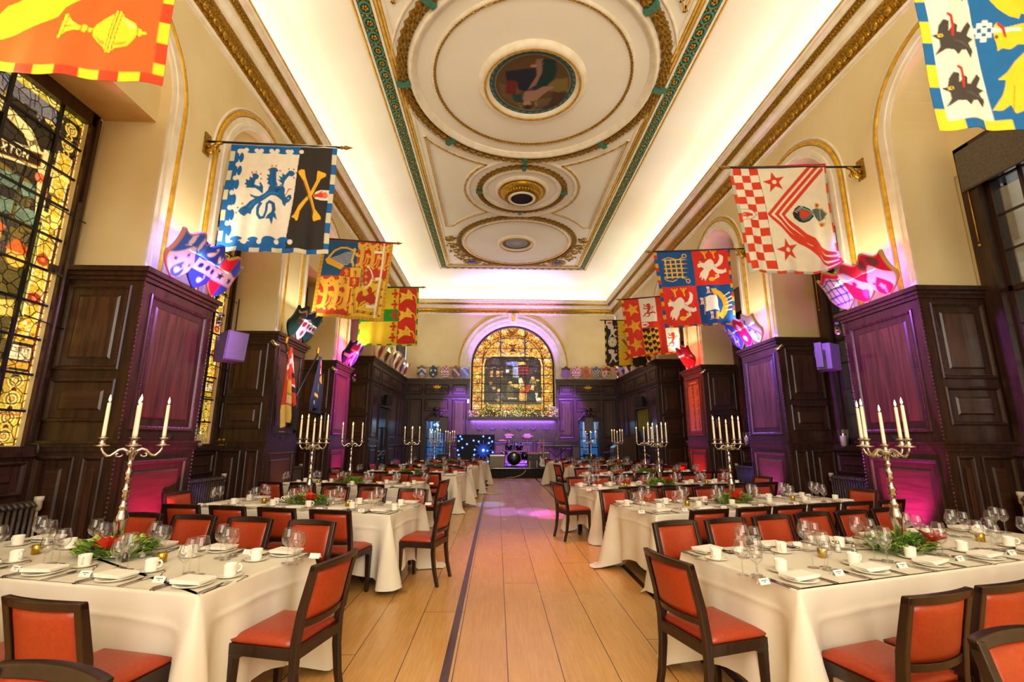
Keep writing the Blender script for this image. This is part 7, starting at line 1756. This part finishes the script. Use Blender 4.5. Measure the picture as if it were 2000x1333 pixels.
# drum kit
t=thing('drum_kit','black drum kit with two tom drums and cymbals on the stage','drum kit',(.76,21.15,ST)); BK=mat('drum shell black',hx('17151A'),hx('100E13'),scale=6,rough=.15,spec=.7)
z0=.76-ST; mb=MB(); mb.lathe([(.30,-.2),(.30,.2)],36,0,(0,0,z0),True,'y'); mb.build('bass_drum',BK,t); mb=MB(); mb.lathe([(0,-.205),(.285,-.205),(.29,-.2)],36,0,(0,0,z0),True,'y'); mb.build('drum_head',mat('black drum head',hx('0E0D10'),rough=.3),t)
mb=MB(); mb.tube([(.302*cos(2*PI*k/40),-.2,z0+.302*sin(2*PI*k/40)) for k in range(40)],.014,6,0,True,True)
for k in range(10): a=2*PI*k/10; mb.tube([(.315*cos(a),-.2,z0+.315*sin(a)),(.315*cos(a),-.05,z0+.315*sin(a))],.009,5)
mb.build('hoop',M['steel'],t); mb=MB()
for e in (-1,0,1): mb.obox((0,-.207,z0+.14),(( cos(e*PI/3+PI/2),0,sin(e*PI/3+PI/2)),(0,1,0),(-sin(e*PI/3+PI/2),0,cos(e*PI/3+PI/2))),.045,.001,.008)
mb.lathe([(.05,-.207),(.058,-.207),(.058,-.206)],20,0,(0,0,z0+.14),True,'y'); mb.build('emblem',M['steel'],t)
for e in (-.22,.23):
    mb=MB(); mb.lathe([(.0,-.12),(.15,-.12),(.15,.12),(0,.12)],24); mb.xf(Matrix.Translation((e,-.02,.86))@Matrix.Rotation(.45,4,'X')); mb.build('tom_drum',BK,t)
    mb=MB()
    for zz in (-.12,.12): mb.tube([(.155*cos(2*PI*k/24),.155*sin(2*PI*k/24),zz) for k in range(24)],.009,5,0,True,True)
    for k in range(6): a=2*PI*k/6; mb.box(.15*cos(a)-.012,.15*cos(a)+.012,.15*sin(a)-.012,.15*sin(a)+.012,-.08,.08)
    mb.xf(Matrix.Translation((e,-.02,.86))@Matrix.Rotation(.45,4,'X')); mb.build('tom_hardware',M['steel'],t)
mb=MB(); mb.lathe([(0,0),(.2,0),(.2,.34),(0,.34)],24,0,(.48,.25,.28)); mb.build('floor_tom',BK,t); mb=MB(); mb.lathe([(0,0),(.17,0),(.17,.14),(0,.14)],24,0,(-.45,.2,.5)); mb.build('snare_drum',M['steel'],t)
for (x,y,z,r) in ((-.5,.1,1.12,.2),(.62,.35,1.32,.25),(-.2,.45,1.36,.24)):
    mb=MB(); mb.lathe([(0,.03),(.04,.02),(r,0),(r,-.004),(.04,.012)],24,0,(x,y,z)); mb.xf(Matrix.Translation((x,y,z))@Matrix.Rotation(.18,4,'X')@Matrix.Translation((-x,-y,-z))); mb.build('cymbal',M['gold'],t)
    mb=MB(); mb.tube([(x,y,.35),(x,y,z)],.011,6)
    for k in range(3): a=2*PI*k/3; mb.tube([(x,y,.38),(x+.2*cos(a),y+.2*sin(a),.01)],.01,5)
    mb.build('stand',M['steel'],t)
mb=MB(); mb.lathe([(0,0),(.16,0),(.16,.07),(0,.08)],16,0,(-.02,.6,.42)); mb.tube([(-.02,.6,.0),(-.02,.6,.42)],.02,6); mb.build('stool',M['black'],t)
# guitars
def guitar(x,y,lean,col,lb,rz=0):
    t=thing('electric_guitar',lb,'guitar',(x,y,ST+.03),rz); out=[(0,0),(.10,.0),(.16,.06),(.165,.14),(.13,.21),(.125,.26),(.155,.33),(.14,.40),(.10,.41),(.07,.34),(.03,.32),(-.03,.32),(-.07,.35),(-.12,.44),(-.15,.40),(-.14,.32),(-.12,.24),(-.13,.19),(-.165,.12),(-.15,.05),(-.09,.0)]
    T=Matrix.Rotation(lean,4,'Y')@Matrix.Rotation(-.22,4,'X')
    mb=MB(); mb.prism(out,lambda a,b:(a,-.02,b),lambda a,b:(a,.02,b)); mb.xf(T); mb.build('body',col,t,bev=.008)
    mb=MB(); mb.box(-.025,.025,-.035,-.018,.30,.98); mb.prism([(-.03,.98),(.03,.98),(.05,1.10),(.03,1.2),(-.02,1.2),(-.03,1.1)],lambda a,b:(a,-.03,b),lambda a,b:(a,-.012,b)); mb.xf(T); mb.build('neck',M['tan'],t)
    mb=MB(); mb.prism([(-.06,.08),(.10,.1),(.09,.3),(-.04,.32)],lambda a,b:(a,-.024,b),lambda a,b:(a,-.0205,b)); mb.xf(T); mb.build('scratchplate',M['white'],t); mb=MB()
    for z in (.12,.18,.24): mb.box(-.035,.035,-.03,-.0245,z,z+.018)
    mb.xf(T); mb.build('pickups',M['black'],t)
    mb=MB(); mb.tube([(-.12,.02,-.02),(0,.25,.5),(.12,.02,-.02)],.01,6); mb.build('stand',M['black'],t)
guitar(1.96,20.38,.05,mat('white guitar lacquer',hx('F2EEEA'),rough=.12,spec=.7),'white electric guitar with pale neck on the stage front'); guitar(1.70,20.75,.18,BK,'dark electric guitar leaning behind the amplifier head')
# keyboard
t=thing('stage_keyboard','black electric keyboard on a crossed stand','keyboard',(2.62,21.05,ST)); mb=MB(); mb.box(-.66,.66,-.16,.16,.80,.90); mb.build('case',M['black'],t,bev=.008); mb=MB(); mb.box(-.6,.6,-.15,-.02,.90,.912); mb.build('keys',M['white'],t); mb=MB()
for e in (-1,1): mb.tube([(-.45*e,0,.02),(.45*e,.0,.80)],.018,6); mb.tube([(.45*e,-.25,.01),(.45*e,.25,.01)],.018,6)
mb.build('stand',M['black'],t)
t=thing('speaker_cabinet','tall black cabinet at the end of the keyboard','loudspeaker',(3.45,21.0,ST)); mb=MB(); mb.box(-.17,.17,-.18,.18,0,.88); mb.build('cabinet',M['spkd'],t,bev=.02); mb=MB(); mb.box(-.15,.15,-.19,-.18,.05,.83); mb.build('grille',M['spkg'],t)
# microphones
def mic(x,y,h,lb,boom):
    t=thing('microphone_stand',lb,'microphone',(x,y,ST)); mb=MB(); mb.tube([(0,0,.02),(0,0,h)],.011,8)
    for k in range(3): a=2*PI*k/3+.4; mb.tube([(0,0,.12),(.25*cos(a),.25*sin(a),.01)],.009,6)
    mb.build('stand',M['black'],t); mb=MB(); e=(boom[0],0,h+boom[1]); mb.tube([(-.2*boom[0],0,h-.2*boom[1]),e],.009,6); mb.build('boom',M['steel'],t); mb=MB(); mb.tube([e,(e[0]+.08*(1 if boom[0]>0 else -1),-.05,e[2]+.02)],[.014,.02],8); mb.sphere((e[0]+.1*(1 if boom[0]>0 else -1),-.06,e[2]+.025),.027,8,6); mb.build('microphone',M['spk'],t)
mic(.66,20.25,1.05,'microphone stand before the drum kit',(-.06,.42)); mic(2.42,20.3,.95,'microphone stand with tilted boom before the keyboard',(.34,.55))
# PA loudspeakers on poles
for (x,lb) in ((-2.32,'black loudspeaker on pole, stained side of the stage'),(4.06,'black loudspeaker on pole, sash side of the stage')):
    t=thing('pa_loudspeaker',lb,'loudspeaker',(x,21.0,0)); mb=MB(); mb.hexa([(-.19,-.18,1.84),(.19,-.18,1.84),(.14,.18,1.84),(-.14,.18,1.84)],[(-.19,-.18,2.54),(.19,-.18,2.54),(.14,.18,2.54),(-.14,.18,2.54)]); mb.build('cabinet',M['spkd'],t,bev=.015); mb=MB(); mb.box(-.17,.17,-.19,-.18,1.88,2.5); mb.build('grille',M['spkg'],t); mb=MB(); mb.tube([(0,0,.9),(0,0,1.84)],.02,8); mb.build('pole',M['black'],t)
    mb=MB(); mb.box(-.24,.24,-.26,.26,.02,.95); mb.build('sub_cabinet',M['spkd'],t,bev=.015); mb=MB(); mb.sphere((.1,-.195,1.87),.012,6,4); mb.build('power_light',M['led'],t)
# pale wooden boxes on the overmantel, side lectern
for (x,lb) in ((.55,'pale wooden box fixed under the shelf, nearer the star booth'),(1.41,'pale wooden box fixed under the shelf, nearer the guitars')):
    mb=MB(); mb.box(-.14,.14,-.2,-.05,-.1,.09); o=mb.build('wooden_box',mat('pale pink wood',hx('E0B098'),hx('CF9C84'),scale=6,rough=.5),bev=.01); o.location=(x,YB,1.73); tag(o,lb,'box')
t=thing('lectern_desk','sloping dark wooden lectern desk by the stage','lectern',(5.28,19.55,0)); mb=MB(); mb.prism([(-.55,0),(.35,0),(.35,1.75),(.2,1.75),(-.55,1.25)],lambda a,b:(a,-.35,b),lambda a,b:(a,.35,b)); mb.build('body',M['oakp'],t,bev=.01); mb=MB(); mb.hexa([(-.85,-.36,1.02),(-.5,-.36,1.02),(-.5,.36,1.02),(-.85,.36,1.02)],[(-.85,-.36,1.07),(-.5,-.36,1.07),(-.5,.36,1.07),(-.85,.36,1.07)]); mb.build('shelf',M['oak'],t)
t=thing('wall_screen','grey flat screen high on the wall near the end wall corner','screen',(WL+.06,20.9,5.75)); mb=MB(); mb.box(-.04,.04,-.8,.8,-.45,.45); mb.build('panel',M['spk'],t,bev=.01); mb=MB(); mb.box(.04,.045,-.74,.74,-.40,.40); mb.build('display',M['black'],t)
t=thing('alarm_plate','small white alarm plate on the end wall panelling','switch',(-1.36,YB-.01,3.32)); mb=MB(); mb.box(-.05,.05,-.02,0,-.09,.09); mb.build('plate',M['white'],t)
# ---------- Christmas garland on the end window shelf ----------
t=thing('christmas_garland','evergreen garland with fairy lights and baubles along the end window shelf','garland',(BC,YB-.06,2.605)); rg=random.Random(12); mb=MB()
for i in range(3200):
    x=rg.uniform(-2.08,2.08); h=.34+.16*sin(x*4.2)+.08*sin(x*9); z=rg.uniform(-.05,1)**1.0*h; p=Vector((x,rg.uniform(-.17,.08)*(1-z),max(z,.005))); l=rg.uniform(.05,.11); a=rg.uniform(0,6.28); e=rg.uniform(-.2,1.2); d=Vector((cos(a)*cos(e),sin(a)*cos(e)*.6,sin(e))); s=d.cross(Vector((rg.uniform(-1,1),rg.uniform(-1,1),.3))).normalized()*l*.16
    mb.add([p-s,p+s,p+d*l],[(0,1,2)],0 if i%3 else 1)
o=mb.build('foliage',[M['leaf'],M['leaf2']],t); o['kind']='stuff'
mb=MB()
for i in range(300):
    x=rg.uniform(-2.06,2.06); h=.36+.16*sin(x*4.2)+.08*sin(x*9); mb.sphere((x,rg.uniform(-.22,-.08),rg.uniform(.03,1.05)*h),.011,5,4)
o=mb.build('fairy_lights',emat('fairy light',(1,.78,.42),2.4),t); o['kind']='stuff'
for nm,mm,n in (('red_baubles',M['red'],40),('pink_baubles',mat('magenta bauble',hx('D828A0'),rough=.15,metal=.5),46)):
    mb=MB()
    for i in range(n): x=rg.uniform(-2.06,2.06); mb.sphere((x,-.2+rg.uniform(-.04,.06),(rg.uniform(.04,.4) if nm[0]=='r' else rg.uniform(.0,.12))),.028,8,5)
    o=mb.build(nm,mm,t); o['kind']='stuff'
# cable on the stage front
t=tag(MB().tube([(1.15,20.1,.42),(1.2,19.95,.30),(1.05,19.93,.15),(.75,19.94,.05),(.4,19.93,.03)],.008,6).build('stage_cable',M['white']),'pale cable hanging over the stage skirt','cable')
# ---------- light ----------
w=bpy.data.worlds.new('world'); SC.world=w; w.use_nodes=True; nt=w.node_tree; nt.nodes.clear()
o=nt.nodes.new('ShaderNodeOutputWorld'); b=nt.nodes.new('ShaderNodeBackground'); b.inputs[0].default_value=(.75,.87,1,1); b.inputs[1].default_value=1.0; nt.links.new(b.outputs[0],o.inputs[0])
def area(name,loc,rot,sx,sy,col,pw,spread=PI):
    l=bpy.data.lights.new(name,'AREA'); l.shape='RECTANGLE'; l.size=sx; l.size_y=sy; l.color=col; l.energy=pw; l.spread=spread
    ob=bpy.data.objects.new(name,l); COL.objects.link(ob); ob.location=loc; ob.rotation_euler=rot; return ob
def spot(name,loc,tgt,col,pw,size=40,blend=.5,rad=.05):
    l=bpy.data.lights.new(name,'SPOT'); l.color=col; l.energy=pw; l.spot_size=math.radians(size); l.spot_blend=blend; l.shadow_soft_size=rad
    ob=bpy.data.objects.new(name,l); COL.objects.link(ob); ob.location=loc
    ob.rotation_euler=(Vector(tgt)-Vector(loc)).to_track_quat('-Z','Y').to_euler(); return ob
WARM=(1,.93,.70); LEN=YB-YF-1.2; YM=(YB+YF)/2
area('cove lamp stained side',(WL+.34,YM,8.12),(0,PI-.25,0),.30,LEN,WARM,125)
area('cove lamp sash side',(WR-.34,YM,8.12),(0,PI+.25,0),.30,LEN,WARM,125)
area('cove lamp stage end',((WL+WR)/2,YB-.2,8.12),(PI-.25,0,0),9,.3,(1,.9,.75),42)
area('cove lamp entrance end',((WL+WR)/2,YF+.3,8.12),(PI+.25,0,0),9,.3,WARM,60)
t=thing('window_10','added window frame behind the viewer, set round the fill light','window',(.75,YF+.04,4.4)); t['kind']='structure'; mb=MB()
for k in range(6): mb.box(-3.8+k*1.52-.05,-3.8+k*1.52+.05,0,.08,-2.75,2.75)
for k in range(5): mb.box(-3.85,3.85,0,.08,-2.75+k*1.375-.05,-2.75+k*1.375+.05)
mb.build('window_frame',M['oak'],t)  # bars added on the unseen rear wall to frame the fill light
area('rear fill light',(.75,YF+.15,4.4),(PI/2,0,0),7.5,5.5,(1,.93,.80),660)  # added fill, brightens the hall from behind the camera
# floods on the pier caps throw warm light up over the vault
for y in [(a+b)/2 for a,b in PL]+[17.5,20.5]: area('cap flood stained side',(WL+.30,y,4.05 if y<16 else 4.8),(0,PI+.75,0),.3,.9,WARM,24)
for y in [(a+b)/2 for a,b in PR]+[17.5,20.5]: area('cap flood sash side',(WR-.30,y,4.05 if y<16 else 4.8),(0,PI-.75,0),.3,.9,WARM,24)
BLU_,PUR,PNK,RED_,MAG=(.12,.10,1),(.42,.10,1),(1,.05,.55),(1,.03,.06),(.85,.04,.9)
# coloured event lights: high spots raking each pier front from the hall side
for y,c,p in ((6.2,(.55,.2,.9),480),(9.7,(.8,.45,.8),260),(13.1,MAG,1000)):
    spot('pier spot stained side',(XL+1.75,y-.5,4.02),(XL,y+.05,2.95),c,p,62,.7,.06)
for y,c,p in ((6.6,(.4,.1,1),700),(9.9,(.20,.10,1),1500),(13.4,RED_,420)):
    spot('pier spot sash side',(XR-1.75,y-.5,4.02),(XR,y+.05,2.95),c,p,62,.7,.06)
for y,c in ((6.2,PNK),(9.7,(.9,.4,.5)),(13.1,MAG)): spot('floor uplight stained side',(XL+.42,y-.1,.12),(XL+.02,y,1.05),c,420,70,.8,.05)
for y,c in ((6.6,MAG),(9.9,(.45,.1,1)),(13.4,RED_)): spot('floor uplight sash side',(XR-.42,y-.1,.12),(XR-.02,y,1.05),c,420,70,.8,.05)
for X_,d,ys in ((XL,1,((6.2,(.12,.1,1)),(13.1,(.6,.05,1)))),(XR,-1,((6.6,(.2,.08,1)),(9.9,(.1,.08,1)),(13.4,(1,.02,.05))))):
    for y,c in ys: spot('cap ledge spot',(X_+d*.85,y-.75,5.6),(X_+d*.03,y,3.62),c,420,34,.6,.05)
# stage wash
for x in (BX0-.4,BX1+.4): spot('stage wash',(x,19.6,5.7),(x-.1 if x<0 else x+.1,22.2,2.9),(.22,.08,1),6500,30,.8,.1)
area('stage batten under shelf',(.75,21.93,2.40),(.35,0,0),3.9,.06,(.16,.06,1),230); area('stage floor batten',(.75,21.5,.44),(PI/2+.75,0,0),3.6,.06,(.22,.06,1),240)
for x in (-.6,2.1): spot('window arch wash',(x,21.2,2.9),(.75+(x-.75)*.5,22.3,6.6),(.4,.2,1),1500,60,.8,.1)
for x in (-2.83,4.32): area('cabinet strip',(x,YB+.2,2.36),(0,0,0),.8,.25,(.25,.65,1),55)
for x,y,c in ((-.15,12.1,(.1,.25,1)),(.16,10.9,(.25,.12,1)),(.82,10.85,(.3,.12,1)),(1.15,10.5,(.8,.1,.9))): spot('aisle pool',(x*.6+.3,18.0,6.8),(x,y,0),c,6000,5.5,.5,.05)
spot('aisle pink wash',(.7,9.0,8.9),(.6,7.0,0),(1,.40,.45),1500,24,1,.3)
SC.view_settings.view_transform='Standard'; SC.view_settings.look='None'; SC.view_settings.gamma=1; SC.view_settings.exposure=0.42
SC.view_settings.use_curve_mapping=False
cy=SC.cycles; cy.use_denoising=True; cy.max_bounces=8; cy.diffuse_bounces=5; cy.glossy_bounces=3; cy.transmission_bounces=4; cy.transparent_max_bounces=24; cy.sample_clamp_indirect=6; cy.caustics_reflective=False; cy.caustics_refractive=False
cy.use_adaptive_sampling=True; cy.adaptive_threshold=.02
